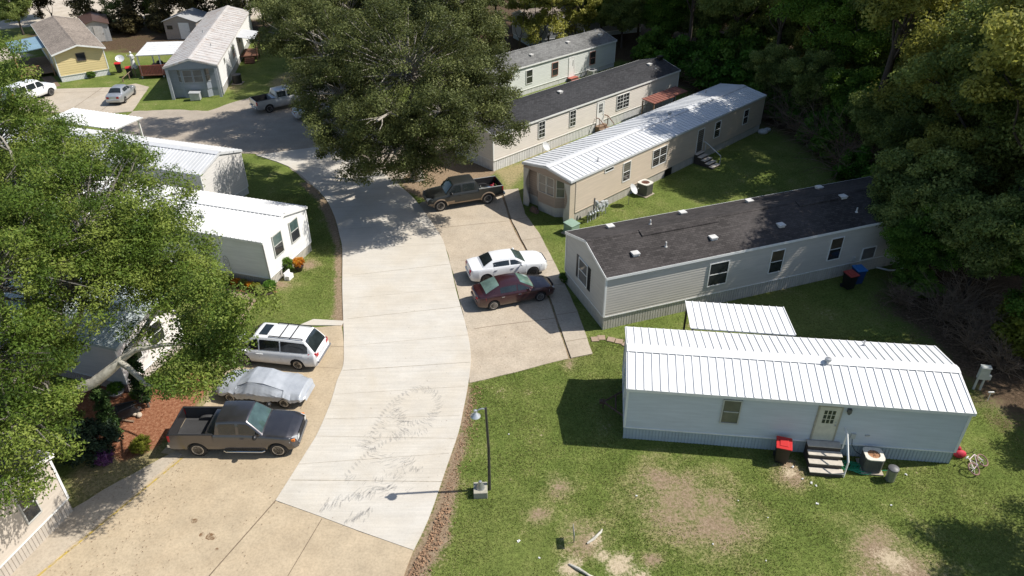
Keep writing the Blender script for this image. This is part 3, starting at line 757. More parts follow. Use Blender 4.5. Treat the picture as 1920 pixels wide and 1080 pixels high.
def ac_unit(label, loc, rz, w=.8, h=.75, body=(.20, .19, .17), top=(.72, .70, .66), round_=False, fan=(.16, .08, .05)):
    t = thing('air_conditioner', label, 'air conditioner', loc, rz, 'outdoor air conditioners')
    m = MB()
    if round_:
        m.lathe([(w / 2, .06), (w / 2, h), (w / 2 - .02, h)], 24); m.build('cabinet', flat('ac_body_' + str(body), body, .5), t, 30)
        g = MB(); g.lathe([(w / 2 + .01, h), (w / 2 + .01, h + .04), (w * .36, h + .06)], 24); g.build('top_cover', flat('ac_top_' + str(top), top, .5), t, 30)
    else:
        c = .10; s = w / 2
        oct_ = [(-s + c, -s), (s - c, -s), (s, -s + c), (s, s - c), (s - c, s), (-s + c, s), (-s, s - c), (-s, -s + c)]
        m.prism(oct_, .06, h); 
        for k in range(-3, 4):       # louvre ribs
            for sg in (-1, 1):
                m.box(k * w / 9 - .012, k * w / 9 + .012, sg * s - .012, sg * s + .012, .12, h - .06, 0)
                m.box(sg * s - .012, sg * s + .012, k * w / 9 - .012, k * w / 9 + .012, .12, h - .06, 0)
        m.build('cabinet', flat('ac_body_' + str(body), body, .5, dirt=((.3, .26, .2), .4)), t)
        g = MB(); s += .02; n = 24; ring = [(math.cos(k * 2 * math.pi / n) * w * .34, math.sin(k * 2 * math.pi / n) * w * .34) for k in range(n)]
        oc = []
        for k in range(n):
            a = k * 2 * math.pi / n; x, y = math.cos(a), math.sin(a); f = s / max(abs(x), abs(y)); rr_ = min(f, s * 1.25); oc.append((x * rr_, y * rr_))
        g.add([(x, y, h) for x, y in oc] + [(x, y, h + .05) for x, y in oc] + [(x, y, h + .05) for x, y in ring] + [(x, y, h) for x, y in ring],
              [(k, (k + 1) % n, (k + 1) % n + n, k + n) for k in range(n)] + [(k + n, (k + 1) % n + n, (k + 1) % n + 2 * n, k + 2 * n) for k in range(n)] + [(k + 2 * n, (k + 1) % n + 2 * n, (k + 1) % n + 3 * n, k + 3 * n) for k in range(n)])
        g.build('top_cover', flat('ac_top_' + str(top), top, .5), t)
    f = MB(); f.lathe([(0, h + .002), (w * .335, h + .002), (w * .335, h + .004)], 20)
    for k in range(5):
        a = k * math.pi / 5; f.tube([(math.cos(a) * w * .33, math.sin(a) * w * .33, h + .03), (-math.cos(a) * w * .33, -math.sin(a) * w * .33, h + .03)], .008, 4)
    f.build('fan_grille', flat('fan_' + str(fan), fan, .8, var=.6, scale=14), t)
    b = MB(); b.box(-w / 2 - .08, w / 2 + .08, -w / 2 - .08, w / 2 + .08, 0, .06); b.build('pad', WALKC, t)
    return t
# materials of the homes
WHITE_ROOF = metal_roof_mat('white_metal_roof', (.78, .78, .77), grime=.2)
PALE_ROOF = metal_roof_mat('pale_metal_roof', (.62, .63, .64), grime=.25)
RUSTY = metal_roof_mat('rusty_coated_roof', (.60, .58, .56), rust=.85, grime=.5)
BROWN_SH = shingle_mat('charcoal_brown_shingle', (.056, .050, .048), .3, .4)
BLACK_SH = shingle_mat('dark_shingle', (.045, .045, .048), .25, .2)
GREY_SH = shingle_mat('grey_shingle', (.16, .16, .155), .3, .3)
TAN_SH = shingle_mat('brown_grey_shingle', (.26, .22, .185), .25, .25)
S_BLUEWHITE = siding_mat('pale_blue_white_siding', (.58, .615, .655))
S_BW_SK = siding_mat('pale_blue_skirting', (.43, .49, .52), amt=.4)
S_GREIGE = siding_mat('greige_siding', (.54, .51, .46), amt=.3)
S_GREIGE_SK = siding_mat('greige_skirting', (.54, .51, .46), amt=.9)
S_BEIGE = siding_mat('beige_siding', (.56, .475, .375), amt=.3)
S_BEIGE_E = siding_mat('brown_beige_panel', (.40, .31, .25), amt=.2)
S_BEIGE_SK = siding_mat('pale_skirting', (.56, .53, .48), amt=.9)
S_CREAM = siding_mat('cream_siding', (.72, .67, .61), amt=.2)
S_PALEG = siding_mat('pale_sage_siding', (.66, .68, .65), amt=.2)
S_WHITE = siding_mat('white_siding', (.76, .76, .75), amt=.15)
S_WHITE_SK = siding_mat('white_skirting', (.70, .70, .70), amt=.7)
S_PINK = siding_mat('pinkish_white_siding', (.76, .71, .68), amt=.25)
S_PUTTY = siding_mat('putty_siding', (.54, .48, .41), amt=.3)
S_YELLOW = siding_mat('yellow_siding', (.72, .58, .30), amt=.2)
S_BLUEGREY = siding_mat('blue_grey_siding', (.26, .29, .34), amt=.3)
PANE_DARK = glass_mat('dark_pane', (.022, .024, .026))
PANE_BLIND = glass_mat('pane_with_blind', (.06, .06, .05), (.42, .41, .35))
PANE_TAN = glass_mat('pane_with_tan_shade', (.05, .04, .03), (.20, .15, .10))
PANE_CURT = glass_mat('pane_with_curtain', (.08, .08, .08), (.46, .44, .40))
FR_GREY = flat('grey_window_frame', (.48, .48, .45), .5)

# A: white home with the ribbed roof, foreground right
A = home('mobile_home', 'white mobile home with bright white ribbed metal roof, red-lidded bin and steps at its door', (5.16, 25.07), -.12, 14.6, 4.42, 3.12, 3.62,
         S_BLUEWHITE, S_BW_SK, WHITE_ROOF, sk_h=.76, rib=.36, course=.13, lap=.009, ovE=.16, ovG=.06)
L_, W_ = A['L'], A['W']
add_window(A['t'], L_, W_, 'f', 4.28, 1.52, .72, 1.3, FR_GREY, PANE_BLIND)
add_door(A['t'], L_, W_, 'f', 8.38, .9, .9, 1.96, flat('cream_door', (.60, .57, .47), .5), flat('taupe_trim', (.38, .35, .28), .6), (3, 3, .2, .72, 1.0, 1.78))
roof_vents(A, [(8.95, 2.02, 'turb'), (11.2, 4.1, 'pipe')], STEEL)
add_window(A['t'], L_, W_, 'n', 1.3, 1.5, .9, 1.2, WHITE, PANE_DARK)
m = MB(); sbox(m, L_, W_, 'f', 9.52, 9.68, 2.66, 2.86, .01, .16); m.ball(side_map(L_, W_, 'f', 9.6, 2.62, .1), .07); m.build('porch_light', flat('lamp_bronze', (.10, .10, .10), .4), A['t'])
m = MB(); sbox(m, L_, W_, 'f', 10.0, 10.2, 1.15, 1.42, .01, .09); sbox(m, L_, W_, 'f', 10.62, 10.8, 1.32, 1.38, .01, .06); m.build('socket_box', FR_GREY, A['t'])
m = MB(); m.tube([(10.1, -.06, 1.15), (10.15, -.1, .8), (10.35, -.16, .5), (10.7, -.25, .3), (11.0, -.5, .28)], .016, 5); m.build('cable', BLACK, A['t'])
# towing frame at the near end
m = MB(); RUST = flat('rusty_steel', (.10, .06, .045), .8, .2, var=.4, scale=6)
for y0 in (1.0, 3.0): m.tube([(.1, y0, .42), (-.95, 2.0, .42)], .055, 4)
m.tube([(-.35, 1.45, .44), (-.35, 2.6, .44)], .04, 4); m.box(-1.15, -.85, 1.9, 2.1, .36, .5); m.tube([(-.95, 2.0, .0), (-.95, 2.0, .62)], .035, 6)
m.build('tow_hitch', RUST, A['t'])

# B: greige home, dark shingle roof
B = home('mobile_home', 'grey-beige mobile home with dark brown shingle roof and black-shuttered end window', (5.14, 33.73), .342, 23.5, 5.42, 3.5, 4.33,
         S_GREIGE, S_GREIGE_SK, BROWN_SH, sk_h=.9, roofkind='shingle', course=.17, lap=.02, ovE=.12, ovG=.05, skstep=.17)
L_, W_ = B['L'], B['W']
for u in (6.64, 10.86, 15.17):
    add_window(B['t'], L_, W_, 'f', u, 1.5, 1.22 if u < 7 else .86, 1.48, WHITE, PANE_DARK if u < 7 else (PANE_TAN, PANE_DARK))
add_window(B['t'], L_, W_, 'f', 17.9, .98, .98, .78, WHITE, PANE_CURT, rows=1)
add_window(B['t'], L_, W_, 'n', 2.28, 1.52, 1.1, 1.4, WHITE, PANE_CURT, shutters=BLACK)
VENTW = flat('vent_white', (.62, .61, .58), .5, dirt=((.25, .22, .2), .5))
roof_vents(B, [(2.27, 1.05), (7.36, 1.1), (12.02, 1.05), (17.55, 2.3), (2.45, 4.55), (7.5, 4.7), (12.3, 4.6), (17.9, 4.8), (4.3, 1.2, 'pipe'), (17.6, 1.0, 'pipe'), (4.6, 3.6, 'pipe')], VENTW)
sl = B['sl']
for (u0, u1) in ((3.3, 8.4), (14.2, 18.2)):     # ridge vent with a raised edge
    m = MB(); z0 = B['hE'] + 2.2 * sl + .1
    m.slab([(u0, 2.2, z0 + .0), (u1, 2.2, z0 + .0), (u1, 2.68, z0 + .48 * sl), (u0, 2.68, z0 + .48 * sl)], (0, 0, .075)); m.build('ridge_vent', BROWN_SH, B['roof'])
m = MB(); sbox(m, L_, W_, 'f', 17.2, 17.42, 1.05, 1.3, .01, .12); m.build('socket_box', FR_GREY, B['t'])

# C: beige home, ribbed roof with bay
C = home('mobile_home', 'beige mobile home with ribbed metal roof and bay window on its near end', (4.1, 46.6), .768, 26.28, 4.62, 3.3, 3.66,
         S_BEIGE, S_BEIGE_SK, metal_roof_mat('silver_white_roof', (.66, .67, .68), grime=.25), sk_h=.72, trim=flat('beige_trim', (.60, .52, .43), .5), rib=.42, course=.18, lap=.05, ovE=.10, ovG=.04, recess=.62)
L_, W_ = C['L'], C['W']
BRONZE = flat('bronze_frame', (.10, .09, .075), .5)
add_window(C['t'], L_, W_, 'f', 5.92, 1.42, .82, 1.46, WHITE, (PANE_BLIND, PANE_DARK))
add_window(C['t'], L_, W_, 'f', 9.6, 1.47, 1.75, 1.36, WHITE, PANE_DARK, units=2)
add_window(C['t'], L_, W_, 'f', 3.75, 2.86, .92, .2, WHITE, PANE_DARK, rows=1)
add_window(C['t'], L_, W_, 'f', 18.3, 1.5, .8, 1.35, WHITE, PANE_DARK)
add_window(C['t'], L_, W_, 'f', 22.9, 1.5, .75, 1.25, WHITE, PANE_DARK)
add_door(C['t'], L_, W_, 'f', 15.75, .88, .85, 1.95, flat('storm_door', (.10, .09, .08), .4), WHITE)
m = MB(); sbox(m, L_, W_, 'f', 11.55, 12.5, -.0, .68, -.03, -.005); m.build('vent_opening', BLACK, C['t'])
bay(C, .62, .95, 3.75, S_BEIGE_E, flat('beige_frame', (.66, .61, .54), .6), PANE_CURT, .72, 3.06)
m = MB(); m.prism([(.63, 3.7), (.14, 3.15), (.14, 1.5), (.63, .98)], 0, .72); m.box(.56, .63, .0, 4.62, 0, .72); m.build('bay_skirting', S_BEIGE_SK, C['t'])
m = MB(); m.box(-.02, .60, .02, W_ - .02, 3.06, 3.18); m.slab([(-.02, .03, 3.17), (-.02, W_ - .03, 3.17), (-.02, W_ / 2 + .2, 3.62), (-.02, W_ / 2 - .2, 3.62)], (.05, 0, 0)); m.box(.575, .62, .05, W_ - .05, .72, 3.06); m.build('end_panel', S_BEIGE_E, C['t'])
wavy_panel(C['t'], .0, .02, .62, .0, 3.06, 0, S_BEIGE_SK); wavy_panel(C['t'], .0, W_ - .02, .62, .0, 3.06, 0, S_BEIGE_SK, True)
m = MB(); m.box(.02, .62, .0, .05, .0, 3.06); m.box(.02, .62, W_ - .05, W_, .0, 3.06); m.build('side_return', S_BEIGE, C['t'])
roof_vents(C, [(3.75, .7, 'pipe'), (14.9, 2.4, 'turb'), (22.6, 3.9, 'pipe')], STEEL)

# D: cream home, near-black shingle roof
D = home('mobile_home', 'cream mobile home with near-black shingle roof, between the beige home and the pale green one', (-1.45, 56.06), .76, 25.4, 4.95, 3.1, 3.84,
         S_CREAM, S_WHITE_SK, BLACK_SH, sk_h=.92, roofkind='shingle', course=.16, lap=.02, ovE=.12, ovG=.06, skstep=.2)
L_, W_ = D['L'], D['W']
for u in (5.25, 9.18): add_window(D['t'], L_, W_, 'f', u, 1.45, .72, 1.38, WHITE, PANE_DARK, grid=True)
add_window(D['t'], L_, W_, 'f', 15.7, 1.38, 1.75, 1.32, WHITE, PANE_DARK, grid=True, units=2)
add_door(D['t'], L_, W_, 'f', 12.9, .62, .9, 2.1, WHITE, WHITE, (3, 3, .18, .72, 1.1, 1.95))
roof_vents(D, [(10.1, 2.1), (22.9, 1.9)], VENTW); roof_vents(D, [(25.0, 2.2, 'chimney')], BLACK); roof_vents(D, [(23.0, 1.2, 'pipe')], STEEL)
m = MB(); sbox(m, L_, W_, 'f', 21.5, 21.8, .9, 1.7, .01, .14); m.build('meter_box', FR_GREY, D['t'])

# E: pale green home behind
E_ = home('mobile_home', 'pale green mobile home with grey shingle roof, half behind the oak', (-2.39, 72.2), .759, 20.0, 4.84, 2.98, 3.82,
          S_PALEG, S_WHITE_SK, GREY_SH, sk_h=.55, roofkind='shingle', course=.17, lap=.015, ovE=.14, ovG=.06, skstep=.2)
L_, W_ = E_['L'], E_['W']
for u in (5.55, 9.45, 15.58): add_window(E_['t'], L_, W_, 'f', u, 1.1, .86, 1.36, WHITE if u < 6 else flat('reddish_frame', (.38, .2, .16), .6), PANE_DARK)
add_door(E_['t'], L_, W_, 'f', 12.12, .4, .86, 2.1, WHITE, WHITE, (1, 1, .55, .68, 1.1, 1.8))
roof_vents(E_, [(7.4, 1.1), (13.5, 1.5), (18.7, 1.3)], VENTW); roof_vents(E_, [(17.3, 2.5, 'pipe'), (18.9, 2.2, 'pipe')], STEEL)

# M: grey home at the back, in the shade of the wood
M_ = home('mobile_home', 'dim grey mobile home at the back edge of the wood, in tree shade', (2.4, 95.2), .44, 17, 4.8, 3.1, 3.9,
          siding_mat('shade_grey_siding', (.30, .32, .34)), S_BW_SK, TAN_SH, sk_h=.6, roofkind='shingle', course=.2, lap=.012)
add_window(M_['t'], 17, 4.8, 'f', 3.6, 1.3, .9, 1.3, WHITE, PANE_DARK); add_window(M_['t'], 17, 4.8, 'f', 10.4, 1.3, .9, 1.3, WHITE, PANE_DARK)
add_door(M_['t'], 17, 4.8, 'f', 7.0, .6, .9, 2.0, WHITE, WHITE); roof_vents(M_, [(6, 1.2), (12, 1.4)], VENTW)

# F: bright white home left of the road
F = home('mobile_home', 'bright white mobile home with white metal roof and two end windows facing the road', (-13.52, 43.1), 2.829, 19.5, 4.85, 3.2, 3.86,
         S_WHITE, siding_mat('putty_skirting', (.52, .49, .43), amt=.6), WHITE_ROOF, sk_h=.66, rib=.3, course=.2, lap=.007, ovE=.12, ovG=.10)
L_, W_ = F['L'], F['W']
for v in (1.14, 3.02): add_window(F['t'], L_, W_, 'n', v, 1.68, .88, 1.38, FR_GREY, (glass_mat('green_pane', (.05, .08, .075)), PANE_DARK))
add_window(F['t'], L_, W_, 'b', 9.2, 1.5, .9, 1.3, FR_GREY, PANE_DARK)
add_door(F['t'], L_, W_, 'b', 5.1, .7, .9, 2.0, WHITE, WHITE)
roof_vents(F, [(5, 3.6, 'box')], WHITE)
m = MB(); m.tube([(-.06, 4.86, .1), (-.06, 4.93, 3.1)], .04, 6); m.build('downpipe', flat('grey_pipe', (.25, .25, .25), .5), F['t'])

# H: white-roofed home behind F
Hh = home('mobile_home', 'white mobile home with pale ribbed roof, its blank end wall dappled by oak shade', (-20.5, 52.2), 2.82, 20, 4.66, 3.5, 4.2,
          siding_mat('bone_siding', (.66, .64, .61), amt=.15), S_WHITE_SK, PALE_ROOF, sk_h=.6, rib=.3, course=.18, lap=.012, ovE=.12, ovG=.08)
add_window(Hh['t'], 20, 4.66, 'b', 7, 1.5, .8, 1.3, WHITE, PANE_DARK)

# I: pinkish home under the big left tree
I_ = home('mobile_home', 'pinkish white mobile home with grey-green metal roof, under the large left tree', (-18.2, 32.6), 2.827, 15, 4.25, 3.1, 3.75,
          S_PINK, siding_mat('pink_skirting', (.60, .52, .48)), metal_roof_mat('grey_green_roof', (.56, .62, .62), grime=.25), sk_h=.6, rib=.3, course=.22, lap=.014, ovE=.25, ovG=.45)
add_window(I_['t'], 15, 4.25, 'n', 1.2, 1.4, 1.0, 1.2, WHITE, PANE_DARK); add_window(I_['t'], 15, 4.25, 'n', 2.9, 1.4, .6, 1.2, WHITE, PANE_DARK)
add_window(I_['t'], 15, 4.25, 'b', 4.0, 1.4, 1.0, 1.1, WHITE, PANE_DARK)

# J: putty home, bottom left corner
J = home('mobile_home', 'putty coloured mobile home cut off by the bottom left corner, one tall window', (-18.6, 21.0), R(165), 15, 4.6, 3.2, 3.85,
         S_PUTTY, siding_mat('putty_light_skirting', (.48, .43, .37), amt=.6), GREY_SH, sk_h=.82, roofkind='shingle', course=.2, lap=.012, ovE=.15, ovG=.12, skstep=.16)
add_window(J['t'], 15, 4.6, 'n', 1.24, 1.42, .6, 1.36, FR_GREY, PANE_DARK)

# K: yellow home top left
K = home('mobile_home', 'yellow mobile home with brown-grey shingle roof in the top left', (-46.0, 84.2), 2.185, 16.5, 5.0, 3.1, 3.75,
         S_YELLOW, S_WHITE, TAN_SH, sk_h=.66, roofkind='shingle', course=.24, lap=.02, ovE=.22, ovG=.55)
add_window(K['t'], 16.5, 5.0, 'n', 2.0, 2.0, .85, .8, flat('brown_frame', (.16, .12, .08), .6), PANE_DARK, rows=1)
add_window(K['t'], 16.5, 5.0, 'b', 3.0, 1.5, .8, 1.2, WHITE, PANE_DARK); add_door(K['t'], 16.5, 5.0, 'b', 5.0, .66, .9, 2.0, WHITE, WHITE)

# L: blue-grey home with stained roof
Lh = home('mobile_home', 'blue-grey mobile home with rust-stained pale roof and bay window', (-30.33, 75.85), 1.733, 25.4, 5.1, 3.3, 4.0,
          S_WHITE, siding_mat('grey_skirting', (.45, .44, .43), amt=.5), RUSTY, sk_h=.85, rib=.9, course=.2, lap=.01, ovE=.12, ovG=.1, recess=.7)
L_, W_ = Lh['L'], Lh['W']
bay(Lh, .7, .9, 4.2, S_BLUEGREY, flat('dim_frame', (.32, .34, .37), .5), PANE_CURT, .85, 3.0, depth=.55)
m = MB(); m.prism([(.71, 4.15), (.2, 3.6), (.2, 1.5), (.71, .95)], 0, .85); m.box(.62, .7, 0, W_, 0, .85); m.build('bay_skirting', siding_mat('dim_blue_skirting', (.28, .31, .35)), Lh['t'])
for y0 in (.02, W_ - .3): m = MB(); m.box(-.03, .1, y0, y0 + .28, .0, 3.25); m.build('porch_post', flat('post_blue_white', (.42, .44, .48), .6), Lh['t'])
m = MB(); m.slab([(-.04, 0, 3.05), (-.04, W_, 3.05), (-.04, W_, 3.34), (-.04, W_ / 2, 4.0), (-.04, 0, 3.34)], (.05, 0, 0)); m.box(.6, .66, .05, W_ - .05, .85, 3.3); m.build('end_panel', S_BLUEGREY, Lh['t'])
add_window(Lh['t'], L_, W_, 'f', 9.3, 1.5, 1.3, 1.25, FR_GREY, PANE_CURT, units=2); add_window(Lh['t'], L_, W_, 'f', 14.6, 2.0, .5, .8, FR_GREY, PANE_DARK)
add_window(Lh['t'], L_, W_, 'f', 4.0, 2.4, .4, .5, FR_GREY, PANE_DARK, rows=1)
roof_vents(Lh, [(12, 3.3, 'pipe'), (6, 1.4, 'pipe')], STEEL)
# ------------------------------------------------------------------ vehicles
def car_paint(name, col, metal=.0, rough=.3, coat=.6, second=None):
    if name in _mc: return _mc[name]
    m, nt, bs = nodes(name); co = co_obj(nt)
    n = noise(nt, co, 1.6, 5, .65); n2 = noise(nt, co, 30, 2)
    c = ramp(nt, n, [(.3, [x * .9 for x in col]), (.7, [min(1, x * 1.06) for x in col])]).outputs[0]
    sx = N(nt, 'ShaderNodeSeparateXYZ'); nt.links.new(co, sx.inputs[0])
    c = mixc(nt, ramp(nt, math_(nt, 'ADD', sx.outputs[2], math_(nt, 'MULTIPLY', n, .5)), [(.45, .35), (.95, 0.)]).outputs[0], c, (.22, .18, .13))
    nt.links.new(c, bs.inputs['Base Color']); bs.inputs['Metallic'].default_value = metal
    nt.links.new(ramp(nt, n, [(.3, rough), (.75, min(1, rough + .15))]).outputs[0], bs.inputs['Roughness'])
    bs.inputs['Coat Weight'].default_value = coat; bs.inputs['Coat Roughness'].default_value = .05
    _mc[name] = m; return m
TYRE = flat('tyre_rubber', (.018, .018, .019), .85, var=.3, dirt=((.12, .1, .08), .5))
ALLOY = flat('alloy_wheel', (.55, .55, .56), .3, .85, var=.1)
DARKALLOY = flat('dark_wheel', (.10, .10, .10), .4, .6)
CARGLASS = glass_mat('car_glass', (.012, .016, .017))
WINDSC = glass_mat('windscreen_glass', (.035, .06, .058))
CHROME = flat('chrome', (.65, .66, .67), .15, 1., var=.05)
HEADL = flat('headlamp_lens', (.55, .57, .58), .1, .2, var=.2, scale=9)
TAILL = flat('tail_lamp_red', (.42, .012, .02), .15, var=.2, scale=9)
AMBER = flat('amber_lens', (.65, .19, .03), .2)
PLATE = flat('number_plate', (.55, .56, .58), .5)

def make_wheel(t, x, y, r, w, rimm, spokes=6, side=1):
    m = MB()
    prof = [(r * .62, -w / 2), (r * .9, -w / 2), (r * .985, -w * .38), (r, -w * .2), (r, w * .2), (r * .985, w * .38), (r * .9, w / 2), (r * .62, w / 2)]
    m.lathe(prof, 28, 'y'); o = m.build('wheel', TYRE, t, 35); o.location = (x, y, r)
    q = MB(); s = side
    q.lathe([(r * .66, s * w * .5), (r * .60, s * w * .51), (r * .57, s * w * .44), (r * .56, s * w * .2)], 28, 'y', mi=0)
    q.lathe([(0.0, s * w * .12), (r * .57, s * w * .12)], 20, 'y', mi=1)
    q.lathe([(0.0, s * w * .46), (r * .12, s * w * .46), (r * .15, s * w * .40), (r * .15, s * w * .2)], 12, 'y', mi=0)
    for k in range(spokes):
        a = k * 2 * math.pi / spokes
        for d0, d1 in ((-.5, -.2), (.2, .5)) if spokes <= 6 else ((-.45, .45),):
            wd = r * .17 if spokes <= 6 else r * .11
            p = []
            for rad, lat in ((r * .10, d0 * wd), (r * .58, d0 * wd * 1.5), (r * .58, d1 * wd * 1.5), (r * .10, d1 * wd)):
                p.append((math.cos(a) * rad - math.sin(a) * lat, s * w * .40, math.sin(a) * rad + math.cos(a) * lat))
            q.slab(p, (0, -s * w * .12, 0), 0)
    q.build('rim', [rimm, BLACK], o, 40)
    return o

def body_fn(S):
    deck = S['deck']; plan = S['plan']
    dx = [p[0] for p in deck]; dz = [p[1] for p in deck]; px = [p[0] for p in plan]; pw = [p[1] for p in plan]
    def D(x): return float(np.interp(x, dx, dz))
    def HW(x): return float(np.interp(x, px, pw))
    def prof(f):      # fraction of height sill..deck -> width factor
        return float(np.interp(f, [0, .12, .35, .6, .85, 1.0], [.93, .985, 1.0, .992, .965, .90]))
    def Yb(x, z):
        f = (z - S['sill']) / (D(x) - S['sill']); return HW(x) * prof(max(0, min(1, f)))
    return D, HW, prof, Yb

def side_patch(mb, S, xa, xb, za, zb, off, mi=0, n=4, both=True):
    D, HW, prof, Yb = body_fn(S)
    for sg in ((-1, 1) if both else (-1,)):
        rows = []
        for k in range(n + 1):
            x = xa + (xb - xa) * k / n
            rows.append([(x, sg * (Yb(x, z_) + off), z_) for z_ in (za, (za + zb) / 2, zb)])
        for k in range(n):
            for j in range(2):
                q = [rows[k][j], rows[k + 1][j], rows[k + 1][j + 1], rows[k][j + 1]]
                mb.quad(*(q if sg < 0 else q[::-1]), mi)

def make_car(name, label, cat, loc, rz, S, group='parked cars and trucks'):
    t = thing(name, label, cat, loc, rz, group)
    D, HW, prof, Yb = body_fn(S)
    r = S['r']; ax = S['axles']; sill = S['sill']; ra = r * 1.17
    x0, x1 = S['plan'][0][0], S['plan'][-1][0]         # rear, front
    bx0 = S.get('body_from', x0)
    xs = set([bx0, x1])
    k = bx0
    while k < x1: xs.add(round(k, 3)); k += .09
    for a in ax:
        for q in np.linspace(-ra, ra, 19): 
            if a + q > bx0: xs.add(round(a + float(q), 3))
        if a - ra - .002 > bx0: xs.add(round(a - ra - .002, 3))
        xs.add(round(a + ra + .002, 3))
    for p in S['plan']: 
        if p[0] >= bx0: xs.add(p[0])
    xs = sorted(xs)
    def zbot(x):
        z_ = sill + .10 * max(0, (abs(x - (x0 + x1) / 2) - (x1 - x0) / 2 + .45)) / .45
        for a in ax:
            if abs(x - a) <= ra: z_ = max(z_, r * 1.02 + math.sqrt(max(0, ra * ra - (x - a) ** 2)))
        return z_
    fr = [0, .14, .36, .6, .82, .93]
    m = MB(); rows = []
    crown = S.get('crown', .05)
    for x in xs:
        zb, zd = zbot(x), D(x); zs = zd - .02; row = []
        for f in fr:
            z_ = zb + (zs - zb) * f; row.append((Yb(x, z_), z_))
        hw = HW(x); row.append((hw * .90, zd - .012)); row.append((hw * .80, zd + crown * .35)); row.append((hw * .45, zd + crown * .85)); row.append((0, zd + crown))
        rows.append([(x, -y, z_) for y, z_ in row] + [(x, y, z_) for y, z_ in row[-2::-1]])
    b = 0; n = len(rows[0]); vs = [p for rw in rows for p in rw]; fs = []; two = S.get('two_tone')
    m.v += vs
    for i in range(len(rows) - 1):
        for j in range(n - 1):
            m.f.append((i * n + j, (i + 1) * n + j, (i + 1) * n + j + 1, i * n + j + 1))
            zc = (rows[i][j][2] + rows[i + 1][j + 1][2]) / 2
            m.m.append(1 if (two and zc < two) else 0)
    m.f.append(tuple(range(n))); m.m.append(0)
    m.f.append(tuple((len(rows) - 1) * n + j for j in range(n - 1, -1, -1))); m.m.append(0)
    paint = S['paint']
    body = m.build('body', [paint, S.get('paint2', paint)], t, 38)
    # dark underbody and wheel wells
    u = MB(); hwm = max(p[1] for p in S['plan'])
    u.box(x0 + .25, x1 - .25, -hwm * .68, hwm * .68, sill - .06, sill + .28)
    u.build('chassis', BLACK, t)
    # greenhouse
    gx = S['cab']   # windscreen base, roof front, roof rear, rear glass base
    zr = S['roof']; wr = S['roof_w']
    def T(x):
        w0, r0, r1, w1 = gx
        zb0, zb1 = D(w0) + crown * .6, D(w1) + crown * .6
        if x > r0: f = (x - r0) / (w0 - r0); return zr + (zb0 - zr) * (f ** 1.12)
        if x < r1: f = (r1 - x) / (r1 - w1); return zr + (zb1 - zr) * (f ** 1.2)
        return zr + .025 * math.sin(math.pi * (x - r1) / (r0 - r1))
    def belt(x): return D(x) - .02
    def WT(x):
        zt = T(x); zb_ = belt(x); f = max(0, min(1, (zt - zb_) / (zr - zb_))); wb = HW(x) * .90
        return wb + (wr - wb) * f
    gxs = np.linspace(gx[3], gx[0], 34)
    gxs = sorted(set([float(v) for v in gxs] + [gx[1], gx[2]]))
    m = MB(); rows = []
    for x in gxs:
        zt = T(x); wt = WT(x); wb = HW(x) * .905
        row = [(wb, belt(x) - .03), (wb + (wt - wb) * .5, belt(x) + (zt - .06 - belt(x)) * .5), (wt, max(belt(x), zt - .07)), (wt * .94, zt - .018), (wt * .8, zt + .008), (wt * .4, zt + .028), (0, zt + .033)]
        rows.append([(x, -y, z_) for y, z_ in row] + [(x, y, z_) for y, z_ in row[-2::-1]])
    n = len(rows[0]); m.v += [p for rw in rows for p in rw]
    for i in range(len(rows) - 1):
        for j in range(n - 1):
            m.f.append((i * n + j, (i + 1) * n + j, (i + 1) * n + j + 1, i * n + j + 1)); m.m.append(0)
    m.f.append(tuple(range(n))); m.m.append(0); m.f.append(tuple((len(rows) - 1) * n + j for j in range(n - 1, -1, -1))); m.m.append(0)
    cabm = m.build('cab', S.get('roof_paint', paint), t, 35)
    def top_patch(xa, xb, k, off, name, mat_, xin=.0):
        q = MB(); nn = 8; cc = [-1, -.6, -.2, .2, .6, 1]; g = []
        for i in range(nn + 1):
            x = xa + (xb - xa) * i / nn; g.append([])
            for c in cc:
                wt = WT(x) * k; y = c * wt; a = abs(y) / WT(x)
                z_ = T(x) + float(np.interp(a, [0, .4, .8, .94, 1], [.033, .028, .008, -.018, -.07])) + off
                g[-1].append((x, y, z_))
        for i in range(nn):
            for j in range(5): q.quad(g[i][j], g[i + 1][j], g[i + 1][j + 1], g[i][j + 1])
        return q.build(name, mat_, cabm, 60)
    w0, r0, r1, w1 = gx
    top_patch(w0 - (w0 - r0) * .06, r0 + (w0 - r0) * .08, .88, .014, 'windscreen', S.get('wglass', WINDSC))
    if S.get('rear_up'):
        q = MB(); zb_, zt_ = belt(w1) + .12, zr - .12
        q.add([(w1 - .012, -wr * .88, zb_), (w1 - .012, wr * .88, zb_), (r1 - .02, wr * .82, zt_), (r1 - .02, -wr * .82, zt_)], [(0, 1, 2, 3)]); q.build('rear_window', CARGLASS, cabm)
    else:
        top_patch(r1 - (r1 - w1) * .08, w1 + (r1 - w1) * S.get('rg', .12), .86, .014, 'rear_window', S.get('rglass', CARGLASS))
    for sg in (-1, 1):
        for (xa, xb) in S['windows']:
            q = MB(); nn = 8; lo = []; hi = []
            for i in range(nn + 1):
                x = xa + (xb - xa) * i / nn; bt = belt(x); zt = T(x); wb = HW(x) * .905; wt = WT(x)
                def pt(z_):
                    f = (z_ - (bt - .03)) / max(.02, (zt - .07) - (bt - .03)); return (x, sg * (wb + (wt - wb) * f + .012), z_)
                zl = bt + .05; zh = max(zl, zt - .12); lo.append(pt(zl)); hi.append(pt(zh))
            for i in range(nn): q.quad(*( [lo[i], lo[i + 1], hi[i + 1], hi[i]] if sg < 0 else [lo[i + 1], lo[i], hi[i], hi[i + 1]]))
            q.build('side_window', CARGLASS, cabm, 60)
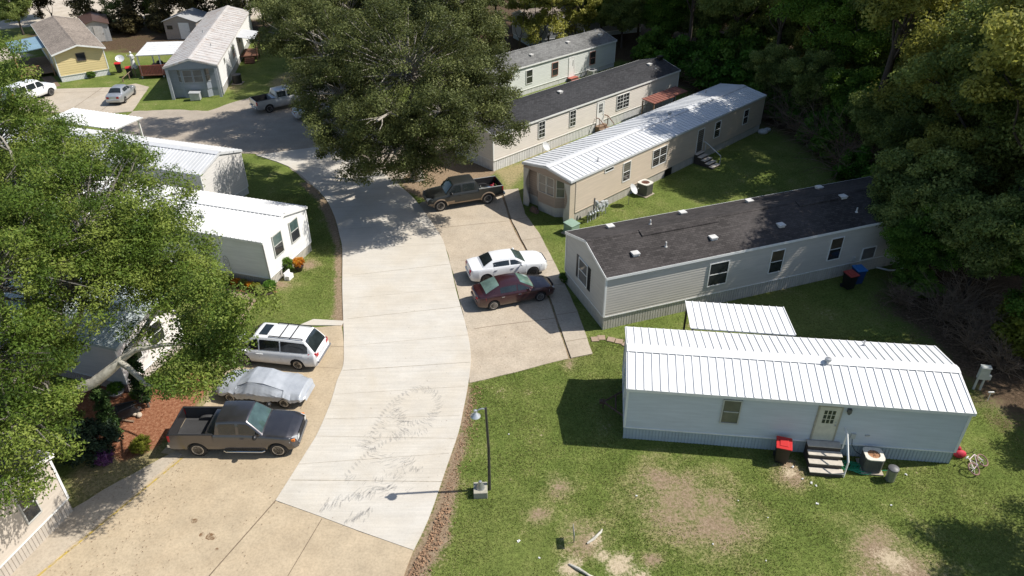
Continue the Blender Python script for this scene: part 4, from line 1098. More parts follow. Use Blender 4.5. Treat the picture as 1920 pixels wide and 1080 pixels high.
    # lamps, seams, handles, mirrors
    def lamp(nm, mat_, xa, xb, za, zb, wrap=.35):
        for sg in (-1, 1):
            q = MB()
            side = [(x, sg * (Yb(x, z_) + .008), z_) for x in (xa, xb) for z_ in (za, zb)]
            q.quad(side[0], side[2], side[3], side[1])
            xe = xb if xb > 0 else xa; hw = Yb(xe, (za + zb) / 2); s = 1 if xe > 0 else -1
            q.quad((xe + s * .01, sg * (hw + .004), za), (xe + s * .018, sg * hw * (1 - wrap), za), (xe + s * .018, sg * hw * (1 - wrap), zb), (xe + s * .01, sg * (hw + .004), zb))
            # top edge so it reads from above
            q.quad((xa, sg * (Yb(xa, zb) + .008), zb), (xb, sg * (Yb(xb, zb) + .008), zb), (xb, sg * Yb(xb, zb) * .92, zb + .015), (xa, sg * Yb(xa, zb) * .93, zb + .015))
            q.build(nm, mat_, t)
    lamp('headlight', HEADL, x1 - S.get('hl', .32), x1, S['hz'][0], S['hz'][1])
    if not S.get('bed'): lamp('tail_light', TAILL, x0, x0 + S.get('tl', .28), S['tz'][0], S['tz'][1], S.get('twrap', .35))
    q = MB(); hz = S['hz']; hwf = HW(x1)
    q.box(x1 + .002, x1 + .025, -hwf * .6, hwf * .6, hz[0] - .10, hz[1] + .02)
    for k in range(5): q.box(x1 + .025, x1 + .035, -hwf * .6, hwf * .6, hz[0] - .08 + k * .06, hz[0] - .065 + k * .06, 1)
    q.build('grille', [BLACK, S.get('grille_trim', DARKTRIM)], t)
    q = MB(); bz = sill + .18
    q.box(x1 - .08, x1 + .06, -hwf * .95, hwf * .95, bz, bz + .16); q.build('front_bumper', S.get('bumper', paint), t, bevel=.03)
    if not S.get('bed'):
        q = MB(); hwr = HW(x0); q.box(x0 - .06, x0 + .08, -hwr * .95, hwr * .95, bz, bz + .2); q.build('rear_bumper', S.get('bumper', paint), t, bevel=.04)
        q = MB(); q.box(x0 - .022, x0 - .002, -.26, .26, S['pz'], S['pz'] + .14); q.build('number_plate', PLATE, t)
    q = MB()
    for xx in S['seams']: side_patch(q, S, xx - .008, xx + .008, sill + .08, D(xx) - .03, .003, 0, 1)
    q.build('door_seam', BLACK, t)
    hm = S.get('handle', paint)
    for xx in S['handles']:
        for sg in (-1, 1):
            q = MB(); zz = D(xx) - .17; y = sg * (Yb(xx, zz) + .02); q.box(xx - .09, xx + .09, y - .018, y + .018, zz - .02, zz + .02); q.build('door_handle', hm, t, bevel=.008)
    for sg in (-1, 1):
        q = MB(); xm = S['mirror']; y = sg * (HW(xm) + .10); zz = D(xm) + .07; s = S.get('msize', 1)
        q.ball((xm, y, zz), .1 * s, 10, 6, 0, (.8, 1.15, .85)); q.tube([(xm, sg * HW(xm) * .88, zz - .05), (xm, y, zz - .03)], .03, 6); q.build('wing_mirror', S.get('mirror_paint', paint), t, 50)
    for a in ax:
        for sg in (-1, 1): make_wheel(t, a, sg * (hwm - .15 * S.get('ww', .24) / .24 - .005), r, S.get('ww', .22), S.get('rim', ALLOY), S.get('spokes', 6), sg)
    if S.get('flare'):
        for a in ax:
            for sg in (-1, 1):
                q = MB(); n = 14
                for i in range(n):
                    a0 = math.pi * i / n; a1 = math.pi * (i + 1) / n
                    P0 = []; 
                    for aa, rad, o in ((a0, ra * .98, .035), (a1, ra * .98, .035), (a1, ra * 1.14, .004), (a0, ra * 1.14, .004)):
                        P0.append((a + math.cos(aa) * rad, sg * (hwm + o), r * 1.0 + math.sin(aa) * rad))
                    q.quad(*(P0 if sg > 0 else P0[::-1]))
                q.build('wheel_flare', S['flare'], t, 60)
    if S.get('bed'):
        bxa, bxb = x0, bx0 - .03; top = S['bed_z']; fl = .72
        for sg in (-1, 1):
            q = MB(); xs_ = sorted(set([bxa, bxb] + [round(float(v), 3) for v in np.linspace(bxa, bxb, 16)] + [round(ax[0] + float(v), 3) for v in np.linspace(-ra, ra, 15)] + [ax[0] - ra - .002, ax[0] + ra + .002]))
            rows = []
            for x in xs_:
                zb_ = zbot(x); rr_ = []
                for f in (0, .2, .5, .8, 1):
                    z_ = zb_ + (top - zb_) * f; rr_.append((x, sg * hwm * np.interp((z_ - sill) / (top - sill), [0, .12, .35, .7, 1], [.93, .985, 1., .985, .965]), z_))
                rr_.append((x, sg * (hwm * .965 - .09), top)); rr_.append((x, sg * (hwm * .965 - .09), fl))
                rows.append(rr_)
            n = len(rows[0]); q.v += [p for rw in rows for p in rw]
            for i in range(len(rows) - 1):
                for j in range(n - 1):
                    ff = (i * n + j, (i + 1) * n + j, (i + 1) * n + j + 1, i * n + j + 1); q.f.append(ff if sg < 0 else ff[::-1])
                    zc = (rows[i][j][2] + rows[i + 1][j + 1][2]) / 2
                    q.m.append(2 if j >= 5 else (1 if (two and zc < two) else 0))
            q.f.append(tuple(range(n))); q.m.append(0)
            q.build('bed_side', [paint, S.get('paint2', paint), S.get('liner', DARKTRIM)], t, 38)
            q = MB(); q.box(bxa + .02, bxb, sg * (hwm * .965 - .10), sg * (hwm * .965 + .002), top + .001, top + .022) if sg > 0 else q.box(bxa + .02, bxb, -(hwm * .965 + .002), -(hwm * .965 - .10), top + .001, top + .022)
            q.build('bed_rail', S.get('rail', DARKTRIM), t)
            q = MB(); nn = 10; yy0 = sg * (hwm * .965 - .09); yy1 = sg * (hwm * .965 - .30)
            pf = [(ax[0] + math.cos(math.pi * k / nn) * ra * 1.0, fl + math.sin(math.pi * k / nn) * .22) for k in range(nn + 1)]
            q.slab([(x, yy0, z_) for x, z_ in pf], (0, yy1 - yy0, 0)); q.build('wheel_arch', S.get('liner', DARKTRIM), t, 50)
        q = MB(); iw = hwm * .965 - .092
        q.box(bxa + .07, bxb, -iw, iw, fl - .05, fl); q.box(bxb - .05, bxb, -iw, iw, fl + .001, top)
        for k in range(-9, 10): q.box(bxa + .1, bxb - .08, k * .075 - .014, k * .075 + .014, fl + .001, fl + .014)
        q.build('bed_floor', S.get('liner', DARKTRIM), t)
        q = MB(); q.box(bxa - .01, bxa + .065, -iw + .0, iw - .0, sill + .32, top + .01); q.build('tailgate', [paint], t, bevel=.012)
        q = MB(); q.box(bxa - .16, bxa - .02, -hwm * .93, hwm * .93, sill + .10, sill + .29); q.build('rear_bumper', CHROME if S.get('chrome_rear', 1) else DARKTRIM, t, bevel=.02)
        for sg in (-1, 1):
            q = MB(); q.box(bxa - .012, bxa + .10, min(sg * (hwm * .99), sg * (hwm * .86)), max(sg * (hwm * .99), sg * (hwm * .86)), top - .40, top - .05); q.build('tail_light', TAILL, t, bevel=.01)
        q = MB(); q.box(bxa - .18, bxa - .161, -.2, .2, sill + .13, sill + .26); q.build('number_plate', PLATE, t)
    return t

GREY_P = car_paint('graphite_paint', (.115, .11, .115), .85, .27, .8)
BLACK_P = car_paint('black_green_paint', (.030, .032, .030), .3, .35, .5)
TAN_P = car_paint('tan_lower_paint', (.30, .22, .15), .3, .4, .4)
WHITE_P = car_paint('white_car_paint', (.74, .75, .76), 0, .3, .6)
MAROON_P = car_paint('maroon_paint', (.048, .014, .017), .35, .25, .8)
SILVER_P = car_paint('silver_paint', (.50, .52, .54), .6, .3, .6)

def truck_spec(crew, paint, **kw):
    S = dict(r=.41, ww=.26, axles=(-1.84 - .0, 1.84), sill=.42, bed=True, bed_z=1.32,
             plan=[(-3.05, .93), (-2.9, .99), (0, 1.0), (2.2, .995), (2.55, .93), (2.76, .78)],
             deck=[(-3.05, 1.30), (.2, 1.30), (1.0, 1.27), (1.5, 1.22), (2.3, 1.15), (2.62, 1.06), (2.76, .98)],
             body_from=-.98 if not crew else -1.12, cab=(1.25, .58, -.78, -.93) if not crew else (1.38, .75, -.9, -1.06), roof=1.93, roof_w=.74, rear_up=True,
             windows=[(.20, .98), (-.70, .06)] if not crew else [(.22, 1.08), (-.82, .06)],
             seams=[1.18, .14, -.80] if not crew else [1.28, .16, -.95], handles=[.32, ] if not crew else [.32, -.72],
             hz=(.86, 1.08), hl=.34, mirror=.98, msize=1.35, paint=paint, crown=.06)
    S.update(kw); return S
# grey extended-cab truck in the left lot
S = truck_spec(False, GREY_P, mirror_paint=BLACK, bumper=flat('steel_grey_bumper', (.2, .2, .2), .35, .6), liner=flat('bed_liner', (.05, .05, .052), .7), handle=GREY_P)
tr = make_car('pickup_truck', 'grey extended-cab pickup truck with empty open bed, nearest in the left lot', 'pickup truck', (-12.52, 25.0, .022), R(-.8), S)
for sg in (-1, 1):
    q = MB(); q.tube([(-.6, sg * 1.0, .43), (-.5, sg * 1.06, .42), (1.15, sg * 1.06, .42), (1.25, sg * 1.0, .43)], .045, 8); q.build('running_board', CHROME, tr, 50)
    q = MB(); q.box(2.5, 2.66, sg * .86 - .05, sg * .86 + .05, .9, 1.02); q.build('indicator', AMBER, tr)
# black and tan crew-cab truck in the right bay
S = truck_spec(True, BLACK_P, paint2=TAN_P, two_tone=.66, flare=TAN_P, r=.44, rim=ALLOY, mirror_paint=BLACK, bumper=TAN_P, rail=flat('silver_rail', (.45, .46, .45), .4, .5), grille_trim=CHROME, wglass=glass_mat('dark_green_screen', (.015, .03, .022)), sill=.46)
S2 = dict(S)
bt = make_car('pickup_truck', 'black crew-cab pickup truck with tan lower body and wheel rim in its bed', 'pickup truck', (-3.8, 50.25, .022), R(199.3), S2)
# contents of its bed
t = thing('spare_wheel_rim', 'chrome rim lying in the bed of the black pickup', 'wheel rim')
M = bt.matrix_world
t.location = (-3.8 + math.cos(R(199.3)) * -2.05 - math.sin(R(199.3)) * .1, 50.25 + math.sin(R(199.3)) * -2.05 + math.cos(R(199.3)) * .1, .98)
q = MB(); q.lathe([(.20, -.1), (.30, -.09), (.34, -.02), (.34, .05), (.27, .10), (.20, .07), (.20, -.1)], 24)
for v_ in range(len(q.v)): x, y, z_ = q.v[v_]; q.v[v_] = (x, y * .9 + z_ * .3, z_ * .9 - y * .35)
q.build('rim', CHROME, t, 50); q = MB(); q.lathe([(0, .0), (.12, .02), (.14, -.04)], 12); q.build('hub', STEEL, t)
rr = random.Random(9); q = MB()
bx = Vector((math.cos(R(199.3)), math.sin(R(199.3)))); by = Vector((-bx.y, bx.x))
for k in range(14):
    a = Vector((-3.8, 50.25)) + bx * rr.uniform(-1.7, -1.1) + by * rr.uniform(-.6, .6); b = a + Vector((rr.uniform(-.5, .5), rr.uniform(-.5, .5)))
    q.tube([(a.x, a.y, .80 + rr.random() * .25), ((a.x + b.x) / 2, (a.y + b.y) / 2, .9 + rr.random() * .3), (b.x, b.y, .82 + rr.random() * .2)], .03, 5)
tag(q.build('scrap_pile', flat('scrap_metal', (.2, .21, .2), .6, .3, var=.6, scale=8)), 'tangled scrap tubes in the bed of the black pickup', 'scrap', kind='stuff')
q = MB(); c = Vector((-3.8, 50.25)) + bx * -2.55 + by * -.25
q.ball((c.x, c.y, .88), .17, 10, 6, 0, (1.2, .8, .7)); q.ball((c.x + .1, c.y + .1, .98), .09, 8, 5)
tag(q.build('gas_can', flat('dark_red_plastic', (.24, .02, .03), .4)), 'dark red can in the bed of the black pickup', 'can')

# white sedan with rounded cabin
def sedan_spec(L, hw, roof, r, paint, **kw):
    f = L / 5.0
    S = dict(r=r, ww=.22, axles=(-1.52 * f, 1.50 * f), sill=.26,
             plan=[(-2.5 * f, hw * .74), (-2.38 * f, hw * .88), (-2.0 * f, hw * .97), (-1 * f, hw), (1.2 * f, hw), (2.0 * f, hw * .95), (2.35 * f, hw * .84), (2.5 * f, hw * .68)],
             deck=[(-2.5 * f, .88), (-2.4 * f, .98), (-1.6 * f, 1.02), (0, 1.0), (.9 * f, .97), (1.6 * f, .90), (2.2 * f, .80), (2.5 * f, .66)],
             cab=(1.05 * f, .28 * f, -1.05 * f, -1.78 * f), roof=roof, roof_w=hw * .66,
             windows=[(.06 * f, .82 * f), (-1.05 * f, -.02 * f)], seams=[1.0 * f, .02 * f, -1.0 * f], handles=[.14 * f, -.92 * f],
             hz=(.58, .72), hl=.42 * f, tz=(.68, .86), tl=.36 * f, pz=.52, mirror=.72 * f, paint=paint, crown=.04, spokes=10)
    S.update(kw); return S
S = sedan_spec(5.0, .94, 1.48, .36, WHITE_P, deck=[(-2.5, .92), (-2.42, 1.06), (-1.6, 1.10), (0, 1.08), (.9, 1.05), (1.6, 1.0), (2.2, .92), (2.5, .78)], tz=(.70, 1.0), tl=.16, hz=(.66, .84), rim=DARKALLOY, handle=CHROME, cab=(1.1, .35, -.98, -1.72), wglass=glass_mat('deep_screen', (.03, .045, .04)))
make_car('sedan', 'white four-door sedan with dark rear window, beside the maroon one', 'car', (-.35, 39.9, .022), R(15.8), S)
S = sedan_spec(4.85, .925, 1.46, .335, MAROON_P, spokes=12, handle=CHROME, cab=(1.15, .2, -.95, -2.0), rglass=glass_mat('pale_green_rear', (.10, .15, .13)), wglass=glass_mat('pale_green_screen', (.07, .12, .10)), tz=(.76, .90), tl=.5, twrap=.5)
make_car('sedan', 'dark maroon four-door sedan with pale green rear window', 'car', (.06, 37.05, .022), R(18.1), S)
S = sedan_spec(4.5, .87, 1.44, .31, SILVER_P, twrap=.4, tz=(.72, .92))
make_car('sedan', 'silver four-door sedan on the far driveway by the yellow home', 'car', (-40.65, 75.35, .03), R(94), S)
S = sedan_spec(4.6, .88, 1.44, .32, car_paint('offwhite_paint', (.6, .61, .62), .2, .3))
make_car('sedan', 'pale sedan almost hidden beneath the oak, past the silver pickup', 'car', (-19.0, 69.8, .012), R(28), S)
# white minivan
VAN = dict(r=.35, ww=.22, axles=(-1.46, 1.57), sill=.27, plan=[(-2.54, .84), (-2.42, .93), (-1.9, .985), (1.3, .985), (2.0, .93), (2.4, .80), (2.54, .66)],
           deck=[(-2.54, .98), (-2.4, 1.08), (0, 1.05), (1.4, 1.02), (1.95, .97), (2.25, .86), (2.45, .74), (2.54, .62)],
           cab=(2.02, .85, -1.92, -2.47), roof=1.74, roof_w=.70, windows=[(.64, 1.66), (-.55, .56), (-2.1, -.62)], seams=[1.35, .6, -.60], handles=[.68, .48],
           hz=(.66, .84), hl=.5, tz=(.86, 1.08), tl=.42, twrap=.3, pz=.78, mirror=1.3, paint=WHITE_P, crown=.05, rg=.02, wglass=CARGLASS, spokes=10)
vt = make_car('minivan', 'white minivan with black roof rails and sunroof, left lot', 'minivan', (-12.62, 31.45, .022), R(170.2), VAN)
for sg in (-1, 1):
    q = MB(); q.tube([(.05, sg * .60, 1.78), (0, sg * .60, 1.83), (-1.75, sg * .60, 1.83), (-1.85, sg * .60, 1.78)], .028, 6); q.build('roof_rail', BLACK, vt)
q = MB()
for x in (-.55, -1.15): q.box(x - .025, x + .025, -.58, .58, 1.80, 1.825)
q.build('cross_bar', BLACK, vt)
q = MB(); q.box(.20, .68, -.46, .46, 1.762, 1.79); q.build('sunroof', CARGLASS, vt, bevel=.01)
q = MB(); q.box(-2.66, -2.58, -.84, .84, .56, .64); q.build('bumper_step', flat('grey_plastic', (.16, .16, .17), .6), vt)
# white suv on the far left driveway
SUV = dict(r=.39, ww=.25, axles=(-1.6, 1.65), sill=.38, plan=[(-2.7, .92), (-2.6, .98), (0, 1.0), (2.1, .98), (2.4, .9), (2.6, .76)],
           deck=[(-2.7, 1.22), (0, 1.22), (1.2, 1.20), (2.2, 1.14), (2.5, 1.0), (2.6, .9)], cab=(1.35, .72, -2.4, -2.62), roof=1.9, roof_w=.76,
           windows=[(.28, 1.1), (-.85, .16), (-2.25, -.95)], seams=[1.2, .2, -.9], handles=[.36, -.72], hz=(.86, 1.04), tz=(.9, 1.5), tl=.14, twrap=.14, pz=.9, mirror=1.0, msize=1.2, paint=WHITE_P, crown=.05, rg=.3)
make_car('suv', 'white sport utility vehicle at the far left, partly behind leaves', 'suv', (-50.1, 75.3, .03), R(72), SUV)
# silver pickup under the far oak
S = truck_spec(True, SILVER_P, mirror_paint=BLACK, bumper=CHROME, grille_trim=CHROME)
make_car('pickup_truck', 'silver pickup truck half under the far oak, tailgate to the lane', 'pickup truck', (-23.0, 72.6, .012), R(36), S)

# car under a silver cover
def covered_car():
    t = thing('covered_car', 'low car under a wrinkled silver cover, between the minivan and the grey pickup', 'car', (-12.55, 28.4, .022), R(171), 'parked cars and trucks')
    m = MB(); nx, ny = 90, 30; rr = random.Random(5)
    dx = [-2.35, -2.2, -1.5, -1.2, -.35, .45, 1.15, 1.9, 2.3, 2.4]; dz = [.62, .84, .92, .98, 1.28, 1.27, .92, .84, .66, .5]
    px = [-2.4, -2.25, -1.6, 0, 1.4, 2.0, 2.3, 2.4]; pw = [.55, .80, .92, .95, .93, .84, .6, .42]
    folds = [(rr.uniform(-2, 2), rr.uniform(-1, 1), rr.uniform(0, 3.14), rr.uniform(.008, .022), rr.uniform(4, 9)) for _ in range(12)]
    g = []
    for i in range(nx + 1):
        x = -2.4 + 4.8 * i / nx; H_ = float(np.interp(x, dx, dz)); Wd = float(np.interp(x, px, pw)) + .03; row = []
        hem = .40 + .05 * math.sin(x * 5) + .02 * math.sin(x * 23)
        for a in (ax_ for ax_ in (-1.42, 1.42)):
            if abs(x - a) < .34: hem = max(hem, .34 + .34 - abs(x - a) * .8)
        for j in range(ny + 1):
            s = -1 + 2 * j / ny; a = abs(s); sg = 1 if s > 0 else -1
            if a < .5: y = a / .5 * Wd * .66; z_ = H_ - .05 * (a / .5) ** 2
            else:
                f = (a - .5) / .5; y = Wd * (.66 + .34 * min(1, f * 1.7) ** .8); zz = H_ - .05; drop = (zz - .86) if zz > .86 else 0
                z_ = zz - (zz - hem) * f ** (1.15)
                if zz > .9: y = Wd * (.62 + .38 * min(1, max(0, (H_ - .1 - z_) / max(.1, (H_ - .86)))))
            w = 0
            for fx, fy, fa, am, fr in folds:
                d = (x - fx) * math.cos(fa) + (sg * y - fy) * math.sin(fa); e = -(x - fx) * math.sin(fa) + (sg * y - fy) * math.cos(fa)
                w += am * math.sin(d * fr) * math.exp(-(d * d) / .35 - e * e / .9)
            w += .006 * math.sin(x * 23 + a * 3) * max(0, a - .6) * 2.2 + .02 * math.sin(x * 9 + 1 + a * 4) * max(0, a - .5)
            row.append((x, sg * (y + (w * 1.2 if a > .5 else 0)), z_ + w))
        g.append(row)
    for i in range(nx):
        for j in range(ny): m.quad(g[i][j], g[i + 1][j], g[i + 1][j + 1], g[i][j + 1])
    n = ny + 1
    for e in (0, nx):   # hanging ends
        for j in range(ny):
            a, b = g[e][j], g[e][j + 1]; d = -.06 if e == 0 else .06
            m.quad(a, b, (b[0] + d, b[1], .36), (a[0] + d, a[1], .36))
    cm, nt, bs = nodes('silver_cover'); co = co_obj(nt)
    nt.links.new(ramp(nt, noise(nt, co, 2, 5), [(.3, (.36, .385, .42)), (.7, (.46, .485, .52))]).outputs[0], bs.inputs['Base Color'])
    bs.inputs['Metallic'].default_value = .2; bs.inputs['Roughness'].default_value = .38
    n1 = noise(nt, co, 3, 4, .55, 1.5); bump(nt, bs, n1, .22, .05)
    m.build('cover', cm, t, 60)
    for a in (-1.42, 1.42):
        for sg in (-1, 1): make_wheel(t, a, sg * .80, .33, .22, ALLOY, 6, sg)
    q = MB(); q.box(-2.0, 2.0, -.6, .6, .2, .5); q.build('chassis', BLACK, t)
covered_car()
# ------------------------------------------------------------------ trees and shrubs
BARK = flat('grey_bark', (.32, .29, .25), .9, var=.35, scale=5, bmp=.4)
PALEBARK = flat('pale_lichen_bark', (.46, .44, .38), .9, var=.35, scale=4, dirt=((.16, .14, .11), .6), bmp=.4)
DARKBARK = flat('dark_bark', (.07, .055, .045), .95, var=.35, scale=5, bmp=.4)
LEAF_L = leaf_mat('sunny_oak_leaf', (.030, .056, .010), (.095, .150, .024), (.205, .25, .052), .22)
LEAF_C = leaf_mat('live_oak_leaf', (.040, .050, .016), (.118, .138, .044), (.25, .26, .10), .18)
LEAF_W1 = leaf_mat('wood_leaf_dark', (.065, .095, .030), (.18, .235, .07), (.36, .40, .13), .38)
LEAF_W2 = leaf_mat('wood_leaf_olive', (.10, .11, .025), (.26, .27, .065), (.46, .44, .12), .38)
LEAF_W3 = leaf_mat('wood_leaf_green', (.045, .09, .016), (.12, .22, .035), (.24, .36, .07), .38)
LEAF_V = leaf_mat('vine_leaf', (.02, .055, .008), (.07, .17, .02), (.16, .29, .05), .3)
LEAF_P = leaf_mat('purple_leaf', (.05, .015, .05), (.12, .04, .12), (.25, .12, .26), .15)
LEAF_D = leaf_mat('deep_green_leaf', (.012, .024, .014), (.028, .05, .028), (.07, .10, .06), .08)
LEAF_T = leaf_mat('thin_autumn_leaf', (.03, .026, .012), (.085, .07, .032), (.17, .15, .06), .2)
LEAF_Y = leaf_mat('yellow_green_leaf', (.07, .08, .01), (.20, .22, .03), (.33, .33, .06), .3)
LEAF_R = leaf_mat('orange_red_leaf', (.30, .06, .01), (.62, .22, .02), (.75, .45, .05), .2)

def leaf_mesh(name, pts, nrm, ln, wd, rnd, mat_):
    """one diamond leaf per point"""
    n = len(pts); r = np.random.RandomState(7)
    t = r.randn(n, 3); t -= (t * nrm).sum(1)[:, None] * nrm; t /= np.linalg.norm(t, axis=1)[:, None] + 1e-9
    b = np.cross(nrm, t); s = (.7 + .6 * r.rand(n))[:, None]
    v = np.stack([pts - t * ln / 2 * s, pts + b * wd / 2 * s, pts + t * ln / 2 * s, pts - b * wd / 2 * s], 1).reshape(-1, 3)
    me = bpy.data.meshes.new(name)
    me.vertices.add(4 * n); me.vertices.foreach_set('co', v.ravel().astype(np.float32))
    me.loops.add(4 * n); me.loops.foreach_set('vertex_index', np.arange(4 * n, dtype=np.int32))
    me.polygons.add(n); me.polygons.foreach_set('loop_start', np.arange(0, 4 * n, 4, dtype=np.int32))
    me.update(calc_edges=True)
    at = me.attributes.new('rnd', 'FLOAT', 'FACE'); at.data.foreach_set('value', rnd.astype(np.float32))
    me.materials.append(mat_); return me

def crown(name, lobes, n, ln, wd, mat_, seed=1, clump=.6, cden=1.0, up=.5, shell=.62, centres=None):
    """lobes: (x,y,z,rx,ry,rz). leaves grow in clumps set through the outer part of each lobe"""
    r = np.random.RandomState(seed)
    area = np.array([l[3] * l[4] + l[3] * l[5] + l[4] * l[5] for l in lobes]); share = area / area.sum()
    P, Nn, Q = [], [], []; cl_out = []
    for l, sh in zip(lobes, share):
        m = max(4, int(cden * (l[3] * l[4] + l[3] * l[5] + l[4] * l[5]) / 3 / (clump ** 2) * 3.2))
        d = r.randn(m, 3); d[:, 2] += .25; d /= np.linalg.norm(d, axis=1)[:, None]
        rad = shell + (1.04 - shell) * r.rand(m) ** .7
        c = np.array(l[:3]) + d * rad[:, None] * np.array(l[3:6])
        keep = c[:, 2] > .25; c = c[keep]; d = d[keep]; m = len(c)
        if m == 0: continue
        cs = clump * (.55 + .9 * r.rand(m)); tone = r.rand(m)
        k = int(n * sh); w = cs ** 2; w /= w.sum(); ci = r.choice(m, k, p=w)
        e = r.randn(k, 3); e /= np.linalg.norm(e, axis=1)[:, None]
        rr_ = r.rand(k) ** .45
        p = c[ci] + e * (rr_ * cs[ci])[:, None] * np.array([1.15, 1.15, .75])
        nn = e * .55 + r.randn(k, 3) * .6 + np.array([0, 0, up]); nn /= np.linalg.norm(nn, axis=1)[:, None]
        P.append(p); Nn.append(nn); Q.append(np.clip(.68 * tone[ci] + .32 * r.rand(k), 0, 1)); cl_out.append(c)
    P = np.concatenate(P); Nn = np.concatenate(Nn); Q = np.concatenate(Q)
    if centres is not None: centres.append(cl_out)
    return leaf_mesh(name, P, Nn, ln, wd, Q, mat_)

def limbs(base, fork, lobes, centres, r0, seed=1, twigs=.22, n=6, rmin=.02, zskip=99, xskip=99):
    m = MB(); rr_ = random.Random(seed)
    base = Vector(base); fork = Vector(fork)
    mid = base.lerp(fork, .5) + Vector((rr_.uniform(-.2, .2), rr_.uniform(-.2, .2), 0))
    m.tube([base + Vector((0, 0, -.3)), base + Vector((0, 0, .25)), mid, fork], [r0 * 1.5, r0 * 1.1, r0 * .9, r0 * .8], 10)
    for l, cs in zip(lobes, centres):
        if l[2] > zskip or l[0] > xskip: continue
        c = Vector(l[:3]); s = fork.lerp(base, rr_.uniform(0, .25))
        w_ = max(.5, (c - s).length * .13)
        a = s.lerp(c, .35) + Vector((rr_.uniform(-w_, w_), rr_.uniform(-w_, w_), rr_.uniform(-.2, w_)))
        b = s.lerp(c, .7) + Vector((rr_.uniform(-w_, w_), rr_.uniform(-w_, w_), rr_.uniform(-.2, w_)))
        rb = r0 * .45 * min(1, max(l[3:6]) / 4 + .3)
        cv = catmull([tuple(q_) for q_ in (s, a, b, c)], 4); m.tube(cv, [rb * (1 - .6 * k_ / (len(cv) - 1)) for k_ in range(len(cv))], n)
        for q in cs:
            if rr_.random() < twigs:
                q = Vector(q); s2 = b.lerp(c, rr_.random()); k = s2.lerp(q, .5) + Vector((rr_.uniform(-.3, .3), rr_.uniform(-.3, .3), rr_.uniform(-.2, .3)))
                m.tube([s2, k, q], [rb * .3, max(rmin, rb * .18), rmin * .6], 4, cap=False)
    return m

def hero_tree(name, label, base, fork, lobes, n, ln, wd, mat_, bark, r0, seed, clump, group, **kw):
    cs = []; t = thing(name, label, 'tree', base, 0, group)
    loc = [(l[0] - base[0], l[1] - base[1], *l[2:]) for l in lobes]
    me = crown(name + '_leaves', loc, n, ln, wd, mat_, seed, clump, centres=cs, **kw)
    o = bpy.data.objects.new('crown', me); COL.objects.link(o); o.parent = t
    f = (fork[0] - base[0], fork[1] - base[1], fork[2])
    limbs((0, 0, 0), f, loc, cs[0], r0, seed, twigs=.42, rmin=.03, zskip=12, xskip=5.5 if r0 < .4 else 99).build('trunk', bark, t, 60)
    return t

T2_L = [(-21.5, 25.5, 9, 5.0, 4.8, 3.6), (-19.2, 30.6, 9.3, 4.2, 4.2, 3.0), (-16.3, 28.6, 8.2, 2.8, 3.0, 2.0), (-14.6, 27.6, 7.2, 1.7, 1.7, 1.2), (-21.7, 34.0, 9.6, 3.3, 3.3, 2.3),
        (-26, 31, 9.5, 4.5, 4.5, 3.2), (-26.2, 38, 14.1, 1.5, 1.5, 1.2), (-26.2, 36.8, 12.6, 1.1, 1.1, 1.0), (-27.5, 37.5, 10.3, 3.0, 3.0, 2.2), (-24.6, 36.5, 10.3, 2.0, 2.0, 1.5), (-27, 35.5, 12, 1.8, 1.8, 1.5), (-20.3, 21.6, 7.3, 3.6, 3.6, 2.6), (-18.2, 18.9, 6.0, 2.6, 2.3, 1.6), (-24, 20, 8, 5, 5, 3.5),
        (-15.4, 27.2, 6.9, 1.0, .9, .6), (-12.6, 23.9, 6.9, 1.4, 1.1, .8), (-11.5, 22.9, 6.5, 1.15, 1.0, .7), (-11.9, 22.2, 7.1, 1.7, 1.1, .7), (-10.9, 22.6, 7.9, 1.2, .9, .6), (-14.9, 24.1, 4.6, .8, .7, .4), (-16.6, 26.0, 5.6, .7, .6, .4), (-19.3, 24.6, 5.4, 1.2, .9, .7), (-18.6, 27.6, 8.2, 3.2, 3, 2.2), (-17.9, 21.6, 6.0, 1.1, 1.0, .6), (-12.4, 24.0, 8.6, 1.4, 1.2, .9), (-12.1, 21.1, 7.1, 1.4, .8, .5), (-10.4, 22.6, 9.2, 1.3, 1.0, .7), (-13.8, 26.6, 7.6, 1.3, 1.1, .8)]
t2 = hero_tree('oak_tree', 'large sunlit green oak covering the left of the lane, pale limb above the mulch bed', (-22.2, 26.2, 0), (-21.2, 25.6, 4.2), T2_L, 380000, .135, .058, LEAF_L, flat('oak_limb_bark', (.22, .20, .17), .9, var=.3, scale=4), .36, 11, .55, 'large oaks over the lane', shell=.5)
m = MB(); o = Vector((-22.2, 26.2, 0))
def lp(*pts): return [Vector(p) - o for p in pts]
m.tube(lp((-21.4, 25.2, 2.2), (-20.1, 24.9, 3.0), (-18.6, 25.1, 3.6), (-17.9, 25.2, 4.1), (-17.2, 25.5, 4.6)), [.29, .26, .24, .22, .18], 10)
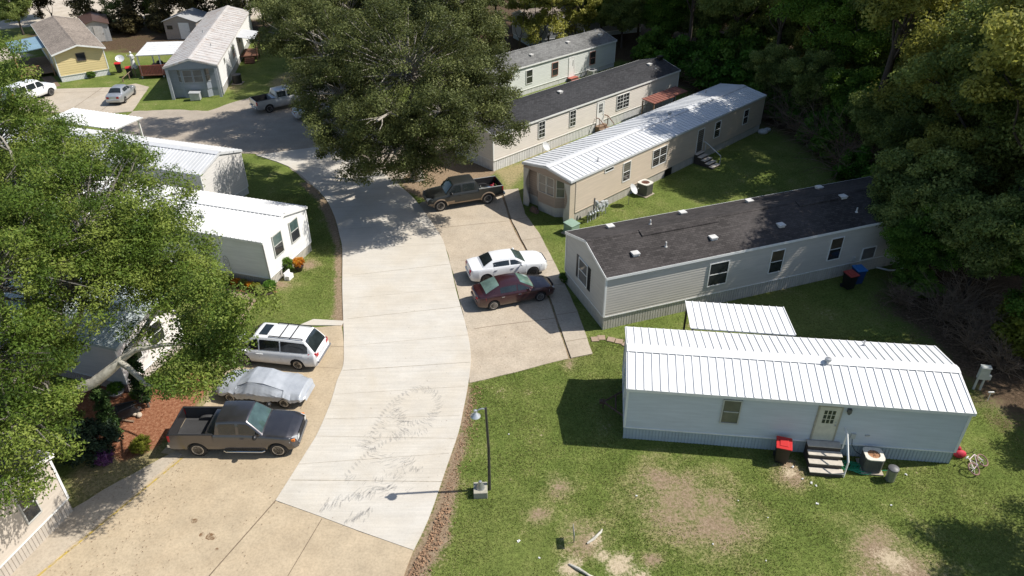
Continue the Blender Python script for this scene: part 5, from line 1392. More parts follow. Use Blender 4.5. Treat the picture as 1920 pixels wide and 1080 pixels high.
for pts, rs_ in (((( -17.2, 25.5, 4.6), (-16.4, 25.4, 5.2), (-15.2, 25.6, 5.3), (-13.9, 25.5, 5.4)), [.14, .12, .09, .05]), (((-17.3, 25.4, 4.5), (-16.6, 24.8, 4.6), (-15.6, 24.0, 4.4), (-14.6, 23.6, 4.5), (-13.4, 23.7, 4.8)), [.15, .13, .10, .07, .04]),
                (((-17.2, 25.5, 4.6), (-16.5, 26.4, 5.4), (-15.9, 27.2, 6.2), (-14.8, 27.6, 7.0)), [.15, .12, .1, .05]), (((-15.9, 27.2, 6.2), (-14.6, 26.6, 6.1), (-13.4, 26.1, 5.9), (-12.3, 25.4, 5.6)), [.08, .07, .05, .03]),
                (((-13.9, 25.5, 5.4), (-13.1, 24.6, 5.8), (-12.0, 23.6, 6.2), (-11.0, 22.9, 6.4)), [.05, .045, .03, .015]), (((-13.4, 23.7, 4.8), (-12.8, 23.0, 5.8), (-12.0, 22.2, 6.8)), [.04, .03, .015]),
                (((-14.6, 26.6, 6.1), (-13.9, 26.9, 6.4), (-13.2, 27.2, 6.6)), [.05, .04, .02])):
    m.tube(lp(*pts), rs_, 7)
m.build('limb', PALEBARK, t2, 60)

T1_L = [(-7.5, 52, 10, 6.3, 5.5, 4.2), (-3.8, 48.6, 8.2, 3.5, 3.1, 2.6), (-1.5, 51.2, 8.8, 2.4, 2.6, 2.2), (-10.6, 47.4, 7, 3.1, 2.7, 2.2), (-7.6, 45.2, 6.0, 2.5, 1.8, 1.6), (-4.2, 45.5, 7.2, 2.1, 1.7, 1.5),
        (-.6, 47.5, 7.2, 1.7, 1.6, 1.3), (-12.5, 50.6, 8.4, 2.9, 3.1, 2.6), (-12.2, 47.6, 5.6, 1.9, 1.6, 1.3), (-9.9, 44.8, 4.8, 1.2, 1.1, .9), (-6.1, 45.6, 4.8, 1.9, 1.5, 1.5), (-13.4, 53, 8, 2.0, 2.0, 1.5), (-6.6, 49, 6.4, 2.4, 2.2, 1.7), (-4.6, 44.8, 9.0, 2.3, 1.8, 1.6), (-8.4, 44.4, 8.6, 2.3, 1.6, 1.6), (-17.4, 59, 11.4, 3, 3, 2.4), (-14.2, 56.5, 10.5, 3, 3, 2.4)]
hero_tree('oak_tree', 'broad grey-green oak over the bend of the road, beside the black pickup', (-7.6, 54.6, 0), (-7.6, 53.6, 4.2), T1_L, 230000, .155, .075, LEAF_C, BARK, .5, 21, .62, 'large oaks over the lane', shell=.5)
T3_L = [(0, 0, 9.5, 6, 6, 4.2), (-6.4, 0, 14.2, 3.4, 3, 2.2), (-3.2, 1, 8.6, 3.4, 3.6, 2.6), (4, 2, 9, 3.8, 3.8, 3), (1, -4, 7.4, 3.6, 3.2, 2.4), (-1.4, -4, 6.8, 2.5, 2.4, 1.9), (4, -3, 7, 2.6, 2.6, 2)]
t3 = hero_tree('oak_tree', 'second grey-green oak behind the bend, shading the silver pickup', (-14.2, 67.5, 0), (-14.2, 67.5, 4), [(a - 14.2, b + 67.5, r_[0] + 1, *r_[1:]) for a, b, *r_ in T3_L], 120000, .19, .095, LEAF_C, BARK, .45, 31, .7, 'large oaks over the lane', shell=.5)
copy_tree(t3, (-6.8, 66.8, 0), 2.1, 'third grey-green oak, between the road bend and the pale green home')
copy_tree(t3, (-20.8, 85.5, 0), 4.0, 'oak at the far end of the road, beside the stained-roof home', sc=(.8, .8, .85))
copy_tree(t3, (-10, 84, 0), 1.0, 'oak at the top edge, behind the first big oak')

# ---- woodland kinds (built once, then copied)
def proto(kind, lobes, n, ln, wd, mat_, bark, r0, seed, clump, **kw):
    cs = []; me = crown(kind + '_leaves', lobes, n, ln, wd, mat_, seed, clump, centres=cs, **kw)
    tm = limbs((0, 0, 0), (0, 0, min(l[2] for l in lobes) * .8), lobes, cs[0], r0, seed, twigs=.12, n=5)
    o = tm.build('trunk', bark, None, 60); tme = o.data; bpy.data.objects.remove(o)
    return me, tme
def rnd_lobes(seed, rad, zc, n):
    rr_ = random.Random(seed); L = [(0, 0, zc, rad * .72, rad * .72, rad * .7)]
    for k in range(n):
        a = k * 2 * math.pi / n + rr_.uniform(-.4, .4); d = rad * rr_.uniform(.45, .75)
        L.append((math.cos(a) * d, math.sin(a) * d, zc + rr_.uniform(-.55, .45) * rad, rad * rr_.uniform(.3, .5), rad * rr_.uniform(.3, .5), rad * rr_.uniform(.26, .42)))
    return L
PROT = [proto('wood_a', rnd_lobes(1, 5.0, 11, 8), 52000, .21, .115, LEAF_W1, DARKBARK, .28, 41, .8, shell=.5),
        proto('wood_b', rnd_lobes(2, 4.2, 12, 7), 42000, .20, .11, LEAF_W1, DARKBARK, .24, 42, .7, shell=.5),
        proto('wood_c', rnd_lobes(3, 5.4, 9.5, 9), 54000, .22, .12, LEAF_W1, DARKBARK, .3, 43, .85, shell=.5),
        proto('wood_low', rnd_lobes(4, 3.4, 4.6, 7), 44000, .19, .105, LEAF_W1, DARKBARK, .14, 44, .55, shell=.45)]
def place(kind, name, label, x, y, rz, s, mat_, group, cat='tree', sz=None):
    me, tme = PROT[kind] if isinstance(kind, int) else kind
    t = thing(name, label, cat, (x, y, 0), rz, group); t.scale = (s, s, sz or s)
    c = bpy.data.objects.new('crown' if cat == 'tree' else 'foliage', me); COL.objects.link(c); c.parent = t
    c.material_slots[0].link = 'OBJECT'; c.material_slots[0].material = mat_
    k = bpy.data.objects.new('trunk' if cat == 'tree' else 'stem', tme); COL.objects.link(k); k.parent = t
    return t
GW = 'trees of the wood along the right and the top'
WT_ = []
# tall trees that close the wood; (x, y, kind, scale, material)
hand = [(31.5, 33.5, 0, 1.15, 0), (34.5, 39.5, 2, 1.2, 0), (29.8, 39.0, 1, 1.3, 1), (31.0, 45.0, 0, 1.1, 0), (33.0, 51.0, 2, 1.1, 1), (29.8, 57.4, 1, 1.35, 1), (32.4, 65.6, 1, 1.25, 0), (30.0, 68.5, 2, 1.0, 2),
        (26.5, 74.0, 1, 1.0, 0), (24, 80, 0, 1.0, 0), (20.5, 86, 1, .95, 2), (18, 92, 0, 1.0, 0), (21, 98, 2, 1, 0), (13, 104, 0, 1, 0), (38, 46, 1, 1.2, 1), (39.5, 54, 0, 1.15, 1), (37, 60, 2, 1.1, 0), (38, 67.5, 1, 1.1, 2),
        (33, 75, 0, 1.1, 0), (30, 83, 2, 1.05, 0), (27, 90, 1, 1.1, 0), (40.5, 36.5, 0, 1.2, 0), (40.5, 75, 2, 1.1, 1), (38, 84, 0, 1.1, 0), (34, 92, 1, 1.1, 2), (44, 61, 0, 1.1, 1), (46, 69, 1, 1.15, 1), (46, 49, 2, 1.2, 1), (48, 79, 0, 1.1, 0), (52, 60, 1, 1.15, 1), (54, 70, 2, 1.1, 1),
        (45, 90, 1, 1.1, 0), (56, 84, 0, 1.1, 1), (61, 75, 1, 1.1, 2), (29, 99, 0, 1.05, 0), (39, 99, 2, 1.1, 0), (52, 96, 1, 1.1, 2), (64, 92, 2, 1.1, 1), (5, 107, 1, 1.0, 0), (-4, 102, 0, 1, 0), (-13, 99, 2, 1.0, 0), (-20, 103, 1, 1, 0), (21, 107, 1, 1.1, 0), (-8, 110, 0, 1.1, 0), (31, 108, 0, 1.1, 0), (-27, 104, 0, .9, 0), (46, 105, 0, 1.1, 0), (60, 104, 1, 1.1, 0), (70, 84, 0, 1.15, 1), (-18, 93, 1, .9, 0)]
mats_ = [LEAF_W1, LEAF_W2, LEAF_W3]; adj = ['dark green', 'olive green', 'fresh green']
near = {0: 'in the front row of the wood, right of the brown-roofed home', 1: 'in the wood at the right edge'}
rr = random.Random(12)
def zone(x, y):
    if y > 88 and x < 15: return 'in the wood behind the pale green home'
    if y > 78: return 'at the top of the picture, in the wood'
    if x > 36: return 'deep in the wood at the right'
    if y < 48: return 'at the wood edge right of the brown-roofed home'
    return 'at the wood edge beyond the beige home'
for (x, y, k, s, mt) in hand:
    place(k, 'broadleaf_tree', 'tall %s tree %s' % (adj[mt], zone(x, y)), x, y, rr.uniform(0, 6.28), s * rr.uniform(.92, 1.08), mats_[mt], GW + (', %s, %s' % (adj[mt], zone(x, y))))
low = [(26.3, 40.6, 1.05, 0), (24.4, 41.3, .85, 0), (24.9, 38.6, .72, 2), (27.2, 36.6, .95, 0), (29.5, 34.6, .9, 2), (28.8, 43.5, 1.1, 1), (30.2, 48.5, 1.1, 0), (29.6, 53.5, 1.0, 0), (29.6, 59, 1.0, 2), (27.8, 64.5, 1.0, 0), (33.0, 42.0, 1.2, 1), (14, 94, 1, 0), (19, 92, 1, 2), (23.5, 90, 1.1, 0), (12, 99.5, 1, 2), (17, 100, 1.1, 0), (24, 96, 1.1, 2), (28, 94.5, 1.1, 0), (9, 101.5, 1, 0), (22, 103, 1.1, 0), (29, 87, 1.1, 2), (5, 104, 1, 0), (33, 86, 1.1, 1), (27, 79.5, 1.1, 0), (31, 72.5, 1.1, 1), (-8, 97, 1, 0), (-2, 108, 1.1, 0), (13, 109, 1.2, 2), (31, 101, 1.2, 0), (35, 79, 1.2, 0), (34, 66, 1.1, 0), (35.0, 46.5, 1.2, 2), (34.2, 55.2, 1.2, 1), (25.6, 69.4, .9, 0), (36, 50.6, 1.25, 0), (28.9, 31.4, .75, 2), (32, 37, 1.1, 0)]
for (x, y, s, mt) in low:
    place(3, 'understory_tree', 'low bushy %s tree %s' % (adj[mt], zone(x, y)), x, y, rr.uniform(0, 6.28), s, mats_[mt], 'low trees at the foot of the wood, %s, %s' % (adj[mt], zone(x, y)))
# vine covered bushes, bright green
VB = proto('vine', [(0, 0, 1.6, 2.2, 2.0, 1.5), (1.5, .6, 1.4, 1.3, 1.2, 1.2), (-1.4, -.5, 1.3, 1.4, 1.2, 1.1), (.3, -1.4, 1.0, 1.3, 1.0, .9), (.2, .4, 3.0, .9, .8, .9)], 16000, .26, .2, LEAF_V, DARKBARK, .06, 51, .45, shell=.5)
for (x, y, s, mt) in ((19.0, 81.5, 1.1, LEAF_V), (21.6, 78.0, 1.2, LEAF_V), (23.6, 74.3, 1.15, LEAF_V), (25.3, 70.0, 1.1, LEAF_W3), (16.8, 86.0, 1.1, LEAF_W3), (26.6, 66.8, .8, LEAF_V), (22.6, 82.4, 1.3, LEAF_W3), (27.6, 62.0, .8, LEAF_V), (28.6, 50.5, .8, LEAF_W3), (27.4, 58.8, .8, LEAF_W3), (27.6, 54.0, .7, LEAF_V), (26.9, 47.2, .7, LEAF_W3), (24.6, 78.4, 1.5, LEAF_W3)):
    place(VB, 'vine_bush', 'vine-covered %s bush at the wood edge beyond the cream and beige homes' % ('bright green' if mt is LEAF_V else 'mid green'), x, y, rr.uniform(0, 6), s, mt, 'vine bushes at the wood edge, ' + ('bright' if mt is LEAF_V else 'mid'), 'bush')
place(VB, 'shrub', 'yellow-green shrub at the right edge beside dead brush', 27.6, 31.6, 1.0, .8, LEAF_Y, None, 'shrub')
place(VB, 'shrub', 'fresh green shrub by the wood, nearest the brown roof end', 24.6, 37.2, 2.0, .5, LEAF_W3, None, 'shrub')

# dead brush: bare twigs
def twig_mesh(seed, n, rad, h):
    rr_ = random.Random(seed); m = MB()
    for k in range(n):
        a = rr_.uniform(0, 6.28); p = Vector((rr_.uniform(-.3, .3) * rad, rr_.uniform(-.3, .3) * rad, 0)); d = Vector((math.cos(a), math.sin(a), rr_.uniform(.4, 2.2))).normalized()
        pts = [p.copy()]; ln = rr_.uniform(.5, 1.1) * h
        for s in range(5):
            p = p + d * ln / 5; d = (d + Vector((rr_.uniform(-.45, .45), rr_.uniform(-.45, .45), rr_.uniform(-.4, .12)))).normalized(); pts.append(p.copy())
            if s > 0:
                for _ in range(2):
                    e = (d + Vector((rr_.uniform(-1, 1), rr_.uniform(-1, 1), rr_.uniform(-.6, .6)))).normalized(); L = ln * rr_.uniform(.15, .4)
                    m.tube([p, p + e * L * .5 + Vector((0, 0, rr_.uniform(-.05, .05))), p + e * L], [.014, .010, .005], 3, cap=False)
        m.tube(pts, [.034, .028, .022, .018, .013, .008], 4, cap=False)
    o = m.build('twigs', flat('dead_twig', (.19, .135, .09), .9, var=.4, scale=3), None); me = o.data; bpy.data.objects.remove(o); return me
TW = [twig_mesh(1, 60, 1.6, 3.2), twig_mesh(2, 80, 2.0, 2.6)]
for i, (x, y, k, s) in enumerate(((24.9, 34.6, 0, .7), (26.4, 33.2, 1, .85), (25.2, 31.8, 0, .6), (26.6, 35.4, 0, .9), (25.9, 30.2, 1, .7), (23.3, 36.3, 1, .6), (27.2, 60.6, 0, 1.3), (28.2, 57.4, 0, 1.4), (26.4, 65.6, 0, 1.2), (27.2, 55.0, 0, 1.2), (24.6, 68.2, 0, 1.1), (20.4, 76.8, 0, 1.0))):
    o = bpy.data.objects.new('dead_brush', TW[k]); COL.objects.link(o); o.location = (x, y, 0); o.rotation_euler = (0, 0, i * 1.3); o.scale = (s, s, s)
    g = 'bare brush beside the lawn right of the white home' if y < 40 else 'bare brush at the wood edge beyond the beige home'
    tag(o, 'tangled ' + g, 'brush', g)

# slender trees at the top left, between the yard and the sandy lot
ST = [proto('slender_a', [(0, 0, 9.5, 2.2, 2.2, 2.6), (1.0, .4, 6.4, 1.5, 1.4, 1.4), (-1.1, -.3, 4.6, 1.5, 1.3, 1.2), (.7, -.9, 2.8, 1.2, 1.2, 1.1), (-.5, .6, 1.6, 1.0, .9, .9)], 11000, .26, .14, LEAF_T, DARKBARK, .085, 61, .6, cden=.8),
      proto('slender_b', [(0, 0, 10, 2.4, 2.2, 2.4), (-.9, .5, 7, 1.2, 1.2, 1.2), (.9, -.3, 4.6, 1.3, 1.4, 1.2), (-.6, -.5, 2.4, 1.0, 1.0, .9)], 8500, .26, .14, LEAF_T, DARKBARK, .11, 62, .6, cden=.8)]
for i, (x, y) in enumerate(((-56.3, 107.5), (-53.0, 106.2), (-52.7, 110.2), (-50.3, 109.6), (-48.6, 107.6), (-45.6, 108.3), (-46.7, 112.5), (-61.0, 109), (-43.0, 107.2), (-39.6, 106.8), (-37.2, 108.6), (-34.6, 106.4), (-32, 104.5), (-64.5, 107.5), (-41.4, 110.8), (-29.5, 107), (-58.4, 106.2), (-47.4, 105.6), (-54.6, 108.8), (-44.2, 105.2), (-38.2, 104.2), (-35.6, 109.6))):
    place(ST[i % 2], 'slender_tree', 'thin-trunked sparse tree in the row before the sandy lot', x, y, i * 1.9, .9 + .2 * (i % 3) / 2, LEAF_T if i % 3 else LEAF_W1, 'thin trees in the row at the top left')
place(3, 'broadleaf_tree', 'bushy green tree behind the yellow home at the top left', -69.0, 112.5, 1, 1.2, LEAF_W3, None)
place(3, 'broadleaf_tree', 'small shaded tree left of the yellow home', -66.5, 103.0, 2, .9, LEAF_W1, None)
for (x, y, s) in ((-48, 104.2, .8), (-52, 103.8, .9), (-39.5, 103.6, .8), (-36.6, 101.0, .8), (-57, 104.6, .7)):
    place(VB, 'underbrush', 'dim scrub bush below the thin trees at the top left', x, y, x, s, LEAF_T, 'scrub bushes at the top left', 'bush')
# trunks in front of the dim grey home
for i, (x, y) in enumerate(((3.6, 92.4), (4.7, 91.8), (8.2, 94.6), (9.5, 95.0), (1.2, 91.0))):
    place(ST[1], 'slender_tree', 'slim trunk standing before the dim grey home', x, y, i * 2.2, 1.1, LEAF_W2, 'slim trees before the dim grey home')
# trees beyond the right edge of the frame whose shadows fall on the front lawn
place(2, 'broadleaf_tree', 'tree beyond the right edge, its shadow on the front lawn', 25.0, 18.0, .6, .6, LEAF_W3, None)
place(3, 'broadleaf_tree', 'low tree beyond the right edge, shading the bicycle corner', 28.6, 24.4, 1.9, .8, LEAF_W3, None)

# columnar conifers and round shrubs by the mulch bed
CY = proto('column', [(0, 0, .7 + .5 * k, .36 - .045 * abs(k - 1.2), .36 - .045 * abs(k - 1.2), .5) for k in range(5)], 9000, .10, .045, LEAF_D, DARKBARK, .05, 71, .14, cden=1.2, up=1.0, shell=.6)
place(CY, 'column_cypress', 'narrow dark cypress leaning over the red mulch, nearer the camera', -18.6, 25.1, 0, 1.0, leaf_mat('cypress_leaf', (.015, .035, .010), (.04, .075, .02), (.09, .14, .04), .1), 'narrow cypresses in the mulch bed', 'cypress', sz=1.12)
place(CY, 'column_cypress', 'narrow dark cypress beside the black junk pile', -18.15, 27.5, 1.2, 1.05, _mc['cypress_leaf'], 'narrow cypresses in the mulch bed', 'cypress', sz=1.15)
RS = proto('round_shrub', [(0, 0, .8, 1.0, 1.0, .8), (.4, .3, .9, .6, .6, .6), (-.4, -.3, .8, .6, .6, .6)], 9000, .11, .06, LEAF_D, DARKBARK, .05, 72, .2, cden=1.2, shell=.6)
place(RS, 'round_shrub', 'dark blue-green round shrub beside the purple plant', -19.3, 24.2, 0, 1.15, LEAF_D, None, 'shrub')
place(RS, 'round_shrub', 'dark shrub behind the round one, in tree shade', -20.9, 25.0, 1, 1.0, LEAF_W1, None, 'shrub')
place(RS, 'purple_plant', 'low purple leafed plant below the round dark shrub', -18.55, 23.75, 1, .42, LEAF_P, None, 'plant')
place(RS, 'grass_clump', 'pale dry weed clump beside the grey pickup tail', -17.2, 24.5, 1, .45, LEAF_Y, None, 'plant')
place(RS, 'leafy_plant', 'green plant next to the cypress and junk pile', -18.8, 28.2, 1, .45, LEAF_V, 'green plants before the pinkish home, low', 'plant')
place(RS, 'garden_bush', 'round green bush at the corner of the bright white home', -15.0, 38.15, 1, .42, LEAF_V, None, 'plant')
place(RS, 'garden_bush', 'dark bush at the flower bed end', -15.45, 37.85, 2, .34, LEAF_W1, None, 'plant')
for i, (x, y, mt, s) in enumerate(((-17.3, 38.75, LEAF_R, .3), (-16.8, 38.6, LEAF_W2, .3), (-16.3, 38.4, LEAF_R, .28), (-15.9, 38.25, LEAF_Y, .32), (-17.8, 38.9, LEAF_W3, .3))):
    place(RS, 'bedding_plant', '%s bedding plant in the edged flower bed' % ('reddish' if mt is LEAF_R else ('yellowish' if mt is LEAF_Y else 'green')), x, y, i, s, mt, 'bedding plants in the edged bed ' + ('red' if mt is LEAF_R else 'green' if mt is not LEAF_Y else 'yellow'), 'plant')
place(RS, 'garden_bush', 'small bush before the white skirting of the yellow home', -47.6, 83.0, 2, .5, LEAF_W3, None, 'plant')
place(RS, 'tall_weed', 'thin green stalks beside the orange flower pot', -14.45, 40.2, 2, .4, LEAF_W3, None, 'plant', sz=.8)
place(RS, 'garden_bush', 'small bush at the shuttered end of the brown-roofed home', 3.4, 38.9, 2, .4, LEAF_W3, None, 'plant')
place(RS, 'yellow_bush', 'light yellow-green bush beside the paver walk', -17.5, 36.3, 2, .75, LEAF_Y, None, 'plant')

# ------------------------------------------------------------------ grass blades on the lawns one sees closely
def grass():
    r = np.random.RandomState(5)
    HOMES = []
    for t in (A, B, C, F, I_, J, D):
        o = t['t']; x, y = o.location.x, o.location.y; a = o.rotation_euler.z; c, s = math.cos(a), math.sin(a)
        HOMES.append([(x + u * c - v * s, y + u * s + v * c) for u, v in ((0, 0), (t['L'], 0), (t['L'], t['W']), (0, t['W']))])
    PAVE = [RP, BAY_R, JL + JR[::-1], LOT_L, OLD_ROAD]
    out = []
    for (x0, x1, y0, y1, n) in ((-4, 24, 16.5, 33, 190000), (-19, -9.4, 33, 52, 50000), (2, 24, 32, 60, 70000), (-20, -14, 18, 28, 9000)):
        p = np.stack([r.uniform(x0, x1, n), r.uniform(y0, y1, n)], 1); k = np.ones(n, bool)
        for q in PAVE + HOMES: k &= ~inside(p, q)
        w_ = np.zeros(n)
        for q in DIRT + MULCH + [WOOD_POLY]: w_ = np.maximum(w_, soft(p, q, .3))
        for b in BARE + PALE: w_ = np.maximum(w_, blob(p, *b))
        k &= r.rand(n) > w_ * 1.25
        p = p[k]; out.append(p)
    p = np.concatenate(out); n = len(p)
    patch = np.sin(p[:, 0] * 1.3 + np.sin(p[:, 1] * .9) * 2) * np.sin(p[:, 1] * 1.1 + p[:, 0] * .4)
    h = (.028 + .035 * r.rand(n)) * (1 + .4 * patch); a = r.uniform(0, 6.28, n); wd = .010 + .012 * r.rand(n)
    base = np.concatenate([p, np.full((n, 1), -.012)], 1); d = np.stack([np.cos(a), np.sin(a), np.zeros(n)], 1)
    lean = np.stack([r.randn(n) * .025, r.randn(n) * .025, h], 1)
    v = np.stack([base - d * wd[:, None], base + d * wd[:, None], base + lean], 1).reshape(-1, 3)
    me = bpy.data.meshes.new('grass'); me.vertices.add(3 * n); me.vertices.foreach_set('co', v.ravel().astype(np.float32))
    me.loops.add(3 * n); me.loops.foreach_set('vertex_index', np.arange(3 * n, dtype=np.int32))
    me.polygons.add(n); me.polygons.foreach_set('loop_start', np.arange(0, 3 * n, 3, dtype=np.int32)); me.update(calc_edges=True)
    at = me.attributes.new('rnd', 'FLOAT', 'FACE'); at.data.foreach_set('value', np.clip(.45 + .25 * patch + .35 * r.randn(n), 0, 1).astype(np.float32))
    me.materials.append(leaf_mat('grass_blade', (.08, .115, .022), (.155, .195, .045), (.30, .29, .12), .24, .6))
    o = bpy.data.objects.new('grass', me); COL.objects.link(o); tag(o, 'short green grass blades on the lawns', 'grass', kind='stuff')
grass()
# ------------------------------------------------------------------ street and yard furniture
def loc_of(H, u, v):
    o = H['t']; a = o.rotation_euler.z; c, s = math.cos(a), math.sin(a)
    return (o.location.x + u * c - v * s, o.location.y + u * s + v * c)
POLEM = flat('dark_pole', (.055, .052, .045), .6, .2, var=.3)
# street lamp
t = thing('street_lamp', 'dark street lamp pole with small bulb head on a curved arm, beside the road', 'street lamp', (-1.04, 22.04, 0), 0)
m = MB(); m.tube([(0, 0, -.05), (0.02, 0, 2.4), (-.05, 0, 4.72)], [.07, .06, .05], 8); m.build('pole', POLEM, t, 50)
m = MB(); m.tube([(-.05, 0, 4.62), (-.18, -.05, 4.72), (-.34, -.12, 4.72), (-.44, -.16, 4.62)], .03, 6); m.build('arm', STEEL, t, 50)
m = MB(); m.lathe([(.05, .22), (.09, .14), (.20, .03), (.21, 0), (.16, -.02)], 16, 'z', (-.46, -.17, 4.42)); m.lathe([(.0, .34), (.06, .32), (.06, .22)], 10, 'z', (-.46, -.17, 4.42)); m.build('lamp_head', flat('lamp_grey', (.5, .52, .54), .35, .4), t, 40)
m = MB(); m.ball((-.46, -.17, 4.40), .12, 12, 6, 0, (1, 1, .6)); m.build('lens', flat('lamp_lens', (.6, .6, .56), .2), t, 60)
t = thing('pole_footing', 'concrete block with grey metal cone at the foot of the street lamp', 'concrete block', (-1.42, 21.83, 0), .05)
m = MB(); m.box(-.30, .30, -.32, .32, -.05, .34); m.build('block', concrete_mat('block_concrete', (.42, .40, .33), (.33, .31, .24), .5, .3), t, bevel=.02)
m = MB(); m.lathe([(.20, .34), (.19, .38), (.07, .68), (.07, .72), (.04, .73)], 14); m.build('cone', STEEL, t, 40)

# wheelie bins
def bin_(label, x, y, rz, body, lid, group='wheeled rubbish bins'):
    t = thing('wheelie_bin', label, 'bin', (x, y, 0), rz, group)
    m = MB(); a, b = .25, .31
    lo = [(-a, -a, .06), (a, -a, .06), (a, a, .06), (-a, a, .06)]; hi = [(-b, -b, 1.0), (b, -b, 1.0), (b, b, 1.0), (-b, b, 1.0)]
    m.add(lo + hi, [(3, 2, 1, 0), (0, 1, 5, 4), (1, 2, 6, 5), (2, 3, 7, 6), (3, 0, 4, 7)]); m.box(-b - .02, b + .02, -b - .02, b + .02, .96, 1.0); m.build('body', body, t, bevel=.012)
    m = MB(); m.slab([(-b - .03, -b - .06, 1.01), (b + .03, -b - .06, 1.01), (b + .03, b + .05, 1.06), (-b - .03, b + .05, 1.06)], (0, 0, .05)); m.slab([(-b * .6, -b * .7, 1.06), (b * .6, -b * .7, 1.06), (b * .6, b * .6, 1.105), (-b * .6, b * .6, 1.105)], (0, 0, .035)); m.build('lid', lid, t, bevel=.012)
    m = MB(); m.tube([(-b, b + .06, .98), (b, b + .06, .98)], .018, 6); m.build('handle', BLACK, t)
    for s in (-1, 1):
        m = MB(); m.lathe([(0, -.03), (.12, -.03), (.12, .03), (0, .03)], 14, 'x', (s * .27, .26, .12)); m.build('wheel', TYRE, t, 40)
    return t
REDL = flat('red_lid', (.50, .022, .022), .4); BLUEL = flat('blue_lid', (.03, .16, .42), .4); REDD = flat('faded_red_lid', (.34, .05, .04), .5)
bin_('black bin with bright red lid beside the wooden door steps of the white home', 12.1, 23.62, -.3, BLACK, REDL)
bin_('black bin with dull red lid by the brown-roofed home', 20.75, 37.95, .35, BLACK, REDD)
bin_('blue bin standing behind the dull red one', 21.5, 38.55, .2, flat('blue_bin', (.02, .05, .16), .5), BLUEL)
bin_('black bin with red lid beside the yellow home and its dish', -45.3, 85.0, .4, BLACK, REDL)
bin_('black bin with red lid in front of the red slatted railing', -43.3, 83.3, .4, BLACK, REDL)

def steps(name, label, H, u0, u1, v_out, ztop, n, tread, riser, land=.4, rails=(), railm=None, railh=.9, group=None, side=-1, base_v=0):
    """steps leading straight out of a home's door"""
    ux, uy = loc_of(H, u0, base_v)
    t = thing(name, label, 'steps', (ux, uy, 0), H['t'].rotation_euler.z, group)
    w_ = u1 - u0; d = (v_out - land) / n
    m = MB(); ys = [0]
    m.box(0, w_, *sorted((side * .04, side * land)), 0, ztop - .04, 0)
    for k in range(n):
        a = land + d * k; zz = ztop * (n - k) / (n + 1)
        m.box(.02, w_ - .02, *sorted((side * (a + .002), side * (a + d - .002))), 0, zz - .035, 0)
    m.build('riser', riser, t)
    zs = [(0.03, land + .02, ztop)] + [(land + d * k + .025, land + d * (k + 1) + .02, ztop * (n - k) / (n + 1)) for k in range(n)]
    for a, b, zz in zs:
        m = MB(); m.box(-.03, w_ + .03, *sorted((side * a, side * b)), zz - .034, zz); m.build('tread', tread, t)
    for ru in rails:
        m = MB(); x = w_ * ru
        p0 = (x, side * .1, ztop); p1 = (x, side * land, ztop); p2 = (x, side * (v_out - .05), .0)
        m.tube([p1, (p1[0], p1[1], ztop + railh)], .04, 4); m.tube([p2, (p2[0], p2[1], railh + .05)], .04, 4)
        m.tube([(x, side * .08, ztop + railh), (p1[0], p1[1], ztop + railh), (p2[0], p2[1], railh + .05)], .045, 4)
        m.build('handrail', railm or WHITE, t)
    return t
STEPW = flat('grey_tread', (.50, .45, .38), .8, var=.15, scale=5); STEPD = flat('dark_step_side', (.07, .055, .045), .8)
steps('door_steps', 'dark wooden steps with pale treads below the cream door of the white home', A, 8.2, 9.6, 1.38, .86, 3, STEPW, STEPD, .42, (1.04,), WHITE, .85)
steps('door_steps', 'grey open steps with handrail at the beige home side door', C, 15.6, 16.7, 1.9, .84, 4, STEPW, STEPD, .3, (1.02,), flat('grey_rail', (.5, .5, .48), .5), .8)
steps('door_steps', 'small brown wooden steps with rail below the cream home door', D, 12.7, 13.9, 1.3, .6, 2, WOODM, WOODM, .5, (0, 1), flat('brown_rail', (.25, .12, .08), .7), .8)
steps('door_steps', 'reddish steps at the pale green home door', E_, 11.9, 13.1, 1.2, .4, 1, flat('red_tread', (.35, .10, .07), .7), STEPD, .6)
# air conditioners
x, y = loc_of(A, 10.95, -.62); ac_unit('cream-topped air conditioner full of leaves, right of the wooden steps', (x, y, 0), -.12, .78, .80, (.10, .10, .095), (.66, .62, .53), fan=(.38, .2, .1))
x, y = loc_of(C, 7.9, -.75); ac_unit('tall dark grey air conditioner on the lawn by the beige home', (x, y, 0), .768, .95, .95, (.11, .105, .095), (.62, .59, .53), fan=(.16, .07, .045))
x, y = loc_of(Lh, 4.6, -.85); ac_unit('round black air conditioner beside the white wall of the stained-roof home', (x, y, 0), 0, 1.0, .95, (.02, .02, .02), (.05, .05, .05), True, fan=(.05, .05, .05))
x, y = loc_of(E_, 15.0, -.9); ac_unit('grey air conditioner beside the pale green home wall', (x, y, 0), .759, .9, .8, (.35, .36, .34), (.5, .5, .48), fan=(.1, .1, .1))
# satellite dishes
x, y = loc_of(C, 5.6, -1.0); satellite_dish('pale satellite dish on a thin pole in the lawn by the beige home', (x, y, 0), -.5, .42, 38, 1.1)
x, y = loc_of(D, 4.9, -.9); satellite_dish('satellite dish in front of the cream home skirting', (x, y, 0), -.6, .42, 38, .9)
satellite_dish('large pale dish on a pole beside the yellow home', (-44.6, 84.6, 0), -1.2, .48, 50, 1.5)
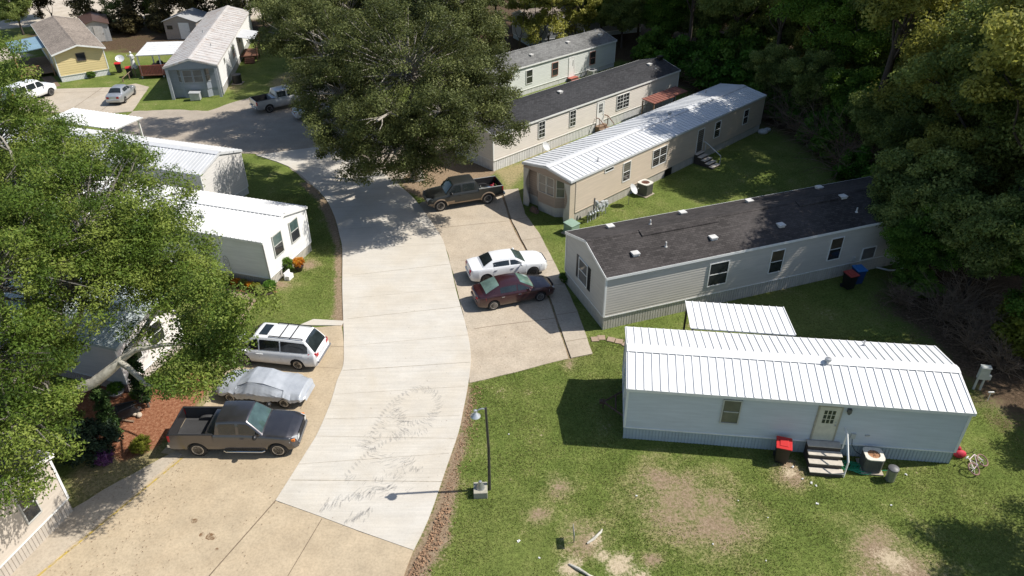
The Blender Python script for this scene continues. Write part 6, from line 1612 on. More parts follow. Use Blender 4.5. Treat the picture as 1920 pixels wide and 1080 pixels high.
# kitchen bin, hose, bicycle, bag
t = thing('trash_can', 'narrow grey trash can with dark lid, alone on the lawn', 'trash can', (16.55, 22.42, 0), .1)
m = MB(); m.lathe([(.17, 0), (.20, .02), (.21, .66)], 20); m.build('body', flat('grey_green_metal', (.26, .27, .22), .4, .4), t, 40)
m = MB(); m.lathe([(.225, .64), (.23, .72), (.15, .78), (0, .79)], 20); m.build('lid', flat('lid_grey', (.12, .12, .125), .5), t, 40)
rr = random.Random(3); pts = []
for k in range(230):
    a = k * .42; r_1 = .34 + .12 * math.sin(k * .13); s = k / 230
    pts.append((14.95 + s * .75 + math.cos(a) * r_1 * (1.1 - .35 * s), 23.25 - s * .32 + math.sin(a) * r_1 * .62, .02 + .06 * abs(math.sin(k * .37))))
pts += [(16.0, 22.98, .02), (16.3, 22.92, .02), (16.6, 22.95, .02), (16.8, 22.9, .02)]
m = MB(); m.tube(pts, .016, 5)
tag(m.build('garden_hose', flat('green_hose', (.02, .26, .12), .4, var=.25, scale=2), None, 50), 'tangled green garden hose between the steps and the air conditioner', 'hose')
def bicycle(x, y, rz):
    t = thing('bicycle', 'child bicycle with pinkish tyres lying on the grass by the white home corner', 'bicycle', (x, y, .0), rz)
    M = Matrix.Rotation(R(-62), 4, 'X')
    def put(m): m.v = [tuple(M @ Vector(v) + Vector((0, 0, .12))) for v in m.v]
    TY = flat('pink_brown_tyre', (.30, .17, .15), .8); r = .27
    for cx in (-.42, .42):
        m = MB(); m.tube([(cx + r * math.cos(k * math.pi / 12), 0, r + r * math.sin(k * math.pi / 12)) for k in range(25)], .03, 6, cap=False); put(m); w_ = m.build('wheel', TY, t, 60)
        m = MB()
        for k in range(8): a = k * math.pi / 4; m.tube([(cx, 0, r), (cx + r * math.cos(a), 0, r + r * math.sin(a))], .004, 3)
        m.ball((cx, 0, r), .035); put(m); m.build('spokes', STEEL, w_)
    m = MB(); BB = (-.06, 0, r + .02); seat = (-.2, 0, .66); head = (.28, 0, .66)
    for a, b in ((BB, seat), (seat, head), (BB, head), (BB, (-.42, 0, r)), (seat, (-.42, 0, r)), (head, (.42, 0, r))): m.tube([a, b], .018, 6)
    put(m); m.build('frame', flat('white_pink_frame', (.62, .5, .52), .4), t, 60)
    m = MB(); m.tube([head, (.25, 0, .80)], .014, 6); m.tube([(.22, -.26, .84), (.25, -.1, .80), (.25, .1, .80), (.22, .26, .84)], .014, 6); put(m); m.build('handlebar', BLACK, t)
    m = MB(); m.tube([seat, (-.23, 0, .76)], .013, 6); m.ball((-.24, 0, .78), .11, 10, 5, 0, (1.2, .6, .3)); put(m); m.build('saddle', flat('white_saddle', (.6, .6, .6), .5), t, 60)
    m = MB(); m.lathe([(0, -.01), (.08, -.01), (.08, .01), (0, .01)], 14, 'y', BB); m.tube([(BB[0], -.05, BB[2]), (BB[0] + .1, -.06, BB[2] - .12)], .01, 4); m.tube([(BB[0], .05, BB[2]), (BB[0] - .1, .06, BB[2] + .12)], .01, 4); put(m); m.build('crank', BLACK, t)
bicycle(20.85, 22.85, R(38))
t = thing('toy_bag', 'bright red bag slumped at the far corner of the white home', 'bag', (20.25, 23.75, 0), 0)
m = MB(); m.ball((0, 0, .2), .26, 12, 8, 0, (1, .7, .8)); m.ball((.18, .05, .14), .17, 10, 6); m.build('bag_body', flat('red_cloth', (.45, .02, .045), .7, var=.3), t, 60)
m = MB(); m.ball((-.02, .12, .42), .1, 8, 5); m.build('knot', flat('red_cloth', (.45, .02, .045)), t, 60)
t = thing('power_pedestal', 'pale grey power pedestal on two posts beyond the right end of the white home', 'power pedestal', (23.6, 28.4, 0), -.2)
PGREY = flat('pedestal_grey', (.44, .46, .43), .5, dirt=((.25, .25, .2), .4))
for s in (-1, 1):
    m = MB(); m.box(s * .15 - .04, s * .15 + .04, -.04, .04, -.1, 1.0); m.build('post', PGREY, t)
m = MB(); m.box(-.22, .22, -.13, .10, .72, 1.42); m.slab([(-.24, -.16, 1.42), (.24, -.16, 1.42), (.24, .12, 1.47), (-.24, .12, 1.47)], (0, 0, .03)); m.build('cabinet', PGREY, t, bevel=.01)
m = MB(); m.box(.23, .38, -.1, .06, .72, .98); m.build('socket_box', PGREY, t)
t = thing('yard_stake', 'thin white stake with small flat top right of the white home', 'stake', (23.65, 27.5, 0), 0)
m = MB(); m.tube([(0, 0, 0), (0, 0, .55)], .015, 5); m.build('rod', WHITE, t); m = MB(); m.box(-.14, .14, -.03, .03, .55, .60); m.build('cap', WHITE, t)
# patio roof behind the white home
t = thing('patio_cover', 'white ribbed patio roof on dark posts behind the white home', 'patio roof', (8.86, 29.42, 0), -.128)
m = MB(); W_p, D_p = 5.05, 2.95
def pz(y): return 3.16 - .34 * y / D_p
m.slab([(0, 0, pz(0)), (W_p, 0, pz(0)), (W_p, D_p, pz(D_p)), (0, D_p, pz(D_p))], (0, 0, .06))
for k in range(15): x = k * W_p / 14; m.slab([(x - .022, 0, pz(0) + .061), (x + .022, 0, pz(0) + .061), (x + .022, D_p, pz(D_p) + .061), (x - .022, D_p, pz(D_p) + .061)], (0, 0, .035))
m.build('roof', WHITE_ROOF, t)
for x, y in ((.12, D_p - .1), (W_p / 2, D_p - .1), (W_p - .12, D_p - .1), (.12, .1)):
    m = MB(); m.box(x - .05, x + .05, y - .05, y + .05, 0, pz(y) - .002); m.build('post', flat('dark_brown_post', (.06, .045, .035), .8), t)
m = MB(); m.box(.05, W_p - .05, D_p - .14, D_p - .08, 2.55, 2.71); m.build('beam', flat('dark_brown_post', (.06, .045, .035)), t)
# stepping stones and paver walk
def paver(x, y, rz, w_, d, label, group, cat='paving stone', mt=None):
    m = MB(); m.box(-w_ / 2, w_ / 2, -d / 2, d / 2, -.03, .035); o = m.build('paving_stone', mt or WALKC, None, bevel=.008)
    o.location = (x, y, 0); o.rotation_euler = (0, 0, rz); return tag(o, label, cat, group)
SAND_ST = concrete_mat('brownish_paver', (.36, .27, .20), (.30, .22, .16), .5, .3)
for i, (x, y, a) in enumerate(((4.62, 32.85, .1), (5.0, 32.98, .0), (5.52, 32.80, -.35), (5.95, 32.62, -.3), (6.32, 32.34, -.6))):
    paver(x, y, a, .42, .42, 'square stepping stone between the sidewalk and the white home', 'stepping stones by the white home', mt=SAND_ST)
walk = catmull([(-19.0, 38.4, 0), (-17.9, 38.1, 0), (-16.9, 37.62, 0), (-15.95, 37.3, 0)], 3)
for i in range(9):
    a = Vector(walk[i]); b = Vector(walk[i + 1]); d = b - a; paver(*((a + b) / 2)[:2], math.atan2(d.y, d.x), d.length * .93, .5, 'tan paver in the curved walk by the flower bed', 'tan pavers along the flower bed', mt=SAND_ST)
for k in range(7):
    paver(-15.82 - .02 * k, 37.0 - k * .38, .04, .5, .34, 'tan paver in the short straight walk toward the minivan', 'tan pavers toward the minivan', mt=SAND_ST)
m = MB(); m.tube([(-18.1, 38.28, .04), (-17.3, 37.98, .05), (-16.3, 37.72, .05), (-15.2, 37.52, .05), (-14.75, 37.75, .05)], .06, 6)
tag(m.build('bed_edging', flat('dark_edging', (.05, .035, .028), .8)), 'dark curved edging board around the flower bed', 'edging')
# white-railed steps at the bright white home's side door
ux, uy = loc_of(F, 6.1, 4.95)
t = thing('porch_steps', 'brick-brown side steps with white balustrade at the bright white home', 'steps', (ux, uy, 0), math.atan2(-.55, 1.0))
BRK = flat('brick_brown', (.26, .16, .12), .85, var=.3, scale=6)
for k in range(4):
    m = MB(); m.box(.5 + k * .36 - (.5 if k == 0 else 0), .5 + (k + 1) * .36 - .004, -1.1, -.02, 0, .72 - k * .18); m.build('step', BRK, t)
for y0 in (-.04, -1.1):
    m = MB(); a = Vector((.1, y0, 1.62)); b = Vector((2.0, y0, .95))
    m.tube([a, b], .045, 4); m.tube([a - Vector((0, 0, .72)), b - Vector((0, 0, .72))], .035, 4); m.box(1.95, 2.05, y0 - .05, y0 + .05, 0, 1.0)
    for k in range(9):
        p = a.lerp(b, (k + .5) / 9.5); m.box(p.x - .02, p.x + .02, y0 - .02, y0 + .02, p.z - .72, p.z)
    m.build('balustrade', WHITE, t)
t = thing('wall_trellis', 'thin black scroll trellis against the shaded wall of the bright white home', 'trellis', (*loc_of(F, 2.9, 4.93), 0), 2.829)
m = MB(); 
for s in (-1, 1): m.tube([(s * .2, .03, .1), (s * .2, .03, 1.5), (s * .12, .03, 1.75), (0, .03, 1.85)], .012, 4)
m.tube([(.12 * math.cos(k * .5), .03, 1.45 + .14 * math.sin(k * .5)) for k in range(13)], .01, 4); m.tube([(-.2, .03, .5), (.2, .03, .9), (-.2, .03, 1.2)], .01, 4); m.build('scroll', BLACK, t)
t = thing('flower_pot', 'dark pot of orange and red leaves at the bright white home end', 'plant pot', (-13.75, 40.5, 0), 0)
m = MB(); m.lathe([(.18, 0), (.30, .34), (.32, .36), (.28, .36), (.26, .3), (0, .3)], 18); m.build('pot', flat('dark_glazed_pot', (.05, .03, .035), .3), t, 50)
me_, tm_ = RS; c_ = bpy.data.objects.new('foliage', me_); COL.objects.link(c_); c_.parent = t; c_.location = (0, 0, .28); c_.scale = (.34, .34, .42); c_.material_slots[0].link = 'OBJECT'; c_.material_slots[0].material = LEAF_R
m = MB(); m.box(-.3, .3, -.04, .04, 0, .5); m.box(-.25, .25, .04, .3, 0, .3); o = m.build('window_well_panel', WHITE, None); x, y = loc_of(F, -.35, 3.6); o.location = (x, y, 0); o.rotation_euler = (0, 0, 2.829 + 1.57); tag(o, 'white crawl-space panel leaning at the skirting of the bright white home', 'panel')
m = MB(); m.tube([(0, 0, 0), (0, 0, .9), (.05, 0, 1.05), (.14, 0, 1.0)], .014, 5); m.ball((.16, 0, .93), .05); o = m.build('garden_hook', BLACK, None); o.location = (-14.35, 39.6, 0); tag(o, 'thin black garden hook at the bright white home end', 'garden hook')
# in the mulch bed
t = thing('plant_bowl', 'white-rimmed bowl with a green plant on the mulch by the pinkish home', 'plant pot', (-20.1, 28.4, 0), 0)
m = MB(); m.lathe([(.22, 0), (.36, .22), (.38, .25), (.33, .25), (.3, .2), (0, .2)], 18); m.build('bowl', flat('bowl_white', (.5, .5, .5), .5), t, 50)
c_ = bpy.data.objects.new('foliage', me_); COL.objects.link(c_); c_.parent = t; c_.location = (0, 0, .15); c_.scale = (.35, .35, .4); c_.material_slots[0].link = 'OBJECT'; c_.material_slots[0].material = LEAF_V
t = thing('wheelbarrow', 'overturned black wheelbarrow in the mulch bed', 'wheelbarrow', (-18.95, 27.0, 0), .6)
m = MB(); lo = [(-.4, -.3, .5), (.35, -.26, .5), (.35, .26, .5), (-.4, .3, .5)]; hi = [(-.55, -.4, .12), (.5, -.36, .12), (.5, .36, .12), (-.55, .4, .12)]
m.add(lo + hi, [(0, 1, 2, 3), (4, 5, 1, 0), (5, 6, 2, 1), (6, 7, 3, 2), (7, 4, 0, 3)]); m.build('tub', BLACK, t, bevel=.02)
m = MB()
for s in (-1, 1): m.tube([(.7, s * .08, .5), (-.3, s * .3, .56), (-1.0, s * .34, .15)], .022, 6)
m.build('handles', flat('dark_bar', (.05, .05, .05), .5), t)
m = MB(); m.lathe([(0, -.04), (.2, -.05), (.2, .05), (0, .04)], 16, 'y', (.72, 0, .5)); m.build('wheel', TYRE, t, 40)
rr = random.Random(8); ROCK = flat('pale_rock', (.46, .38, .30), .9, var=.3, scale=6, bmp=.4)
for i in range(6):
    m = MB(); m.ball((0, 0, .06), 1, 8, 5, 0, (.16 + rr.random() * .08, .12 + rr.random() * .06, .1)); o = m.build('rock', ROCK, None, 60); o.location = (-18.35 + rr.uniform(-.4, .25), 26.95 + rr.uniform(-.35, .35), .02); o.rotation_euler = (0, 0, rr.uniform(0, 3)); tag(o, 'pale rock in the small heap beside the wheelbarrow', 'rock', 'pale rocks beside the wheelbarrow')
for i, (x, y, a, L_x) in enumerate(((-19.3, 26.6, .3, 1.1), (-19.7, 27.3, 1.1, .9), (-18.9, 26.5, -.2, 1.0))):
    m = MB(); m.box(-L_x / 2, L_x / 2, -.05, .05, .0, .06); o = m.build('plank', WOODM, None); o.location = (x, y, .01); o.rotation_euler = (0, 0, a); tag(o, 'weathered plank on the mulch by the wheelbarrow', 'plank', 'planks on the mulch')

# utilities near the beige home
t = thing('transformer_box', 'squat pale green transformer box between the beige and brown-roofed homes', 'transformer', (4.2, 45.35, 0), .77)
TG = flat('transformer_green', (.22, .32, .25), .5, dirt=((.2, .2, .15), .5))
m = MB(); m.box(-.42, .42, -.38, .38, .05, .72); m.slab([(-.45, -.42, .70), (.45, -.42, .70), (.45, .42, .80), (-.45, .42, .80)], (0, 0, .05)); m.build('cabinet', TG, t, bevel=.015)
m = MB(); m.box(-.55, .55, -.5, .5, 0, .05); m.build('pad', WALKC, t)
x, y = loc_of(C, 1.9, -.75)
t = thing('meter_rack', 'rack of grey meter boxes, pipes and valves beside the beige home', 'meter rack', (x, y, 0), .768)
MG = flat('meter_grey', (.46, .48, .49), .5, .2, dirt=((.2, .18, .15), .5))
for k in range(4):
    m = MB(); m.tube([(-.7 + k * .28, 0, 0), (-.7 + k * .28, 0, .75), (-.7 + k * .28, -.12, .9), (-.7 + k * .28, -.2, .7)], .045, 6); m.ball((-.7 + k * .28, -.2, .68), .1, 8, 5); m.build('valve_pipe', MG, t, 50)
for k, (x_, z0, h_, w2) in enumerate(((.55, .5, .55, .3), (.9, .35, .8, .34), (1.3, .55, .5, .26), (.2, 1.0, .4, .2))):
    m = MB(); m.box(x_ - w2 / 2, x_ + w2 / 2, -.1, .1, z0, z0 + h_); m.tube([(x_, 0, 0), (x_, 0, z0)], .03, 6); m.lathe([(0, 0), (.1, 0), (.1, .08), (0, .1)], 12, 'y', (x_, -.2, z0 + h_ * .6)); m.build('meter_box', MG, t, bevel=.008)
m = MB(); m.box(-.1, .0, -.04, .04, 0, 1.7); m.build('post', flat('dark_post', (.12, .12, .12), .6), t)
m = MB(); m.box(-.8, 1.5, .04, .08, .5, .58); m.build('crossbar', MG, t)
# bricks by the bay
m = MB(); m.box(-.35, .35, -.15, .15, 0, .22); m.box(-.2, .25, -.1, .12, .222, .38); o = m.build('block_stack', flat('brick_mix', (.2, .12, .09), .9, var=.5, scale=7), None); o.location = (*loc_of(C, -.35, 3.1), 0); o.rotation_euler = (0, 0, .768 + 1.57); tag(o, 'small stack of dark blocks below the bay window of the beige home', 'blocks')
# rust red roof between the cream and beige homes
t = thing('shed_roof', 'low rust-red metal roof between the cream and beige homes', 'lean-to', (13.4, 66.6, 0), .76)
RR = metal_roof_mat('rust_red_roof', (.27, .11, .08), grime=.3)
m = MB(); m.slab([(0, 0, 2.0), (5.4, 0, 2.0), (5.4, 1.5, 2.15), (0, 1.5, 2.15)], (0, 0, .05)); 
for k in range(12): m.slab([(k * .48, 0, 2.051), (k * .48 + .05, 0, 2.051), (k * .48 + .05, 1.5, 2.201), (k * .48, 1.5, 2.201)], (0, 0, .03))
m.build('roof', RR, t)
for x_, y_ in ((.1, .1), (5.3, .1), (.1, 1.4), (5.3, 1.4)):
    m = MB(); m.box(x_ - .05, x_ + .05, y_ - .05, y_ + .05, 0, 2.0); m.build('post', WOODM, t)
# white pipe, bags, stake sign, logs
m = MB(); m.tube([(23.5, 40.25, .08), (24.1, 39.85, .10), (24.8, 39.8, .12), (25.2, 40.1, .3)], .06, 8); tag(m.build('white_pipe', WHITE, None, 50), 'white plastic pipe on the ground at the wood edge', 'pipe')
for i, (x, y, s) in enumerate(((23.2, 64.3, .5), (23.8, 64.9, .35))):
    m = MB(); m.ball((0, 0, .15 * s * 2), s, 10, 6, 0, (1, .8, .5)); o = m.build('white_bag', flat('bag_white', (.6, .6, .6), .6), None, 60); o.location = (x, y, 0); tag(o, 'white bag on the ground at the far end of the beige home', 'bag', 'white bags')
t = thing('yard_sign', 'small edge-on yard sign on a leaning stake in the front lawn', 'sign', (2.42, 19.22, 0), .03)
m = MB(); m.tube([(0, 0, -.05), (-.02, 0, .75)], .018, 5); m.build('stake', flat('rust_stake', (.3, .2, .16), .8), t)
m = MB(); m.box(-.035, -.022, -.28, .28, .42, .80); m.build('board', flat('sign_grey', (.35, .35, .34), .6), t)
def log_(pts, rs_, label, mt=None):
    m = MB(); m.tube(pts, rs_, 7); return tag(m.build('log', mt or PALEBARK, None, 50), label, 'log')
log_([(2.95, 19.15, .03), (3.25, 19.35, .08), (3.55, 19.65, .1), (3.62, 19.8, .08)], [.04, .06, .05, .03], 'bleached branch on bare soil beside the yard sign')
log_([(2.15, 18.2, .02), (2.5, 17.95, .07), (2.9, 17.65, .05), (3.3, 17.5, .03)], [.04, .065, .05, .02], 'bleached root near the bottom edge of the lawn')
log_([(27.0, 57.5, .1), (28.0, 57.2, .16), (29.0, 56.6, .1)], [.1, .12, .07], 'pale broken log at the wood edge', flat('pale_wood', (.55, .42, .26), .8))
rr = random.Random(21)
LIT = flat('paper_litter', (.72, .72, .70), .8)
for i, (x, y) in enumerate(((12.55, 23.2), (12.75, 22.5), (13.05, 22.25), (13.2, 22.1), (-.2, 25.4), (5.3, 21.6), (10.6, 20.4), (8.0, 19.1), (9.9, 18.3), (12.9, 21.1), (17.4, 22.7), (16.0, 21.0), (9.6, 21.3), (1.0, 18.5), (6.4, 44.7), (.2, 19.3))):
    m = MB(); m.add([(-.05, -.03, .01), (.05, -.035, .03), (.055, .03, .012), (-.04, .04, .035)], [(0, 1, 2, 3)]); m.v += []; m.slab([(-.03, -.02, .012), (.04, -.02, .02), (.03, .03, .025)], (0, 0, .02))
    o = m.build('litter', LIT, None); o.location = (x, y, .0); o.rotation_euler = (0, 0, rr.uniform(0, 6)); s = rr.uniform(.6, 1.4); o.scale = (s, s, s); tag(o, 'scrap of white litter lying on the grass', 'litter', 'scraps of white litter on the lawns')

# ------------------------------------------------------------------ far yard, top left
def carport(name, label, pts, z0, slope, posts, ribs, roofm, postm, cat='carport', rdir=0):
    a, b, c, d = [Vector((*p, 0)) for p in pts]; t = thing(name, label, cat, (a.x, a.y, 0), 0)
    m = MB(); q = [p - a for p in (a, b, c, d)]
    zz = [z0, z0, z0 + slope, z0 + slope]
    m.slab([(p.x, p.y, z_) for p, z_ in zip(q, zz)], (0, 0, .07))
    for k in range(ribs + 1):
        f = k / ribs
        s = (q[0].lerp(q[1], f), q[3].lerp(q[2], f)) if rdir == 0 else (q[0].lerp(q[3], f), q[1].lerp(q[2], f))
        za = z0 if rdir == 0 else z0 + slope * f; zb = z0 + slope if rdir == 0 else z0 + slope * f
        dr = (s[1] - s[0]).normalized(); nn = dr.cross(Vector((0, 0, 1))) * .03
        m.slab([(s[0].x - nn.x, s[0].y - nn.y, za + .07), (s[0].x + nn.x, s[0].y + nn.y, za + .07), (s[1].x + nn.x, s[1].y + nn.y, zb + .07), (s[1].x - nn.x, s[1].y - nn.y, zb + .07)], (0, 0, .035))
    m.build('roof', roofm, t)
    for (x, y) in posts:
        m = MB(); m.box(x - a.x - .06, x - a.x + .06, y - a.y - .06, y - a.y + .06, 0, z0); m.build('post', postm, t)
    return t
carport('carport', 'white ribbed carport roof behind the blank-ended white home', [(-39.6, 64.75), (-32.25, 62.1), (-33.3, 59.0), (-40.4, 61.6)], 2.6, .05, [(-32.7, 62.0), (-33.6, 59.5), (-39.2, 64.4), (-39.9, 62.0)], 20, WHITE_ROOF, WHITE)
RED_W = flat('red_brown_slat', (.26, .075, .05), .8, var=.25, scale=4)
t = carport('carport', 'white flat carport roof with red slatted railing beside the stained-roof home', [(-41.8, 82.6), (-37.3, 83.3), (-38.0, 88.4), (-42.7, 88.0)], 2.45, .1, [(-41.7, 82.8), (-39.4, 83.1), (-37.6, 83.4), (-42.4, 87.8), (-39.8, 88)], 6, WHITE_ROOF, WHITE, rdir=1)
m = MB(); a = Vector((.25, -.35, 0)); b = Vector((4.1, .25, 0))
for k in range(24):
    p = a.lerp(b, k / 24); q = a.lerp(b, (k + .62) / 24); m.slab([(p.x, p.y, .35), (q.x, q.y, .35), (q.x, q.y, 1.45), (p.x, p.y, 1.45)], (.01, .04, 0))
m.slab([(a.x, a.y, 1.45), (b.x, b.y, 1.45), (b.x + .02, b.y + .12, 1.45), (a.x + .02, a.y + .12, 1.45)], (0, 0, .05)); m.build('railing', RED_W, t)
m = MB(); m.slab([(.1, -.2, .3), (4.2, .4, .3), (3.6, 5.4, .3), (-.6, 5.0, .3)], (0, 0, .07)); m.build('deck', WOODM, t)
for x_, y_ in ((.2, -.25), (4.1, .35), (3.5, 5.3), (-.5, 4.9), (2, .1), (1.5, 5)):
    pass
for i, (x, y, nm, lb) in enumerate(((-40.2, 84.6, 'grill', 'dark covered grill under the red-railed carport'), (-38.9, 85.4, 'patio_chair', 'dark chair under the red-railed carport'))):
    t2_ = thing(nm, lb, nm.replace('_', ' '), (x, y, .37), .4)
    if nm == 'grill':
        m = MB(); m.lathe([(.1, .55), (.36, .75), (.38, .85)], 16); m.ball((0, 0, .88), .37, 14, 6, 0, (1, 1, .6)); m.build('kettle', BLACK, t2_, 50)
        for k in range(3): m = MB(); m.tube([(.1 * math.cos(k * 2.1), .1 * math.sin(k * 2.1), .6), (.34 * math.cos(k * 2.1), .34 * math.sin(k * 2.1), 0)], .02, 5); m.build('leg', BLACK, t2_)
    else:
        m = MB(); m.box(-.25, .25, -.25, .25, .42, .47); m.build('seat', BLACK, t2_); m = MB(); m.box(-.25, .25, .22, .27, .47, 1.0); m.build('backrest', BLACK, t2_)
        for sx in (-1, 1):
            for sy in (-1, 1): m = MB(); m.box(sx * .23 - .02, sx * .23 + .02, sy * .23 - .02, sy * .23 + .02, 0, .42); m.build('leg', BLACK, t2_)
# porch of the yellow home
ang = 2.185
t = thing('side_porch', 'blue-grey flat porch roof with wooden deck rail on the yellow home', 'porch', (*loc_of(K, 4.6, 5.06), 0), ang)
BLUE_R = metal_roof_mat('blue_grey_roof', (.24, .36, .44), grime=.5)
m = MB(); m.slab([(.6, .16, 2.75), (6.8, .16, 2.75), (6.8, 3.6, 2.5), (.6, 3.6, 2.5)], (0, 0, .06))
for k in range(14): x_ = .6 + k * 6.2 / 13; m.slab([(x_ - .02, .16, 2.811), (x_ + .02, .16, 2.811), (x_ + .02, 3.6, 2.561), (x_ - .02, 3.6, 2.561)], (0, 0, .03))
m.build('roof', BLUE_R, t)
DW = flat('orange_deck_wood', (.34, .19, .09), .8, var=.25, scale=4)
m = MB(); m.box(-1.4, 6.6, .03, 3.4, .42, .5); m.build('deck', WOODM, t)
for x_, y_ in ((.7, 3.4), (3.7, 3.4), (6.6, 3.4), (-1.35, 3.4), (-1.35, .2)):
    m = MB(); m.box(x_ - .06, x_ + .06, y_ - .06, y_ + .06, 0, 2.5 if x_ > 0 else 1.4); m.build('post', DW, t)
for (x0_, y0_, x1_, y1_) in ((-1.3, 3.4, 6.6, 3.4), (-1.35, 1.4, -1.35, 3.4)):
    m = MB(); n_ = int(math.hypot(x1_ - x0_, y1_ - y0_) / .16)
    for k in range(n_):
        x_, y_ = x0_ + (x1_ - x0_) * (k + .5) / n_, y0_ + (y1_ - y0_) * (k + .5) / n_; m.box(x_ - .045, x_ + .045, y_ - .02, y_ + .02, .52, 1.35)
    m.box(min(x0_, x1_) - .06, max(x0_, x1_) + .06, min(y0_, y1_) - .06, max(y0_, y1_) + .06, 1.35, 1.40); m.build('railing', DW, t)
for k in range(11):
    a = Vector((-52.9, 83.4, 0)).lerp(Vector((-49.9, 79.5, 0)), k / 11); paver(a.x, a.y, R(-52) + math.pi / 2, 1.1, .34, 'wooden board in the short plank walk up to the yellow home deck', 'plank walk boards at the yellow home', 'plank', WOODM)
# sheds
def shed(label, x, y, rz, w_, d, h, ridge, wallm, roofm, doorm, rough_=False):
    t = thing('shed', label, 'shed', (x, y, 0), rz, 'storage sheds')
    m = MB()
    pts = [(-w_ / 2, h), (0, ridge), (w_ / 2, h), (w_ / 2, 0), (-w_ / 2, 0)]
    m.slab([(a, -d / 2, b) for a, b in pts], (0, d, 0))
    for k in range(int(w_ / .3)): m.box(-w_ / 2 + k * .3, -w_ / 2 + k * .3 + .05, -d / 2 - .02, -d / 2, 0.05, h - .02)
    m.build('wall', wallm, t)
    m = MB()
    for s in (-1, 1):
        m.slab([(0, -d / 2 - .2, ridge + .02), (s * (w_ / 2 + .2), -d / 2 - .2, h - .06), (s * (w_ / 2 + .2), d / 2 + .2, h - .06), (0, d / 2 + .2, ridge + .02)], (0, 0, .06))
    m.build('roof', roofm, t)
    m = MB(); m.box(-.2, w_ * .28, -d / 2 - .05, -d / 2 - .022, .08, h - .15); dr = m.build('door', doorm, t)
    m = MB(); m.box(w_ * .24, w_ * .27, -d / 2 - .09, -d / 2 - .051, 1.0, 1.12); m.build('handle', STEEL, dr)
    m = MB(); m.box(-w_ * .42, -w_ * .25, -d / 2 - .04, -d / 2 - .022, 1.3, 1.8); m.build('vent', BLACK, t)
    return t
S_WOODG = siding_mat('grey_board', (.34, .30, .27), amt=.6)
shed('grey board shed with white door left of the stained-roof home', -43.4, 102.2, -.05, 4.3, 4.6, 2.3, 3.0, S_WOODG, metal_roof_mat('shed_grey_roof', (.40, .41, .42), rust=.2), WHITE)
shed('grey shed with dark rusty roof behind the yellow home', -55.6, 101.4, R(28), 3.2, 6.0, 2.2, 2.7, siding_mat('shed_blue_grey', (.34, .36, .38), amt=.4), metal_roof_mat('dark_rust_roof', (.10, .06, .05), grime=.4), flat('shed_door_grey', (.4, .4, .4), .6))
# porch on the far side of the stained-roof home
t = thing('side_porch', 'brown wooden porch with pale awning on the stained-roof home', 'porch', (*loc_of(Lh, 13.2, -.06), 0), Lh['t'].rotation_euler.z)
m = MB(); m.slab([(-.2, -.06, 2.95), (3.8, -.06, 2.95), (3.8, -2.0, 2.6), (-.2, -2.0, 2.6)], (0, 0, .05)); m.build('awning', PALE_ROOF, t)
BRW = flat('porch_brown', (.17, .08, .05), .8)
m = MB(); m.box(0, 3.6, -2.0, -.04, .6, .68); m.build('deck', BRW, t)
for x_, y_ in ((.06, -1.94), (1.8, -1.94), (3.54, -1.94)):
    m = MB(); m.box(x_ - .05, x_ + .05, y_ - .05, y_ + .05, 0, 2.6); m.build('post', BRW, t)
m = MB()
for k in range(18): x_ = .1 + k * .2; m.box(x_ - .03, x_ + .03, -1.97, -1.93, .7, 1.5)
m.box(0, 3.6, -2.0, -1.9, 1.5, 1.56); m.build('railing', BRW, t)
for k in range(3):
    m = MB(); m.box(-.3 - k * .3, -.02 - k * .3, -1.6, -.5, 0, .5 - k * .17); m.build('step', BRW, t)
# utility box before the bay, white statue
t = thing('utility_box', 'grey utility box on the grass below the blue-grey bay window', 'utility box', (*loc_of(Lh, -.55, 2.6), 0), Lh['t'].rotation_euler.z)
m = MB(); m.box(-.35, .35, -.5, .5, .05, .75); m.build('cabinet', MG, t, bevel=.03); m = MB(); m.slab([(-.4, -.55, .75), (.4, -.55, .75), (.4, .55, .82), (-.4, .55, .82)], (0, 0, .04)); m.build('lid', MG, t)
t = thing('garden_statue', 'white standing garden statue on the grass between the yellow home and the carport', 'statue', (-44.3, 86.6, 0), 0)
STW = flat('statue_white', (.66, .67, .66), .7, dirt=((.3, .3, .28), .3))
m = MB(); m.box(-.3, .3, -.3, .3, 0, .3); m.build('plinth', STW, t, bevel=.02)
m = MB(); m.lathe([(.30, .3), (.27, .5), (.2, .95), (.22, 1.25), (.26, 1.45), (.22, 1.58), (.08, 1.64), (.075, 1.7)], 16); m.ball((0, 0, 1.82), .13, 12, 8, 0, (.85, 1, 1.15))
m.tube([(.24, 0, 1.5), (.34, -.08, 1.25), (.16, -.26, 1.18)], [.07, .06, .045], 7); m.tube([(-.24, 0, 1.5), (-.36, -.04, 1.3), (-.42, -.12, 1.6)], [.07, .06, .045], 7); m.build('figure', STW, t, 60)
# timber crossbars at the yellow home skirting and rail by the bin
m = MB(); 
for a_, b_ in (((0, 0, .02), (.9, 0, .62)), ((.1, 0, .6), (.3, 0, .02)), ((.3, 0, .3), (1.1, 0, .5))): m.tube([a_, b_], .045, 4)
o = m.build('sawhorse', flat('grey_timber', (.16, .16, .17), .8), None); o.location = (*loc_of(K, -.25, 2.4), 0); o.rotation_euler = (0, 0, K['t'].rotation_euler.z - math.pi / 2); tag(o, 'grey crossed timbers against the white skirting of the yellow home', 'timbers')
t = thing('wood_rail', 'short brown timber rail leading down to the silver sedan', 'railing', (-43.2, 81.2, 0), R(75))
m = MB(); m.tube([(0, 0, .45), (2.2, 0, 1.0)], .04, 4); m.build('top_rail', WOODM, t)
for k in (0, 1, 2): m = MB(); m.box(k * 1.05 - .04, k * 1.05 + .04, -.04, .04, 0, .5 + k * .26); m.build('post', WOODM, t)

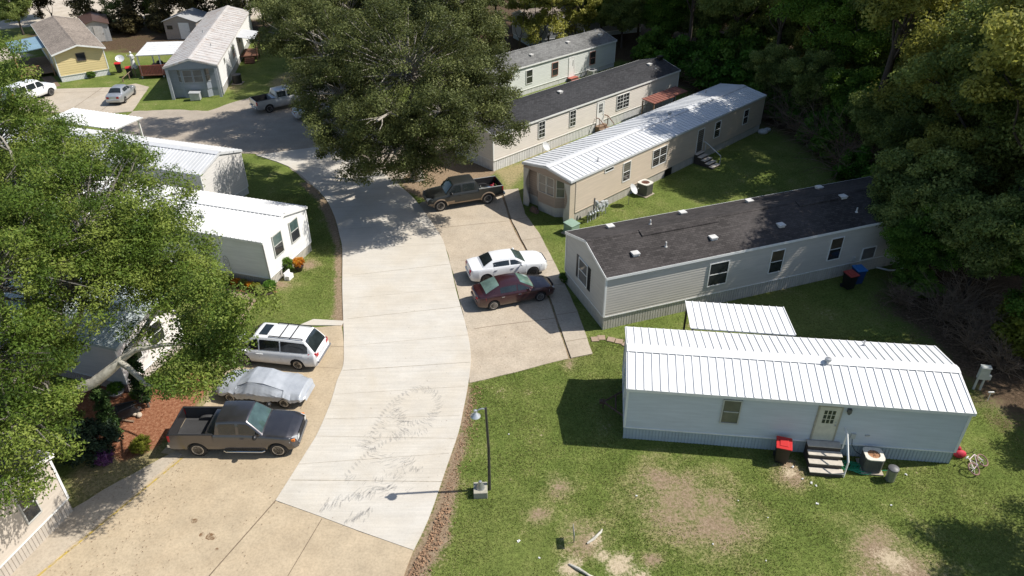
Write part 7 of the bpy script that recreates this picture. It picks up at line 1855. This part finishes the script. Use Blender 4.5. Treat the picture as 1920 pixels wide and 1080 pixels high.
# ------------------------------------------------------------------ fallen leaves and clods
def scatter(name, label, cat, n, areas, size, mt, seed, flat_=True, z0=.03):
    r = np.random.RandomState(seed); vs = []; 
    m = MB(); rr_ = random.Random(seed)
    for (x0, x1, y0, y1, w_) in areas:
        for k in range(int(n * w_)):
            x, y = rr_.uniform(x0, x1), rr_.uniform(y0, y1); s = size * rr_.uniform(.5, 1.5); a = rr_.uniform(0, 6.28); z_ = z0 + rr_.random() * .008
            if flat_: m.add([(x + s * math.cos(a), y + s * math.sin(a), z_), (x + s * .5 * math.cos(a + 1.7), y + s * .5 * math.sin(a + 1.7), z_ + s * .3), (x - s * math.cos(a), y - s * math.sin(a), z_), (x + s * .5 * math.cos(a - 1.7), y + s * .5 * math.sin(a - 1.7), z_ + s * .1)], [(0, 1, 2, 3)])
            else:
                p = [Vector((x, y, -.01)) + Vector((rr_.uniform(-1, 1), rr_.uniform(-1, 1), rr_.uniform(0, 1.1))) * s for _ in range(5)]
                m.add(p, [(0, 1, 2), (0, 2, 3), (0, 3, 4), (0, 4, 1), (1, 2, 3), (1, 3, 4)])
    o = m.build(name, mt, None); return tag(o, label, cat, kind='stuff')
DL = flat('dry_leaf', (.17, .10, .055), .9, var=.5, scale=4)
scatter('fallen_leaves', 'small brown leaves scattered over the paving', 'leaves', 1500, [(-17.5, -10, 14, 24, .2), (-14, -9.6, 24, 33, .08), (-18.2, -14.5, 15, 24, .3), (-2, 3, 30, 51, .35), (-9, -3, 19, 46, .05), (-15, -5, 46, 60, .15)], .024, DL, 4, z0=.05)
def edge_scatter(n, seed):
    m = MB(); rr_ = random.Random(seed); line = [(-4.2, 17.6), (-3.55, 19.3), (-3.15, 21), (-2.8, 23.4), (-2.45, 25.7), (-2.3, 27.2), (-2.15, 28.9)]
    for k in range(n):
        i = rr_.randrange(len(line) - 1); f = rr_.random(); a = line[i]; b = line[i + 1]; x = a[0] + (b[0] - a[0]) * f + abs(rr_.gauss(0, .28)) + .05; y = a[1] + (b[1] - a[1]) * f; s = rr_.uniform(.015, .05) * (1.6 if y < 21 else 1)
        p = [Vector((x, y, -.01)) + Vector((rr_.uniform(-1, 1), rr_.uniform(-1, 1), rr_.uniform(0, 1.1))) * s for _ in range(5)]
        m.add(p, [(0, 1, 2), (0, 2, 3), (0, 3, 4), (0, 4, 1), (1, 2, 3), (1, 3, 4)])
    return tag(m.build('soil_clods', flat('clod', (.30, .185, .11), .95, var=.4, scale=8), None), 'clods of tan soil along the right edge of the new road', 'soil clods', kind='stuff')
edge_scatter(1600, 6)
